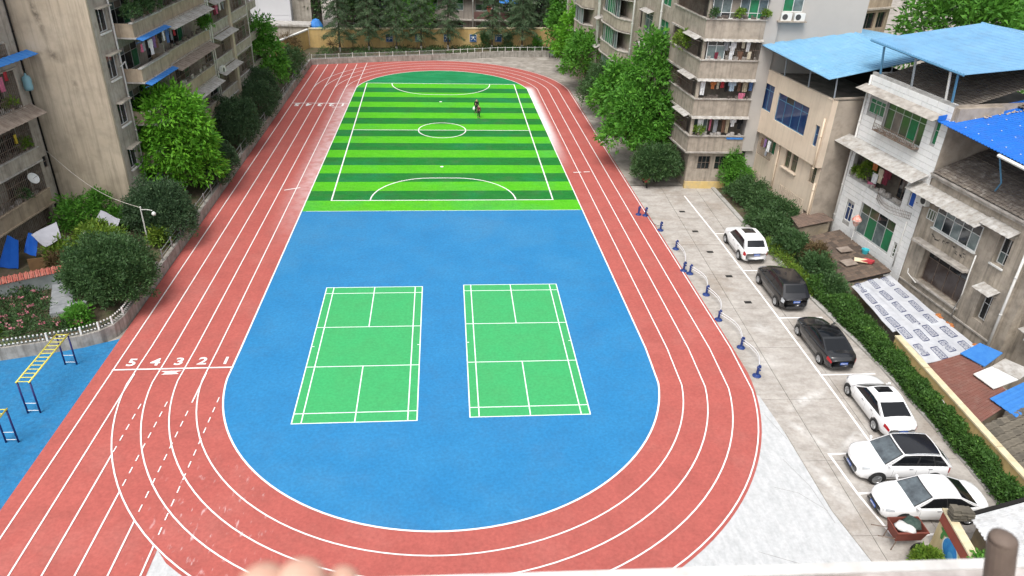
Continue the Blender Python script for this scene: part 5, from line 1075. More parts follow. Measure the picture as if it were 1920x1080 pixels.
# ================================================================== LOW SHEDS BEHIND THE HEDGE
M_SHW = pm('shed_wall', (.36, .30, .22), (.24, .20, .15), 1.2, .9, .3, spots=((.52, .40, .20), .5), sscale=.6)
def shed_walls(par, P, z0, z1):
    wall_line(P + P[:1], .15, z0, z1, '', None).build('wall', M_SHW, par)
M_ST = pm('brown_shed_tile', (0.213, 0.144, 0.106), (0.131, 0.1, 0.0775), 3, .9, .4, spots=((0.25, 0.213, 0.15), .6), sscale=2, tone=.6, mott=.4)
M_DT = pm('dark_mossy_tile', (0.176, 0.155, 0.121), (0.121, 0.108, 0.0837), 3, .92, .4, spots=((0.324, 0.29, 0.23), .6), sscale=2.5, tone=.5, mott=.3)
def tiled(par, W0, W1, E0, E1, nu, nv, mat, th=.06, name='roof_tile'):
    """W0->W1 along the low edge, rows climb towards E; every tile an object sharing one mesh"""
    W0, W1, E0, E1 = map(Vector, (W0, W1, E0, E1)); wu = (W1 - W0).length / nu; lv = (E0 - W0).length / nv * 1.25
    MB().hexa([W0 - Vector((0, 0, .12)), W1 - Vector((0, 0, .12)), E1 - Vector((0, 0, .12)), E0 - Vector((0, 0, .12))], [W0 - Vector((0, 0, .05)), W1 - Vector((0, 0, .05)), E1 - Vector((0, 0, .05)), E0 - Vector((0, 0, .05))]).build('roof_deck', M_DARK, par)
    ex = (W1 - W0).normalized(); ey = (E0 - W0).normalized(); ez = ex.cross(ey).normalized(); ez = ez if ez.z > 0 else -ez; ey = ez.cross(ex)
    mm = MB(); P = [(-.45, -.01), (-.3, .012), (.2, 0), (.33, .03), (.45, .012)]
    for yq in (-.5, .5):
        for x, hh in P: mm.v += [(x * wu, yq * lv, hh), (x * wu, yq * lv, hh - th)]
    n = len(P)
    for i in range(n - 1): a = 2 * i; b = a + 2 * n; mm.f += [(a, a + 2, b + 2, b), (a + 1, b + 1, b + 3, a + 3), (a, a + 1, a + 3, a + 2), (b, b + 2, b + 3, b + 1)]
    mm.f += [(0, 2 * n, 2 * n + 1, 1), (2 * n - 2, 2 * n - 1, 4 * n - 1, 4 * n - 2)]
    me = None
    for j in range(nv):
        for i in range(nu):
            if me is None: o = mm.build(name, mat, par); me = o.data; BASE.pop(o, None)
            else: o = bpy.data.objects.new(name, me); COL.objects.link(o); o.parent = par
            c = W0.lerp(W1, (i + .5) / nu).lerp(E0.lerp(E1, (i + .5) / nu), (j + .5) / nv) + ez * (.02 + random.uniform(0, .014))
            rot = Matrix((ex, ey, ez)).transposed().to_4x4() @ Matrix.Rotation(-.17 + random.uniform(-.02, .02), 4, 'X') @ Matrix.Rotation(random.uniform(-.03, .03), 4, 'Z')
            me_off = BASE[par]
            o.matrix_basis = Matrix.Translation(c - me_off) @ rot @ Matrix.Translation(me_off)
T = thing('shed', 'low shed with a worn brown tiled roof below the white tiled house', 'shed', (26.5, 44, -1.8))
tiled(T, (24.95, 41.9, .72), (24.55, 48.3, .78), (28.9, 42.9, 1.05), (28.15, 49.3, 1.1), 15, 10, M_ST)
MB().prism([(25.15, 42.0), (28.8, 43.0), (28.1, 49.0), (24.75, 48.2)], -1.8, .55).build('wall', M_SHW, T)
MB().box((25.0, 43.6, -.2), (.5, .6, 2.4)).build('brick_pier', M_YB, T); MB().box((24.9, 47.6, .1), (.7, .8, 2.2)).build('brick_pier', pm('rusty_brick', (.20, .12, .085), (.28, .20, .14), 4, .9), T)
MB().box((27.1, 46.0, 1.16), (.9, .7, .05), .1, 0, -.09).build('skylight_sheet', M_AWNR, T); MB().box((26.6, 44.2, 1.08), (.9, .8, .05), .2, 0, -.09).build('skylight_sheet', M_AWNR, T)
R_ = thing('shed', 'small shed with a sagging brown roof at the foot of the beige house', 'shed', (26.5, 51, -1.8))
corr(R_, (25.0, 49.2, 1.35), (25.2, 51.2, 1.3), (28.1, 50.2, 1.5), (27.6, 52.0, 1.6), pm('brown_shed_sheet', (.19, .13, .10), (.12, .09, .075), 2, .9), 'roof_sheet', .25); MB().prism([(25.2, 49.4), (27.9, 50.3), (27.4, 51.1), (25.3, 50.9)], -1.8, 1.2).build('wall', M_SHW, R_)
wk = thing('umbrella', 'red and white folded umbrella standing against the white tiled house', 'umbrella', (28.25, 47.6, 1.1))
MB().tube([(28.3, 47.5, 1.1), (28.35, 47.6, 2.4)], .03, 6).build('pole', M_PIPE, wk); MB().lathe((28.35, 47.6, 2.2), [(0, 0), (.12, .05), (.34, .5), (.30, .62), (.08, .9), (0, .92)], 10).build('canopy', pm('red_white_cloth', (.60, .10, .05), (.72, .66, .60), 5, .8), wk)
bt = thing('plastic_tub', 'turquoise plastic tub on the brown tiled roof by the white wall', 'tub', (28.3, 45.4, 1.1)); MB().lathe((28.35, 45.5, 1.1), [(.18, 0), (.26, .3), (.28, .32), (.24, .30), (.17, .05), (0, .05)], 12).build('body', solid('turquoise_plastic', (.05, .42, .48), .35), bt)
rd = thing('folded_board', 'red and cream folded board lying on the brown tiled roof', 'board', (27.5, 44.3, 1.05)); MB().hexa([(27.0, 44.4, 1.08), (28.0, 43.8, 1.14), (28.3, 44.0, 1.16), (27.9, 44.5, 1.14)], [(27.0, 44.4, 1.16), (28.0, 43.8, 1.32), (28.3, 44.0, 1.34), (27.9, 44.5, 1.28)]).build('panel', solid('red_board', (.42, .04, .05), .6), rd); MB().box((27.45, 44.25, 1.22), (.85, .4, .04), -.4, .25).build('panel', M_CREAM, rd)
# printed sheet canopy
TP = thing('sheet_canopy', 'long white sheet canopy printed with dark blocks of characters beside the hedge', 'canopy', (27.5, 35.5, .5))
c00, c10, c01, c11 = Vector((25.75, 41.7, .62)), Vector((29.0, 43.2, .70)), Vector((25.85, 33.0, .52)), Vector((30.0, 34.1, .60))
def tp(u, v, dz=0.): q = c00.lerp(c10, u).lerp(c01.lerp(c11, u), v); return (q.x, q.y, q.z + .025 * math.sin(u * 7 + v * 9) + .015 * math.sin(v * 23) + dz)
M_SHEET = pm('white_printed_sheet', (.54, .55, .575), (.46, .475, .51), 1.2, .55, .1, spots=((.66, .70, .72), .5), sscale=1, mott=.12); M_INK = solid('navy_print', (.055, .065, .14), .7)
for k, (u0, u1, v0, v1) in enumerate(((0, .36, 0, .62), (.345, .70, 0, .66), (.685, 1, .02, .70), (.06, .5, .60, 1), (.485, .99, .64, 1))):
    m = MB(); nu, nv = 6, 16; P = [tp(lerp(u0, u1, i / nu), lerp(v0, v1, j / nv), .02 * (k % 2) + .012 * (k > 2) + .03 * (k > 2)) for i in range(nu + 1) for j in range(nv + 1)]; Q = [(x, y, z - .02) for x, y, z in P]; o_ = len(P)
    fs = [(i * (nv + 1) + j, i * (nv + 1) + j + 1, (i + 1) * (nv + 1) + j + 1, (i + 1) * (nv + 1) + j) for i in range(nu) for j in range(nv)]
    m.add(P + Q, fs + [tuple(x + o_ for x in f)[::-1] for f in fs]); sh = m.build('sheet', M_SHEET, TP)
    if sh.data.polygons[0].normal.z < 0: sh.data.flip_normals()
    nb_u, nb_v = (1, 4) if k < 3 else (2, 2)
    for i in range(nb_u):
        for j in range(nb_v):
            uc, vc = lerp(u0, u1, (i + .42) / nb_u), lerp(v0, v1, (j + .35 + .3 * (i % 2)) / nb_v)
            mk = MB(); e = .02 * (k % 2) + .042 * (k > 2) + .010; hv, hu = .062, .034
            def qd(ua, ub, va, vb, dz): m_ = [tp(ua, va, dz), tp(ub, va, dz), tp(ub, vb, dz), tp(ua, vb, dz)]; mk.add(m_, [(0, 1, 2, 3)])
            hu = .052; bars = [(-1, 1, -1.06, -.90), (-1, 1, .90, 1.06)] + [(-1, 1, -.94 + .376 * t - .03, -.94 + .376 * t + .03) for t in range(1, 5)]
            for a_, b_, va, vb in bars: qd(uc + a_ * hu, uc + b_ * hu, vc + va * hv, vc + vb * hv, e)
            qd(uc - hu * 1.22, uc - hu, vc - hv, vc + hv, e); qd(uc + hu, uc + hu * 1.22, vc - hv, vc + hv, e)
            for t in range(5):
                vm = vc + (-.752 + .376 * t) * hv
                for g in range(3): ua = uc + random.uniform(-.7, .4) * hu; va = vm + random.uniform(-.11, .05) * hv; qd(ua, ua + random.uniform(.3, .8) * hu * .6, va, va + random.uniform(.03, .10) * hv, e)
                qd(uc - hu * .75, uc + hu * .75, vm - .02 * hv, vm + .03 * hv, e)
            pr_ = mk.build('printed_block', M_INK, TP)
            if pr_.data.polygons[0].normal.z < 0: pr_.data.flip_normals()
for x, y in ((26.0, 41), (26.0, 37.5), (26.05, 33.6), (29.0, 42.4), (29.6, 36.5)): MB().tube([(x, y, -1.8), (x, y, .5)], .05, 6).build('prop', M_RUST, TP)
for q in ((29.55, 37.9), (29.7, 36.9), (29.95, 34.6)):
    m = MB()
    for i in range(5): m.box((q[0] + random.uniform(-.1, .1), q[1] + random.uniform(-.25, .25), .64 + random.uniform(0, .06)), (.16, .2, .08), random.random())
    lbl = {37.9: 'farther', 36.9: 'middle', 34.6: 'nearest'}[q[1]]
    one(m, 'cloth_bundle', pm('orange_cloth_heap', (.50, .20, .05), (.35, .12, .05), 4, .9), f'{lbl} orange cloth bundle on the wall edge of the printed canopy', 'bundle', (*q, .6), 'orange bundles along the canopy')
# red roof, blue and white panels, dark tile roof
M_RR = pm('red_brown_roof_sheet', (.20, .085, .065), (.17, .075, .06), .8, .75, .15, spots=((.30, .20, .17), .4), sscale=3, mott=.2)
rs_ = thing('shed', 'shed with a dull red-brown ribbed roof behind the yellow wall', 'shed', (26.5, 29, -1.8))
z_ = .95
corr(rs_, (25.10, 27.2, .95), (25.05, 32.2, .95), (28.3, 28.9, 1.25), (28.2, 33.1, 1.25), M_RR, 'roof_sheet', .22); MB().prism([(25.3, 27.4), (28.1, 29.0), (28.0, 33.0), (25.3, 32.0)], -1.8, .8).build('wall', M_SHW, rs_)
pn = MB().hexa([(27.7, 32.9, 1.32), (28.3, 31.6, 1.34), (30.0, 32.7, 1.45), (29.3, 33.7, 1.45)], [(27.7, 32.9, 1.37), (28.3, 31.6, 1.39), (30.0, 32.7, 1.5), (29.3, 33.7, 1.5)]); o = thing('roof_panel', 'loose blue panel lying where the printed canopy meets the red-brown roof', 'panel', (28.8, 32.7, 1.3)); pn.build('sheet', M_AWNB, o); MB().tube([(29.4, 33.0, -1.8), (29.4, 33.0, 1.4)], .05, 6).build('prop', M_RUST, o)
o = thing('roof_panel', 'white panel lying on the red-brown roof between two blue ones', 'panel', (28, 30.5, 1.3)); MB().hexa([(27.3, 31.0, 1.30), (27.6, 29.7, 1.30), (29.3, 30.3, 1.42), (28.6, 31.5, 1.42)], [(27.3, 31.0, 1.35), (27.6, 29.7, 1.35), (29.3, 30.3, 1.47), (28.6, 31.5, 1.47)]).build('sheet', M_WPAINT, o); MB().hexa([(28.65, 31.55, 1.40), (29.35, 30.3, 1.42), (30.5, 31.0, 1.5), (29.7, 32.1, 1.5)], [(28.65, 31.55, 1.45), (29.35, 30.3, 1.47), (30.5, 31.0, 1.55), (29.7, 32.1, 1.55)]).build('grey_sheet', M_AWN, o)
o = thing('roof_panel', 'big blue panel over the red-brown roof at the right edge', 'panel', (28, 28.5, 1.3)); corr(o, (26.95, 29.0, 1.28), (27.35, 27.5, 1.28), (31.4, 31.0, 1.5), (31.6, 29.2, 1.5), M_AWNB, 'sheet', .4, h=.015)
D = thing('shed', 'shed with a dark mossy tiled roof at the right edge behind the yellow wall', 'shed', (27, 24, -1.8))
tiled(D, (25.08, 20.6, .86), (25.12, 27.1, .92), (29.4, 21.6, 1.45), (29.4, 28.6, 1.5), 15, 12, M_DT, .04); MB().prism([(25.3, 20.8), (29.2, 21.8), (29.2, 28.3), (25.3, 26.9)], -1.8, .6).build('wall', M_SHW, D)
yw2 = thing('boundary_wall', 'yellow wall with a pale coping running behind the clipped hedge', 'wall', (24.85, 27, 0))
wall_line([(24.78, 34.5), (24.78, 19.5)], .22, -1.8, 1.42, '', None).build('wall_panel', M_YWALL, yw2)
for a, b in ((34.5, 31.4), (31.36, 28.3), (28.26, 25.2), (25.16, 22.3), (22.26, 19.5)): MB().box((24.90, (a + b) / 2, 1.47), (.36, a - b, .09)).build('coping', M_CREAM, yw2)
MB().tube(sag((24.68, 33.5, 1.15), (24.68, 29.2, 1.0), .35) + sag((24.68, 29.2, 1.0), (24.68, 25, 1.05), .3), .018, 5).build('wall_cable', M_PIPE, yw2)
wall_line([(24.78, 60.2), (24.78, 34.52)], .2, -1.8, .35, '', None).build('low_wall', M_KERB, yw2)

# ================================================================== NEAR RIGHT CORNER: mural wall, cart, roofs
mw = thing('mural_wall', 'short yellow wall with a red band and a blue painted shape beside the handcart', 'wall', (19.45, 19.3, 0))
wall_line([(19.62, 20.95), (19.05, 16.5)], .24, -.06, 1.95, '', None).build('wall_panel', pm('pale_yellow_paint', (.66, .56, .32), (.58, .48, .27), 2, .85, streak=((.4, .3, .15), .3)), mw)
FM = Fac(19.62, 20.95, math.degrees(math.atan2(-.57, -4.45)), -1)
if FM.o.x > 0: FM.o = -FM.o
FM.flip = (FM.t.x * FM.o.y - FM.t.y * FM.o.x) < 0
MB().fbox(FM, 0, 4.45, .002, .03, 1.42, 1.9).build('red_band', pm('brick_red_band', (.30, .075, .05), (.25, .07, .05), 3, .85), mw); MB().fbox(FM, -.08, 4.5, -.30, .06, 1.952, 2.03).build('coping', M_CREAM, mw)
def blob(cs, cz, rs, rz_, n, d, mat, nm, w=0.):
    pts = [FM.p(cs + rs * math.cos(2 * math.pi * i / n) * (1 + w * math.sin(3 * i)), d, cz + rz_ * math.sin(2 * math.pi * i / n) * (1 + w * math.cos(2.3 * i))) for i in range(n)]
    m = MB().add(pts, [tuple(range(n))]); o = m.build(nm, mat, mw)
    if (o.matrix_world.to_3x3() @ o.data.polygons[0].normal).dot(FM.o) < 0: o.data.flip_normals()
blob(1.25, .98, .62, .52, 18, .012, M_MINT, 'painted_rim'); blob(1.25, 1.0, .55, .46, 18, .016, pm('mural_blue', (.03, .20, .55), (.05, .30, .62), 4, .8), 'painted_shape'); blob(1.4, .85, .22, .2, 12, .020, pm('mural_light_blue', (.10, .36, .66), rough=.8), 'painted_shape'); blob(2.05, .72, .36, .42, 10, .014, pm('mural_orange', (.62, .20, .10), (.66, .28, .14), 5, .8), 'painted_patch', .12); blob(2.2, .6, .12, .12, 8, .018, solid('mural_red', (.6, .04, .03), .8), 'painted_patch')
blob(.65, 1.32, .4, .10, 12, .012, solid('mural_green', (.06, .22, .05), .8), 'painted_vine', .3); blob(.5, 1.1, .10, .24, 9, .015, solid('mural_green', (.06, .22, .05), .8), 'painted_vine', .2)
nr = thing('lean_to_roof', 'white corrugated roof in the near right corner behind the post', 'roof', (21.5, 19.3, 0))
corr(nr, (19.9, 15.5, 2.15), (20.35, 20.45, 2.1), (25.5, 16.0, 2.75), (24.6, 21.3, 2.45), pm('white_corrugated_sheet', (.58, .59, .60), (.46, .465, .47), .9, .6, .1, streak=((.30, .28, .26), .4), mott=.2), 'roof_sheet', .20, h=.045)
MB().hexa([(20.35, 20.47, 2.02), (24.6, 21.32, 2.38), (24.6, 21.5, 2.38), (20.35, 20.65, 2.02)], [(20.35, 20.47, 2.14), (24.6, 21.32, 2.5), (24.6, 21.5, 2.5), (20.35, 20.65, 2.14)]).build('edge_board', M_DARK, nr); MB().prism([(20.5, 15.6), (24.6, 16.0), (24.2, 20.9), (20.6, 20.2)], -.06, 2.0).build('wall', M_SHW, nr)
stk_ = thing('tile_stack', 'stack of old grey-brown roof tiles on top of the mural wall end', 'tile stack', (19.95, 20.55, 2.05))
me = None
for k in range(9):
    for j in range(3):
        o = MB().box((0, 0, 0), (.30, .36, .05)).build('tile', M_DT, stk_) if me is None else bpy.data.objects.new('tile', me)
        if me is None:
            me = o.data; me.transform(Matrix.Translation(BASE[stk_]))
        else: COL.objects.link(o); o.parent = stk_
        o.location = (-.28 + .29 * j + random.uniform(-.03, .03), -.1 + .05 * (k % 3) + random.uniform(-.03, .03), .03 + .055 * k * (1 - .12 * j)); o.rotation_euler = (random.uniform(-.04, .04), .05, random.uniform(-.12, .12))
M_CARTR = pm('rusty_red_cart', (.20, .055, .038), (.15, .045, .032), 4, .7, .2)
ct = thing('handcart', 'rusty red two-wheeled handcart loaded with white sacks beside the parking line', 'handcart', (18.4, 21.05, 0))
def tub(x0, x1, y0, y1, z0, z1, fl):
    lo = [(x0 + fl, y0 + fl, z0), (x1 - fl, y0 + fl, z0), (x1 - fl, y1 - fl, z0), (x0 + fl, y1 - fl, z0)]; hi = [(x0, y0, z1), (x1, y0, z1), (x1, y1, z1), (x0, y1, z1)]; t = .04
    hi2 = [(x0 + t, y0 + t, z1), (x1 - t, y0 + t, z1), (x1 - t, y1 - t, z1), (x0 + t, y1 - t, z1)]; l2 = [(a, b, z0 + .04) for a, b, _ in lo]
    m = MB(); m.add(lo + hi + hi2 + l2, [(3, 2, 1, 0)] + [(i, (i + 1) % 4, 4 + (i + 1) % 4, 4 + i) for i in range(4)] + [(4 + i, 4 + (i + 1) % 4, 8 + (i + 1) % 4, 8 + i) for i in range(4)] + [(8 + i, 8 + (i + 1) % 4, 12 + (i + 1) % 4, 12 + i) for i in range(4)] + [(12, 13, 14, 15)]); return m
tub(17.75, 19.1, 20.62, 21.5, .5, 1.08, .12).build('tub', M_CARTR, ct); MB().box((18.42, 20.60, 1.06), (1.36, .03, .05)).build('rim_bar', M_CARTR, ct)
for y in (20.52, 21.6):
    w_ = MB().lathe((0, 0, 0), [(.27, -.03), (.30, -.03), (.30, .03), (.27, .03)], 18); w_.v = [(18.78 + a, y + c, .31 + b) for a, b, c in w_.v]; wh = w_.build('wheel', M_TYRE, ct)
    sp = MB()
    for i in range(6): a = math.pi * i / 6; sp.tube([(18.78 + .27 * math.cos(a), y, .31 + .27 * math.sin(a)), (18.78 - .27 * math.cos(a), y, .31 - .27 * math.sin(a))], .012, 4)
    sp.build('spokes', M_RUST, wh)
for y in (20.72, 21.4): MB().tube([(17.9, y, .5), (17.82, y, .0)], .025, 5).build('leg', M_RUST, ct)
for y in (20.75, 21.35): MB().tube([(18.0, y, .6), (17.1, y + .05, .78)], .022, 5).build('handle', M_RUST, ct)
def sack(x, y, z, r, mat, lbl, nm, cat):
    m = MB().lathe((0, 0, 0), [(0, -.7), (.7, -.55), (1, 0), (.8, .5), (.35, .75), (0, .8)], 12); m.v = [(x + a * r * (1 + .12 * math.sin(5 * b + 3 * c)), y + b * r * (1 + .15 * math.sin(4 * a + 2 * c)), z + c * r * .62) for a, b, c in m.v]; one(m, nm, mat, lbl, cat, (x, y, z), smooth=True)
M_SACK = pm('white_woven_sack', (.66, .65, .63), (.50, .49, .47), 6, .8, .4); M_NET = pm('dark_green_netting', (.03, .055, .045), (.06, .09, .075), 7, .9, .6)
sack(18.12, 20.98, 1.08, .30, M_SACK, 'crumpled white sack in the handcart, nearer the handles', 'sack', 'sack'); sack(18.38, 20.86, 1.08, .27, M_SACK, 'white sack in the middle of the handcart, nearest side', 'sack', 'sack'); sack(18.62, 21.12, 1.10, .38, M_NET, 'dark green netting bundle in the handcart', 'net_bundle', 'net')
# roof parapet and post in the foreground
def rayz(px, py, z): a = Vector(view(px, py, 1)) - Vector((0, 0, CAMH)); return Vector((0, 0, CAMH)) + a * ((z - CAMH) / a.z)
pz_ = CAMH - 1.12
pa, pb = rayz(860, 1080, pz_), rayz(1920, 1047, pz_); dr_ = (pb - pa).normalized(); a_, b_ = pa - dr_ * 6, pb + dr_ * 6; nb = Vector((dr_.y, -dr_.x, 0))
VB = thing('roof_parapet', 'blurred whitewashed roof parapet along the bottom right edge', 'parapet', (0, 0, pz_))
M_PAR = pm('old_whitewash_parapet', (.56, .52, .50), (.27, .225, .205), 5, .9, .2, lo=.38, hi=.62, mott=.3, msc=9); M_PARE = pm('whitewash_edge', (.66, .65, .63), (.46, .44, .42), 9, .8)
def strip(n0, n1, z0, z1, nm, mt): MB().hexa([a_ + nb * n1 + Vector((0, 0, z0 - pz_)), b_ + nb * n1 + Vector((0, 0, z0 - pz_)), b_ + nb * n0 + Vector((0, 0, z0 - pz_)), a_ + nb * n0 + Vector((0, 0, z0 - pz_))], [a_ + nb * n1 + Vector((0, 0, z1 - pz_)), b_ + nb * n1 + Vector((0, 0, z1 - pz_)), b_ + nb * n0 + Vector((0, 0, z1 - pz_)), a_ + nb * n0 + Vector((0, 0, z1 - pz_))]).build(nm, mt, VB)
strip(0, .022, pz_ - .25, pz_ + .004, 'outer_edge', M_PARE); strip(.0225, .26, pz_ - .3, pz_, 'cap', M_PAR); strip(.03, .22, -.06, pz_ - .301, 'wall', M_BEIGE)
ps = thing('pipe_post', 'blurred rusty brown pipe post standing on the parapet, lower right', 'post', tuple(rayz(1868, 1140, pz_)))
b0 = Vector(view(1862, 1170, 1.18)); t0 = Vector(view(1880, 1013, 1.13)); MB().tube([b0, t0], .0205, 16).build('pipe', pm('brown_pipe_paint', (.15, .112, .09), (.11, .08, .065), 30, .65), ps, smooth=False); MB().lathe(tuple(t0), [(.0205, 0), (.019, .006), (.011, .011), (0, .012)], 16).build('cap', pm('brown_pipe_paint', (.13, .085, .06)), ps, smooth=True)

# ================================================================== FAR END BUILDINGS
M_LITE = pm('pale_clad_wall', (.56, .56, .58), (.52, .52, .54), .3, .7)
wb_ = thing('building', 'tall plain white-grey building behind the far left corner', 'building', (-27, 114, 0))
FN = Fac(-23.6, 112.8, 90, 1)
fprism(FN, [(-9, -.05), (0, -.05), (0, -12), (-9, -12)], -.06, 20).build('core', M_LITE, wb_)
for s in (-9, -4.5):
    for z0, z1 in ((.5, 4.0), (4.04, 12), (12.04, 20)): MB().fbox(FN, s + .02, s + 4.48, -.05, .0, z0, z1).build('wall_panel', M_LITE, wb_)
MB().fbox(FN, .02, 2.6, -10, -1.2, -.06, 16).build('stair_wing', M_GREYW, wb_); ac(FN, 1.2, -1.2, 6.3, 'white air conditioner beside the plain white building at the far left')
lt_ = thing('shed', 'low grey flat-roofed shed in front of the white-grey building', 'shed', (-22.5, 112, 0)); MB().fbox(FN, -4.2, 2.8, .2, 2.6, -.06, 3.1).build('wall', M_GREYW, lt_); MB().fbox(FN, -4.4, 3.0, .1, 2.8, 3.1, 3.35).build('roof_slab', M_AWN, lt_)
for sx, mt, lb in ((3.6, M_AWNB, 'blue tarpaulin bundle beside the low shed at the far left'), (4.2, pm('green_tarp', (.05, .16, .12), rough=.7), 'green tarpaulin over a heap beside the low shed at the far left')):
    m = MB().lathe((0, 0, 0), [(1.0, 0), (.9, .6), (.5, 1.3), (0, 1.5)], 8); m.v = [(FN.p(sx, 1.4, 0)[0] + x, FN.p(sx, 1.4, 0)[1] + y - (.8 if sx > 4 else 0), z + (2.5 if sx < 4 else 1.6)) for x, y, z in m.v]; m.fbox(FN, sx - .6, sx + .6, .8, 2.2, 0, 2.6 if sx < 4 else 1.7); one(m, 'tarpaulin', mt, lb, 'tarpaulin', FN.p(sx, 1.4, 0))
bk = thing('apartment_building', 'long dim row of flats behind the cedars at the far end', 'apartment building', (0, 119, 0))
FK = Fac(-18, 118.2, 90, 1); M_BK = pm('dim_flat_wall', (0.308, 0.273, 0.238), (0.21, 0.189, 0.168), .5, .9, .2, streak=((0.098, 0.084, 0.07), .5))
fprism(FK, [(0, -.9), (37, -.9), (37, -14), (0, -14)], -.06, 18).build('core', M_INSIDE, bk)
hk = [(s, s + 2.2, z + .95, z + 2.5) for s in (1.2, 5, 8.8, 12.6, 16.4, 20.4, 24.4, 28.2, 32) for z in (.3, 3.4, 6.5, 9.6, 12.7)]
m = MB(); wallpanel(m, FK, 0, 37, -.06, 18, hk, 0, .3); m.build('wall', M_BK, bk)
for i, (a, b, c, e) in enumerate(hk): window(FK, bk, a, b, c, e, -.15, 2, (.6,), M_ALU, None, [M_GLASSD, M_INSIDE, M_GLASSP, M_GLASSD])
for z in (3.0, 6.1, 9.2): MB().fbox(FK, 0, 37, .001, .7, z, z + .16).build('slab_edge', M_RLIP, bk)
for s in (4.2, 12.0, 20.0, 24.0, 31.6): pipe(FK, bk, s, 0, 18, .8, .08)
for a, b, z, mt in ((23.9, 26.6, 6.05, M_AWNB), (26.8, 29.4, 6.1, M_AWN), (1, 4, 6.1, M_AWN), (32, 36, 6.0, M_AWN)): awning(FK, bk, a, b, z, 1.0, .3, mt, .7)
MB().fbox(FK, 20.2, 28.6, .002, .06, 3.2, 4.2).build('brick_panel', pm('dull_red_brick', (.17, .09, .08), (.13, .075, .07), 8, .9), bk); MB().fbox(FK, 7.5, 11.2, .3, .4, 3.3, 5.8).build('roller_shutter', solid('grey_shutter', (.09, .10, .12), .6), bk)
ac(FK, 25.6, .72, 4.45, 'white air conditioner on the far flats under the blue awning')
wash(FK, .75, 'far', 'flats behind the cedars', [(22.4, 5.2, .5, .9, 'red', 'shirt'), (23.1, 5.2, .4, .8, 'white', 'shirt'), (27.6, 5.4, .5, 1.0, 'black', 'shirt')])
# flats behind the blue roofs
fb = thing('apartment_building', 'brown flats with plant-filled balconies behind the light blue roofs', 'apartment building', (42, 80, 0))
FX = Fac(36.0, 80.5, 66, 1); fprism(FX, [(-6, -1.2), (13.2, -1.2), (13.2, -12), (-6, -12)], -1.8, 26).build('core', M_INSIDE, fb)
for i, z in enumerate((2, 5.1, 8.2, 11.3, 14.4, 17.5, 20.6)):
    balcony(FX, fb, -6, 6.2, z, z + 1.0, .9, M_BROWNW, M_GREYW); m = MB(); wallpanel(m, FX, 6.4, 13.2, z, z + 3.1, [(7.2, 8.9, z + .9, z + 2.6), (9.2, 11.0, z + .9, z + 2.6), (11.4, 12.7, z + .9, z + 2.6)], 0, .3); m.build('wall', M_BROWNW, fb)
    for a, b in ((7.2, 8.9), (9.2, 11.0), (11.4, 12.7)): window(FX, fb, a, b, z + .9, z + 2.6, -.2, 2, (), M_RUST, M_GLASSD)
    MB().fbox(FX, 6.2, 6.7, 0, 1.0, z, z + 3.1).build('pier', M_BEIGE, fb); tag(junk(FX, fb, -5, 6, .8, z + 1.02, 16, .5).build('clutter', M_JUNK[i % 2], fb), kind='stuff')
    MB().fbox(FX, -6, 6.2, -1.19, -1.1, z + 1, z + 3.1).build('inner_wall', M_INSIDE, fb); MB().fbox(FX, 6.75, 13.2, 0.002, .5, z - .12, z + .05).build('slab_edge', M_GREYW, fb)
# ================================================================== VEGETATION
LG_BRIGHT = leafmat('bright_leaf', (.055, .205, .013), (.16, .40, .03), third=(.25, .50, .06))
LG_MID = leafmat('mid_green_leaf', (0.0432, 0.155, 0.0189), (0.115, 0.304, 0.0351), third=(0.203, 0.446, 0.0607))
LG_DARK = leafmat('dark_glossy_leaf', (0.03, 0.0655, 0.03), (0.071, 0.129, 0.0573), .5, third=(0.123, 0.198, 0.0842))
LG_OSM = leafmat('osmanthus_leaf', (0.0318, 0.0769, 0.0265), (0.0769, 0.148, 0.0504), .5, third=(0.126, 0.225, 0.0729))
LG_HEDGE = leafmat('hedge_leaf', (0.0314, 0.084, 0.0179), (0.0762, 0.174, 0.0314), third=(0.157, 0.302, 0.0504))
LG_YEL = leafmat('yellow_green_leaf', (0.069, 0.161, 0.0172), (0.184, 0.276, 0.0345), third=(0.345, 0.391, 0.0575))
LG_CEDAR = leafmat('cedar_needle', (0.0473, 0.0918, 0.0459), (0.105, 0.169, 0.0837), .7, third=(0.176, 0.25, 0.128))
LG_DRY = leafmat('dry_bush_leaf', (.08, .05, .025), (.15, .11, .05), .8, third=(.20, .17, .08))
M_BARK = pm('bark', (.09, .07, .052), (.05, .04, .03), 9, .95, .5)
M_WASH = pm('whitewashed_bark', (.55, .54, .50), (.42, .40, .36), 8, .9)
M_PINK = leafmat('pink_petal', (.45, .12, .17), (.62, .26, .30), .7, third=(.70, .45, .45))
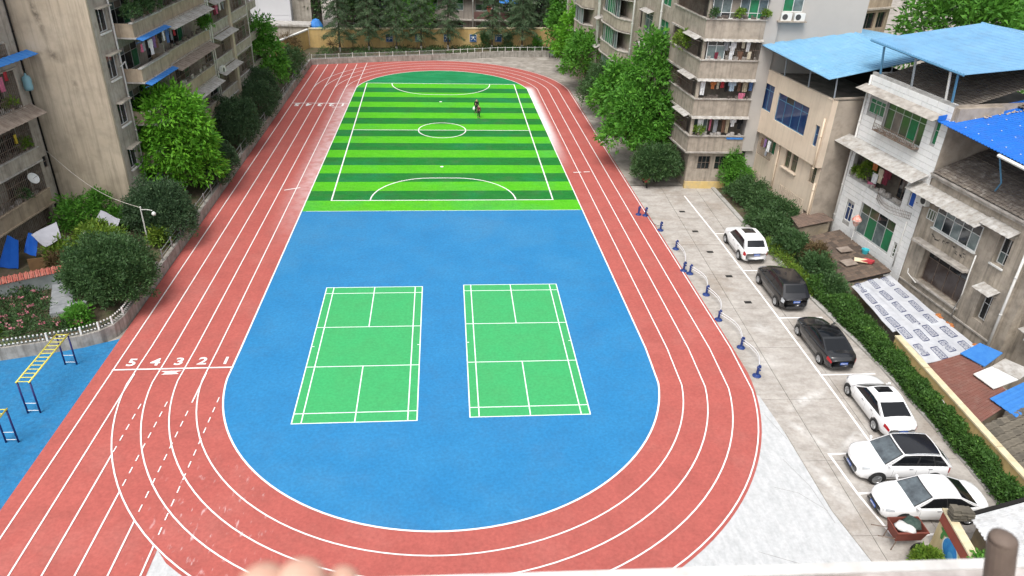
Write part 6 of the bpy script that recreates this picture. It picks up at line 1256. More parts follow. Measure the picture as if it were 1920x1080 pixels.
def leaves(name, P, D, L, W, mat, parent, tone, base=None):
    """one rhombic leaf per row of P, pointing along D"""
    n = len(P); D = D / np.linalg.norm(D, axis=1, keepdims=True); S = np.cross(D, rng.normal(size=(n, 3))); S /= np.linalg.norm(S, axis=1, keepdims=True) + 1e-9
    L = np.broadcast_to(np.asarray(L), (n,))[:, None]; Wd = np.broadcast_to(np.asarray(W), (n,))[:, None]
    b = np.array(BASE[parent] if parent is not None else base); P = P - b
    V = np.empty((n, 4, 3), np.float32); U = np.cross(S, D)
    V[:, 0] = P; V[:, 1] = P + D * L * .45 + S * Wd * .5 + U * Wd * .12; V[:, 2] = P + D * L; V[:, 3] = P + D * L * .45 - S * Wd * .5 + U * Wd * .12
    me = bpy.data.meshes.new(name); me.vertices.add(4 * n); me.vertices.foreach_set('co', V.ravel()); me.loops.add(4 * n); me.loops.foreach_set('vertex_index', np.arange(4 * n, dtype=np.int32))
    me.polygons.add(n); me.polygons.foreach_set('loop_start', np.arange(0, 4 * n, 4, dtype=np.int32)); me.update(calc_edges=True)
    a = me.attributes.new('tone', 'FLOAT', 'FACE'); a.data.foreach_set('value', np.clip(tone, 0, 1).astype(np.float32)); me.materials.append(mat)
    o = bpy.data.objects.new(name, me); COL.objects.link(o); BASE[o] = Vector(b)
    if parent is not None: o.parent = parent
    else: o.location = tuple(b)
    return o
def cluster_pts(lobes, k, shell=.55):
    """clump centres through ellipsoid lobes, denser towards their skin; returns centres and outward directions"""
    vol = np.array([l[3] * l[4] * l[5] for l in lobes]) ** .67; cnt = np.maximum(3, (k * vol / vol.sum()).astype(int)); C, O = [], []
    for l, c in zip(lobes, cnt):
        d = rng.normal(size=(c, 3)); d /= np.linalg.norm(d, axis=1, keepdims=True); d[:, 2] = np.where(d[:, 2] < -.55, -d[:, 2] * .6, d[:, 2])
        lump = np.where(rng.random(c) < .07, 1.15, 1.) + .15 * np.sin(3.1 * d[:, 0] * 2 + l[0]) * np.cos(2.7 * d[:, 1] * 2 + l[1]) + .10 * np.sin(5 * d[:, 2] + 4 * d[:, 0])
        r = (shell + (1 - shell) * rng.random(c) ** .45) * lump; C.append(np.array(l[:3]) + d * r[:, None] * np.array(l[3:6])); O.append(d)
    return np.concatenate(C), np.concatenate(O)
def crown(lobes, k, m, rc, L, W, mat, parent, droop=.2, shell=.55, spread=1.0, name='crown'):
    C, O = cluster_pts(lobes, k, shell); n = len(C); ct = rng.random(n)
    q = rng.normal(size=(n, m, 3)); q /= np.linalg.norm(q, axis=2, keepdims=True); q = q * spread + O[:, None, :] * .7 + np.array([0, 0, .25])
    P = C[:, None, :] + q * rc * rng.random((n, m, 1)) ** .6 * .8; D = q + rng.normal(size=q.shape) * .3 - np.array([0, 0, droop])
    t = (.55 * ct[:, None] + .45 * rng.random((n, m))); N = n * m
    return leaves(name, P.reshape(N, 3), D.reshape(N, 3), L * (.7 + .6 * rng.random(N)), W * (.7 + .6 * rng.random(N)), mat, parent, t.reshape(N))
def trunk(parent, x, y, z0, z1, r, limbs, white=0.):
    m = MB().tube([(x, y, z0), (x + .05, y - .03, lerp(z0, z1, .4)), (x - .03, y + .04, z1)], r, 8, r * .55)
    for t in limbs: p0 = (x, y, lerp(z0, z1, .75)); m.tube([p0, tuple((p0[i] + t[i]) / 2 + (0, 0, .15)[i] for i in range(3)), t], r * .45, 5, r * .12)
    o = m.build('trunk', M_BARK, parent, smooth=True)
    if white: MB().tube([(x, y, z0), (x, y, z0 + white)], r * 1.06, 8).build('whitewashed_base', M_WASH, o)
    return o
def tree(name, label, cat, x, y, z0, lobes, k, m, rc, L, W, mat, r=.16, group=None, **kw):
    t = thing(name, label, cat, (x, y, z0), group); zt = max(l[2] for l in lobes)
    trunk(t, x, y, z0 - .1, lerp(z0, zt, .8), r, [(l[0] + l[3] * .5 * random.uniform(-1, 1), l[1] + l[4] * .5 * random.uniform(-1, 1), l[2]) for l in lobes for _ in range(3)])
    crown(lobes, k, m, rc, L, W, mat, t, **kw); return t
# left side
tree('broadleaf_tree', 'bright green tree with big drooping leaves in front of the beige block', 'tree', -21.9, 57.3, .62, [(-21.9, 57.3, 6.5, 2.6, 2.6, 2.2), (-21.9, 57.3, 4.6, 3.0, 2.9, 2.5), (-21.3, 57.3, 2.8, 2.5, 2.4, 1.8), (-22.8, 56.7, 3.0, 2.2, 2.2, 1.8)], 900, 16, .48, .40, .15, LG_BRIGHT, .2, droop=.40, shell=.70)
tree('broadleaf_tree', 'fresh green pointed tree at the far end of the left-hand block', 'tree', -22.0, 86.0, .62, [(-21.8, 86, 6.8, 1.6, 1.7, 1.9), (-21.7, 86, 4.6, 2.3, 2.4, 2.2), (-21.3, 86.3, 2.7, 2.3, 2.3, 1.6)], 420, 14, .5, .42, .18, LG_MID, .18, droop=.4)
for nm, lb, x, y, lb2, k in (('osmanthus_shrub', 'largest dark green rounded shrub, by the flower garden', -20.9, 40.6, [(-20.9, 40.7, 2.4, 2.3, 2.1, 1.8), (-20.2, 40.2, 1.9, 1.6, 1.7, 1.4), (-21.9, 41.2, 2.0, 1.4, 1.5, 1.4), (-21.0, 42.3, 2.1, 2.0, 1.6, 1.5)], 1400),
                             ('osmanthus_shrub', 'dark rounded shrub behind the lamp post, against the beige end wall', -20.6, 49.5, [(-20.7, 49.6, 2.4, 2.0, 2.0, 1.8), (-19.9, 48.9, 1.8, 1.4, 1.6, 1.4), (-21.9, 50.2, 1.9, 1.4, 1.4, 1.4)], 900),
                             ('osmanthus_shrub', 'dark rounded shrub just beyond the bright green tree', -20.6, 69.0, [(-20.6, 69.0, 2.5, 2.2, 2.3, 2.0), (-20.0, 67.6, 1.8, 1.3, 1.6, 1.3)], 750),
                             ('osmanthus_shrub', 'dark shrub between two others along the left railing, under the far green tree', -20.4, 77.0, [(-20.3, 76.6, 2.2, 1.6, 2.2, 1.9), (-20.6, 80.0, 2.6, 1.6, 1.8, 2.0)], 650),
                             ('osmanthus_shrub', 'small dark shrub leaning over the left planter wall beside the bright tree', -19.8, 60.6, [(-19.7, 60.8, 1.7, 1.1, 1.9, 1.2), (-19.6, 58.6, 1.5, .9, 1.4, .9)], 360)):
    tree(nm, lb, 'shrub', x, y, .62, lb2, int(k * 1.15), 30, .32, .165, .075, LG_DARK if 'dark' in lb and k < 1400 else LG_OSM, .1, 'rounded dark shrubs inside the left planter', droop=.1, shell=.68)
crown([(-20.7, 96, 1.7, 1.3, 3.2, 1.3), (-20.2, 91.5, 1.4, 1.0, 2.2, 1.0)], 260, 16, .4, .3, .1, LG_OSM, tag(thing('shrub', 'loose olive shrub in the far left planter corner', 'shrub', (-21, 96, .62))), name='foliage')
crown([(-22.3, 102.5, 2.0, 1.5, 2.6, 1.2)], 130, 14, .4, .35, .06, LG_DRY, thing('shrub', 'dry brownish shrub before the yellow wall in the far left corner', 'shrub', (-21, 103, .62)), name='foliage')
for lb, c, k, mt in (('leafy green bush at the foot of the beige end wall', [(-26.4, 50.0, 1.6, 1.6, 1.2, 1.3), (-25.2, 50.6, 2.4, .7, .7, .9)], 240, LG_MID), ('yellow-green bush between the two biggest dark shrubs', [(-23.3, 45.8, 1.6, 1.5, 1.2, 1.0), (-24.6, 47.6, 1.3, 1.2, 1.0, .8)], 300, LG_YEL), ('yellow-leaved bush beside the white cloth canopy', [(-25.5, 44.9, 1.2, 1.0, .9, .8)], 110, LG_YEL), ('rusty brown bush below the white cloth canopy', [(-25.0, 43.4, 1.1, .8, .8, .7)], 90, LG_DRY), ('mixed green bush at the base of the beige corner', [(-24.2, 50.4, 1.2, 1.3, 1.0, .7)], 140, LG_MID), ('fresh green plant by the lamp post and planter fence', [(-20.3, 47.6, 1.2, .5, .8, .6)], 60, LG_YEL), ('small green plant in the bed under the largest dark shrub', [(-21.5, 37.6, 1.0, .5, .5, .5)], 60, LG_MID), ('low green plants at the left edge of the flower bed', [(-26.2, 36.3, .9, .7, .6, .45)], 70, LG_YEL)):
    l = c[0]; t = thing('bush', lb, 'bush', (l[0], l[1], .62), 'bushes in the left garden'); crown(c, k, 16, .32, .26, .10, mt, t, droop=.25, shell=.4, name='foliage'); MB().tube([(l[0], l[1], .5), (l[0], l[1], l[2])], .04, 5).build('stem', M_BARK, t)
# flower bed with tiled coping wall
fb_ = thing('rose_bed', 'bed of low bushes with pink flowers behind the picket fence', 'flower bed', (-24, 38, .62))
n = 120; xy = np.column_stack([rng.uniform(-28, -21.2, 900), rng.uniform(35.9, 41.0, 900)]); xy = xy[(xy[:, 1] > 35.8 + .25 * np.abs(xy[:, 0] + 20) * .0 + (np.maximum(0, xy[:, 0] + 24.7) * .33)) & ((xy[:, 1] < 37.5) | (xy[:, 0] < -25.2 + (41.8 - xy[:, 1]) * .47))][:300]
Cc = np.column_stack([xy, .75 + .45 * rng.random(len(xy)) * (np.sin(xy[:, 0] * 2.1) * np.cos(xy[:, 1] * 2.5) * .5 + .6)]); mI = 22
q = rng.normal(size=(len(Cc), mI, 3)); P = (Cc[:, None] + q * .16).reshape(-1, 3); P[:, 2] = np.maximum(P[:, 2], .64)
tag(leaves('foliage', P, (q + [0, 0, .4]).reshape(-1, 3), .17, .075, LG_OSM, fb_, (.5 * rng.random(len(Cc))[:, None] + .5 * rng.random((len(Cc), mI))).ravel()), kind='stuff')
fp = Cc[rng.choice(len(Cc), 48, False)] + [0, 0, .25]; q = rng.normal(size=(48, 9, 3)); q[..., 2] = np.abs(q[..., 2]) * .6
tag(leaves('flowers', (fp[:, None] + q * .045).reshape(-1, 3), q.reshape(-1, 3), .13, .12, M_PINK, fb_, rng.random(48 * 9)), kind='stuff')
M_RTILE = pm('red_glazed_tile', (.36, .075, .055), (.50, .20, .15), 3, .35, tone=.15); M_MARB = pm('grey_marble_slab', (.34, .355, .37), (.24, .255, .275), 1.2, .35, spots=((.5, .52, .53), .5), sscale=2)
gw = thing('garden_wall', 'low garden wall with red tiled coping beside the rose bed', 'wall', (-26.5, 41.2, .6))
a, b = Vector((-30, 38.9, 0)), Vector((-24.0, 42.25, 0)); d = (b - a).normalized(); nn = Vector((-d.y, d.x, 0)); ang = math.atan2(d.y, d.x)
M_GWALL = pm('pale_garden_wall', (.40, .43, .42), (.30, .33, .33), 1.5, .8)
MB().box(tuple((a + b) / 2 + Vector((0, 0, 1.15))), ((b - a).length, .22, 1.15), ang).build('wall_panel', M_GWALL, gw)
nT = 24
for i in range(nT):
    c = a.lerp(b, (i + .5) / nT)
    for sd in (-1, 1):
        MB().box((c.x + nn.x * .22 * sd, c.y + nn.y * .22 * sd, 1.82), ((b - a).length / nT - .04, .48, .04), ang, rx=-.5 * sd).build('coping_tile', M_RTILE, gw)
        p0, p1 = c + nn * .46 * sd, c + nn * .02 * sd; MB().tube([(p0.x, p0.y, 1.74), (p1.x, p1.y, 1.97)], .045, 6).build('tile_roll', M_RTILE, gw)
MB().lathe((-23.75, 42.45, .6), [(.36, 0), (.36, 1.25), (.42, 1.3), (.42, 1.42), (.36, 1.46), (0, 1.5)], 14).build('end_pillar', M_GWALL, gw)
sl_ = thing('stone_ledge', 'grey marble slab ledge between the rose bed and the largest shrub', 'ledge', (-23.5, 40, .6))
for i in range(4): p = Vector((-24.3, 41.9, 0)).lerp(Vector((-22.9, 38.4, 0)), (i + .5) / 4); MB().box((p.x, p.y, .84), (1.15, .90, .10), R(-68) + R(90)).build('slab', M_MARB, sl_)
MB().prism([(-24.8, 41.7), (-23.8, 42.1), (-22.4, 38.7), (-23.4, 38.2)], .6, .785).build('base', M_GWALL, sl_)
o = thing('stone_trough', 'white stone planter box at the edge of the largest dark shrub', 'planter', (-22.3, 38.9, .6)); MB().box((-22.0, 38.7, .95), (.9, .45, .6), .25).build('body', M_WPAINT, o); MB().box((-22.0, 38.7, 1.26), (.98, .52, .07), .25).build('rim', M_MARB, o)
# tarpaulins by the grey block
def drape(name, label, cat, c4, mat, sagz=.2, n=8):
    c4 = [Vector(c) for c in c4]; m = MB(); P = []
    for i in range(n + 1):
        for j in range(n + 1):
            u, v = i / n, j / n; q_ = c4[0].lerp(c4[1], u).lerp(c4[3].lerp(c4[2], u), v); P.append((q_.x, q_.y, q_.z - sagz * math.sin(math.pi * u) * math.sin(math.pi * v) + .03 * math.sin(9 * u + 5 * v)))
    fs = [(i * (n + 1) + j, (i + 1) * (n + 1) + j, (i + 1) * (n + 1) + j + 1, i * (n + 1) + j + 1) for i in range(n) for j in range(n)]; k = len(P)
    m.add(P + [(x, y + .004, z - .015) for x, y, z in P], fs + [tuple(t + k for t in f)[::-1] for f in fs]); return one(m, name, mat, label, cat, tuple(c4[0]), smooth=True)
drape('tarpaulin', 'bright blue tarpaulin screen standing by the grey block', 'tarpaulin', [(-29.3, 44.2, .7), (-28.0, 44.0, .7), (-27.8, 44.6, 2.4), (-28.9, 45.4, 2.4)], pm('bright_blue_tarp', (.008, .08, .40), (.012, .10, .45), 2, .6), 0)
drape('tarpaulin', 'small blue tarpaulin flap under the white cloth canopy', 'tarpaulin', [(-27.9, 44.9, 1.4), (-27.0, 44.5, 1.3), (-27.0, 45.4, 2.3), (-27.8, 45.8, 2.4)], MATS['bright_blue_tarp'], 0)
drape('cloth_canopy', 'pale grey cloth canopy sagging over the garden by the grey block', 'canopy', [(-27.3, 45.2, 2.5), (-26.1, 44.2, 2.1), (-25.6, 45.4, 2.2), (-26.3, 46.6, 2.8)], pm('pale_grey_cloth', (.46, .46, .50), (.40, .40, .44), 2, .8), .25)
drape('cloth', 'white cloth hung over a pole behind the largest dark shrub', 'cloth', [(-24.9, 46.2, 1.5), (-23.7, 46.0, 1.5), (-23.6, 46.2, 2.2), (-24.8, 46.5, 2.2)], M_WPAINT, .05)
drape('sheet', 'crumpled white sheet over a heap at the foot of the beige end wall', 'sheet', [(-25.3, 48.2, 1.2), (-23.6, 48.0, 1.1), (-23.5, 49.3, 1.7), (-24.7, 49.4, 2.4)], pm('pale_grey_cloth', (.46, .46, .5)), .3)
one(MB().box((-26.6, 43.7, 1.1), (.9, .05, 1.0), .3), 'board', pm('brown_board', (.22, .13, .06), (.17, .10, .05), 3, .8), 'brown board leaning beside the blue tarpaulin', 'board', (-26.6, 43.7, .6))
# right side
tree('broadleaf_tree', 'tall green tree in front of the right-hand flats with a narrow top', 'tree', 16.6, 66.3, 0, [(17.1, 67.2, 10.0, 1.2, 1.2, 1.8), (16.9, 66.4, 7.4, 2.1, 1.9, 2.2), (15.6, 65.6, 5.0, 2.5, 2.3, 2.1), (17.3, 65.0, 4.9, 1.9, 2.0, 2.0), (14.9, 64.8, 3.2, 2.1, 2.1, 1.5), (16.9, 64.3, 3.1, 1.8, 1.8, 1.4)], 1050, 16, .48, .38, .16, LG_MID, .22, droop=.35, shell=.6)
tree('broadleaf_tree', 'green tree beside the tall one, halfway along the right-hand flats', 'tree', 15.9, 73.5, 0, [(15.9, 73.5, 5.2, 2.0, 2.3, 2.4), (15.2, 75.0, 3.5, 1.8, 2.0, 1.8)], 330, 15, .48, .44, .17, LG_MID, .16, droop=.4)
tree('osmanthus_tree', 'dull olive tree low against the right-hand flats', 'tree', 15.5, 80.5, 0, [(15.6, 80.5, 3.4, 2.0, 2.8, 2.2), (14.9, 82.0, 2.4, 1.6, 2.2, 1.6)], 520, 20, .36, .26, .09, LG_OSM, .12, droop=.2, shell=.6)
tree('broadleaf_tree', 'broad green tree at the far right bend of the track', 'tree', 14.9, 89.5, 0, [(15.0, 89.5, 4.8, 2.3, 2.8, 2.6), (14.4, 91.5, 3.2, 2.0, 2.4, 2.0)], 420, 15, .46, .40, .16, LG_MID, .16, droop=.3)
tree('broadleaf_tree', 'light green tree at the far corner of the right-hand flats', 'tree', 14.8, 98, 0, [(14.9, 98, 6.0, 2.2, 2.4, 2.6), (14.6, 98.5, 3.3, 2.2, 2.5, 2.0)], 400, 15, .48, .45, .18, LG_BRIGHT, .16, droop=.4)
tree('broadleaf_tree', 'tall leafy tree standing by the right end of the yellow wall', 'tree', 15.0, 108, 0, [(14.8, 108, 8.6, 2.2, 2.2, 2.8), (14.9, 108, 5.0, 2.6, 2.6, 2.6), (14.3, 106.5, 3.0, 1.8, 1.8, 1.5)], 420, 15, .5, .5, .2, LG_MID, .18, droop=.4)
tree('osmanthus_tree', 'round dark osmanthus tree by the corner of the right-hand flats', 'tree', 17.15, 61.5, 0, [(17.1, 61.2, 1.9, 1.95, 1.8, 1.4), (16.5, 60.8, 1.5, 1.4, 1.3, 1.0)], 620, 26, .32, .20, .085, LG_OSM, .12, droop=.1, shell=.7)
# shrubs and hedge by the parked cars
def bushrow(label, name, cat, lobes, k, mat, **kw): t = thing(name, label, cat, (lobes[0][0], lobes[0][1], 0), kw.pop('group', None)); return crown(lobes, k, 20, .30, kw.pop('L', .19), kw.pop('W', .08), mat, t, shell=.5, name='foliage', droop=.15, **kw), [MB().tube([(l[0], l[1], -.05), (l[0], l[1], l[2])], .035, 5).build('stem', M_BARK, t) for l in lobes]
bushrow('tall wild shrub between the right-hand flats and the beige house', 'shrub', 'shrub', [(23.2, 59.6, 1.9, .9, .9, 1.6), (23.6, 58.8, 1.3, 1.2, 1.1, 1.1)], 300, LG_MID)
bushrow('wild dark shrubs against the beige house wall', 'shrub', 'shrub', [(24.0, 56.6, 1.0, 1.4, 1.6, 1.1), (24.3, 54.0, .9, 1.3, 1.6, 1.0), (25.0, 52.2, .9, 1.1, 1.2, 1.1), (23.3, 57.5, .6, .9, 1.6, .7)], 760, LG_OSM)
bushrow('tangled hedge shrubs beside the white SUV parked farthest away', 'shrub', 'shrub', [(23.7, 50.4, .75, 1.1, 1.9, .85), (23.8, 47.3, .8, 1.0, 1.7, .95), (23.2, 52.0, .5, .8, 1.4, .6)], 700, LG_OSM)
bushrow('dry leggy bush growing over the brown tiled shed', 'bush', 'bush', [(24.7, 45.2, .9, .7, 1.0, .9)], 120, LG_DRY, L=.22)
bushrow('green bushes hiding the brick piers of the tiled shed', 'bush', 'bush', [(24.2, 43.6, .8, .9, 1.3, .95), (24.2, 41.4, .6, .8, 1.4, .8)], 420, LG_OSM)
bushrow('bright grassy weeds along the kerb by the black SUV', 'weeds', 'weeds', [(22.9, 46.5, .25, .4, 2.4, .3), (23.05, 43.2, .3, .45, 1.8, .35)], 200, LG_YEL, L=.22, W=.05)
hd_ = thing('hedge', 'long clipped green hedge between the parked cars and the yellow wall', 'hedge', (24, 31, 0))
N = 26000; yy_ = rng.uniform(20.9, 42.2, N); x0 = np.interp(yy_, [20.9, 27, 33.4, 41, 42.3], [24.0, 23.98, 23.86, 23.1, 22.95]) + .12; x1 = np.full(N, 24.70); h_ = 1.0 + .10 * np.sin(yy_ * 2.3) + .07 * np.sin(yy_ * 5.1 + 1) + .10 * np.interp(yy_, np.arange(20, 43.1, .35), rng.normal(size=67)[:len(np.arange(20, 43.1, .35))])
u = rng.random(N); f_ = rng.random(N); top_ = f_ < .5
X = np.where(top_, x0 + (x1 - x0) * u, np.where(f_ < .9, x0 + .04 * rng.normal(size=N), x1 - .1)); Z = np.where(top_, h_ + .05 * rng.normal(size=N) + np.where(rng.random(N) < .03, .22 * rng.random(N), 0), .05 + (h_ - .05) * u ** .8)
X -= .12 * (np.sin(yy_ * 1.7) * .5 + .5) * (Z < h_ * .8) * (X < x0 + .1); D = rng.normal(size=(N, 3)); D[:, 2] += .5; D[:, 0] -= .4 * ~top_
pt = .5 * (np.sin(yy_ * 3.3 + X * 7) * np.cos(X * 5 + Z * 6) * .5 + .5) + .5 * rng.random(N)
tag(leaves('leaves', np.column_stack([X, yy_, Z]), D, .15 * (.7 + .7 * rng.random(N)), .075, LG_HEDGE, hd_, pt), kind='stuff')
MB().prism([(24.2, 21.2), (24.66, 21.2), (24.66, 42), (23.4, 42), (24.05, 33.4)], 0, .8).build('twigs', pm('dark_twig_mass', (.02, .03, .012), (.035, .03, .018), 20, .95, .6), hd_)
t = thing('bush', 'small round bush at the foot of the mural wall beside the handcart', 'bush', (18.95, 19.95, 0)); crown([(18.75, 19.75, .38, .46, .42, .38)], 200, 22, .2, .14, .07, LG_YEL, t, shell=.6, name='foliage'); MB().tube([(18.95, 19.95, 0), (18.95, 19.95, .4)], .04, 5).build('stem', M_BARK, t)
t = thing('climbing_plant', 'creeper hanging over the mural wall behind the corrugated roof', 'creeper', (19.9, 18.2, 1.9)); crown([(19.75, 18.0, 2.05, .4, .7, .25), (19.6, 17.2, 1.9, .3, .5, .2)], 80, 18, .2, .16, .08, LG_MID, t, name='foliage')
# cedars behind the far planter wall
CED = [(-16.2, 106.3, 'leftmost cedar with a whitewashed trunk, before the yellow wall'), (-12.4, 107.2, 'second cedar from the left, beside the first blue sign'), (-8.65, 107.5, 'third cedar from the left, beside the second blue sign'), (-5.3, 108.2, 'cedar between the second and middle blue signs'), (-1.6, 109.2, 'cedar in front of the fourth blue sign'), (4.6, 109.6, 'second cedar from the right, right of the last blue sign'), (8.9, 110.2, 'rightmost cedar before the plain part of the yellow wall')]
for ci, (x, y, lb) in enumerate(CED):
    t = thing('cedar_tree', lb, 'cedar', (x, y, .62), 'cedars in front of the yellow wall'); Hh = random.uniform(11, 12.5)
    trunk(t, x, y, .5, Hh, .13, [], .75)
    P, D, T_ = [], [], []; br = MB()
    zb0 = 2.7
    for i in range(58):
        v = i / 58; z = lerp(zb0, Hh, v); rr_ = (2.35 * (1 - v) ** .8 + .25) * random.uniform(.7, 1.1); a = i * 2.4 + random.uniform(-.3, .3); tone = random.random()
        ex, ey = math.cos(a) * rr_, math.sin(a) * rr_
        br.tube([(x, y, z), (x + ex * .6, y + ey * .6, z + .05), (x + ex, y + ey, z - .30 * rr_)], .03, 4, .008)
        for k in range(150):
            u = random.random() ** .7; s_ = random.gauss(0, .22) * (1.1 - u * .5); px, py, pz = x + ex * u - math.sin(a) * s_ * rr_ * .8, y + ey * u + math.cos(a) * s_ * rr_ * .8, z + .05 - .30 * rr_ * u * u + random.gauss(0, .05)
            P.append((px, py, pz)); D.append((math.cos(a) * .5 + random.gauss(0, .5), math.sin(a) * .5 + random.gauss(0, .5), -1.1 * random.random())); T_.append(.6 * tone + .4 * random.random())
    br.build('branches', M_BARK, t); leaves('needles', np.array(P), np.array(D), .42, .055, LG_CEDAR, t, np.array(T_))
    for a in (.5, 2.6, 4.7): MB().tube([(x + .9 * math.cos(a), y + .9 * math.sin(a) * .5, .6), (x + .06 * math.cos(a), y + .04 * math.sin(a), 2.5)], .025, 5).build('stake', M_RUST, t)
lo_ = thing('low_hedge', 'low dark planting along the foot of the yellow wall', 'hedge', (-3, 108.5, .62)); n = 7000; x_ = rng.uniform(-19, 15, n); y_ = np.interp(x_, [-19, -12.4, -7.2, -1.85, 2.1, 5.35, 11.7, 15], [101.3, 103.1, 104.3, 105.7, 106.9, 107.9, 108.7, 109]) + .5 + rng.random(n) * np.interp(x_, [-19, 0, 15], [6.2, 3.4, 2.4]); keep = np.sin(x_ * 1.3) + np.sin(y_ * 1.9) > -.7
tag(leaves('foliage', np.column_stack([x_, y_, .65 + .4 * rng.random(n)])[keep], rng.normal(size=(keep.sum(), 3)) + [0, 0, .5], .3, .10, LG_OSM, lo_, rng.random(keep.sum())), kind='stuff')
for lb, x, y, z, mt, k in (('spiky small palm before the left part of the yellow wall', -16.8, 104.6, 1.9, LG_DRY, 40), ('spiky small palm beside the leftmost cedar', -14.6, 107.6, 2.0, LG_CEDAR, 40)):
    t = thing('small_palm', lb, 'palm', (x, y, .62)); MB().tube([(x, y, .6), (x, y, z)], .05, 5).build('stem', M_BARK, t); D = rng.normal(size=(k, 3)); D[:, 2] = np.abs(D[:, 2]) * .4; leaves('fronds', np.tile([[x, y, z]], (k, 1)).astype(float), D, 1.1, .10, mt, t, rng.random(k))
for lb, x, y, h, mt in (('upright dark shrub left of the rightmost blue sign', 3.6, 109.9, 1.1, LG_OSM), ('upright dark shrub right of the rightmost blue sign', 6.9, 110.3, 1.1, LG_DARK), ('leafy shrub before the right part of the yellow wall', 11.2, 110.9, .8, LG_MID)): t = thing('shrub', lb, 'shrub', (x, y, .62)); crown([(x, y, .62 + h, .45, .45, h)], 70, 16, .3, .24, .09, mt, t, name='foliage'); MB().tube([(x, y, .5), (x, y, 1.4)], .03, 5).build('stem', M_BARK, t)
nb_ = thing('notice_board', 'low pale green notice board at the right end of the far planter wall', 'board', (14.0, 107.6, 0)); MB().box((13.6, 108.1, .72), (1.9, .06, .85), .06).build('panel', pm('pale_green_board', (.30, .36, .33), (.24, .30, .28), 2, .7), nb_)
for s in (-.9, .9): MB().tube([(13.6 + s, 108.05 + .06 * s, 0), (13.6 + s, 108.05 + .06 * s, 1.2)], .04, 6).build('leg', M_DARK, nb_)
# wooded slope and trees behind
for lb, L_, k, mt in (('dark dense tree behind the left end of the yellow wall', [(-13, 115, 6, 3.5, 2, 5), (-18, 115.5, 6.5, 3, 2, 5)], 420, LG_OSM), ('green tree before the far flats, centre left', [(-6.5, 114.5, 5, 2.8, 1.8, 4)], 240, LG_MID), ('dark tree before the far flats at the right', [(11, 115.3, 5.5, 3.5, 1.8, 4.5)], 300, LG_CEDAR)): tree('broadleaf_tree', lb, 'tree', L_[0][0], L_[0][1], 0, L_, k, 14, .6, .5, .2, mt, .2)
for i, (x, y, z, r_, mt, lb) in enumerate(((56, 84, 9, 6.5, LG_MID, 'leftmost overgrown tree behind the pale blue roofs'), (64, 92, 8, 7, LG_OSM, 'big overgrown tree at the top right edge'), (62, 78, 5, 6, LG_MID, 'lower overgrown tree behind the ribbed blue roof'), (40.5, 73, 4.5, 2.6, LG_MID, 'green tree squeezed between the blue roofs and the brown flats'))): tree('overgrown_tree', lb, 'tree', x, y, -1.8, [(x, y, z, r_, r_, r_), (x + 3 * (r_ > 3), y + 2 * (r_ > 3), z + 2 * (r_ > 3), r_ * .7, r_ * .7, r_ * .7)], 420 if r_ > 3 else 200, 16, .9 if r_ > 3 else .5, .7 if r_ > 3 else .4, .28 if r_ > 3 else .15, mt, .3, droop=.3)
# balcony plants
def pot(F, s, d, z, label, mat=LG_MID, r_=.26, k=26):
    q_ = F.p(s, d, z); t = thing('potted_plant', label, 'potted plant', q_, 'plants on the balconies'); MB().lathe(q_, [(.09, 0), (.13, .18), (.14, .2), (.11, .2), (0, .17)], 10).build('pot', M_WPAINT if mat is LG_MID else M_AWNR, t)
    crown([(q_[0], q_[1], q_[2] + .2 + r_ * .8, r_, r_, r_)], k, 12, .16, .2, .08, mt_ if (mt_ := mat) else None, t, name='foliage')
for s, lb, mt in ((.5, 'leftmost', LG_OSM), (2.6, 'middle yellow-green', LG_YEL), (4.5, 'rightmost yellow-green', LG_YEL)): pot(FS, s, .0, 14.14, f'{lb} potted plant on the top ledge of the right-hand flats', mt)
pot(FS, .75, 0, 4.86, 'potted plant at the left corner of the first floor of the right-hand flats', LG_YEL, .3)
pot(FW, 3.2, .35, 11.0, 'yellowish bush overhanging the side ledge of the right-hand flats', LG_YEL, .75, 90)
pot(F3, -1.75, -.35, 5.15, 'big feathery plant on the balcony of the white tiled house', LG_YEL, .65, 90); pot(F3, -.7, -.1, 5.12, 'small potted plant at the left end of the white house balcony', LG_YEL, .2)
for s, z, lb, mt in ((-2.6, 9.2, 'yellow-green plant on the upper ledge of the grey left block', LG_YEL), (-2.4, 6.5, 'tall yellow plant on the middle ledge of the grey left block', LG_YEL), (-3.9, 3.5, 'green plant on the lowest balcony of the grey left block', LG_OSM)): pot(FA_, s, .45, z, lb, mt, .3)
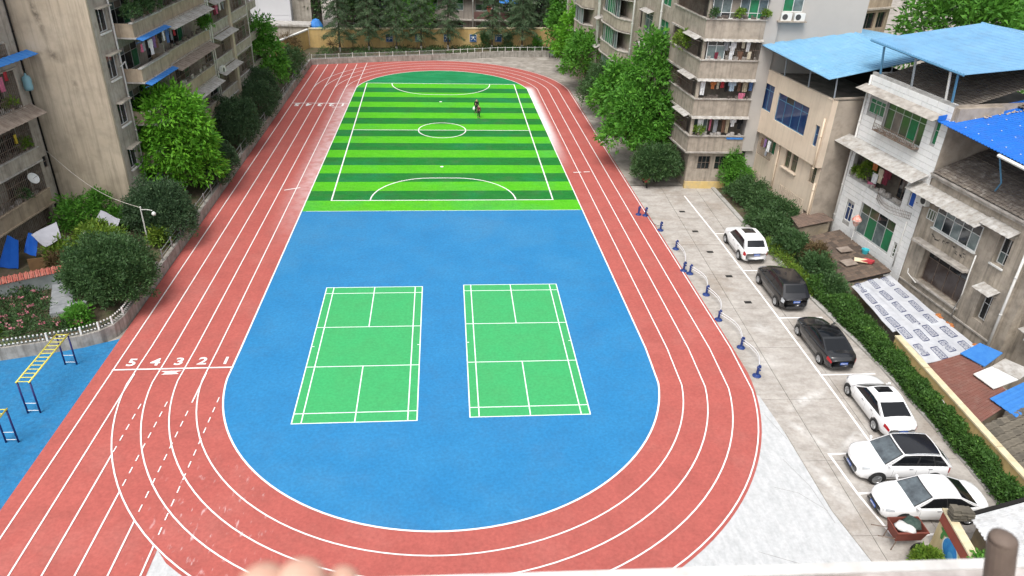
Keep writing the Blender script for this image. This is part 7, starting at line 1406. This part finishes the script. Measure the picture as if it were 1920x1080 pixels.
for s, z, lb in ((3.2, 13.75, 'left bushy plant on the top balcony of the beige block'), (5.0, 13.75, 'middle bushy plant on the top balcony of the beige block'), (7.0, 13.75, 'right bushy plant on the top balcony of the beige block'), (16.4, 10.6, 'trailing green plant at the far end of the beige block balcony')): pot(FB, s, 1.15, z, lb, LG_OSM if s < 10 else LG_MID, .55, 60)
for s, z, lb in ((-4.5, 18.6, 'leafy plant on the upper balcony of the brown flats'), (3.6, 18.6, 'bushy plant near the pier on the brown flats'), (-4, 12.4, 'green plant on the lower balcony of the brown flats'), (1.5, 15.5, 'green plant on the middle balcony of the brown flats')): pot(FX, s, .8, z, lb, LG_MID, .8, 70)
# red scooter under the osmanthus tree
sc_ = thing('scooter', 'small red scooter parked beside the round osmanthus tree', 'scooter', (16.1, 60.6, 0)); M_SCR = solid('red_scooter_paint', (.45, .03, .05), .3)
for dy in (-.6, .6):
    w_ = MB().lathe((0, 0, 0), [(.12, -.05), (.23, -.05), (.25, 0), (.23, .05), (.12, .05)], 14); w_.v = [(16.1 + c, 60.6 + dy + a, .25 + b) for a, b, c in w_.v]; w_.build('wheel', M_TYRE, sc_)
MB().hexa([(15.97, 60.15, .35), (16.23, 60.15, .35), (16.2, 60.95, .3), (16.0, 60.95, .3)], [(15.95, 60.2, .72), (16.25, 60.2, .72), (16.22, 60.7, .45), (15.98, 60.7, .45)]).build('body', M_SCR, sc_); MB().box((16.1, 60.32, .77), (.26, .62, .1)).build('seat', M_TRIM, sc_); MB().hexa([(15.9, 61.0, .3), (16.3, 61.0, .3), (16.25, 61.12, .3), (15.95, 61.12, .3)], [(15.98, 60.85, 1.0), (16.22, 60.85, 1.0), (16.2, 60.98, 1.0), (16.0, 60.98, 1.0)]).build('front_shield', M_SCR, sc_); MB().tube([(15.75, 60.8, 1.02), (16.1, 60.9, 1.08), (16.45, 60.8, 1.02)], .025, 5).build('handlebar', M_TRIM, sc_); MB().box((16.1, 60.0, .95), (.34, .3, .28)).build('top_box', M_SCR, sc_)
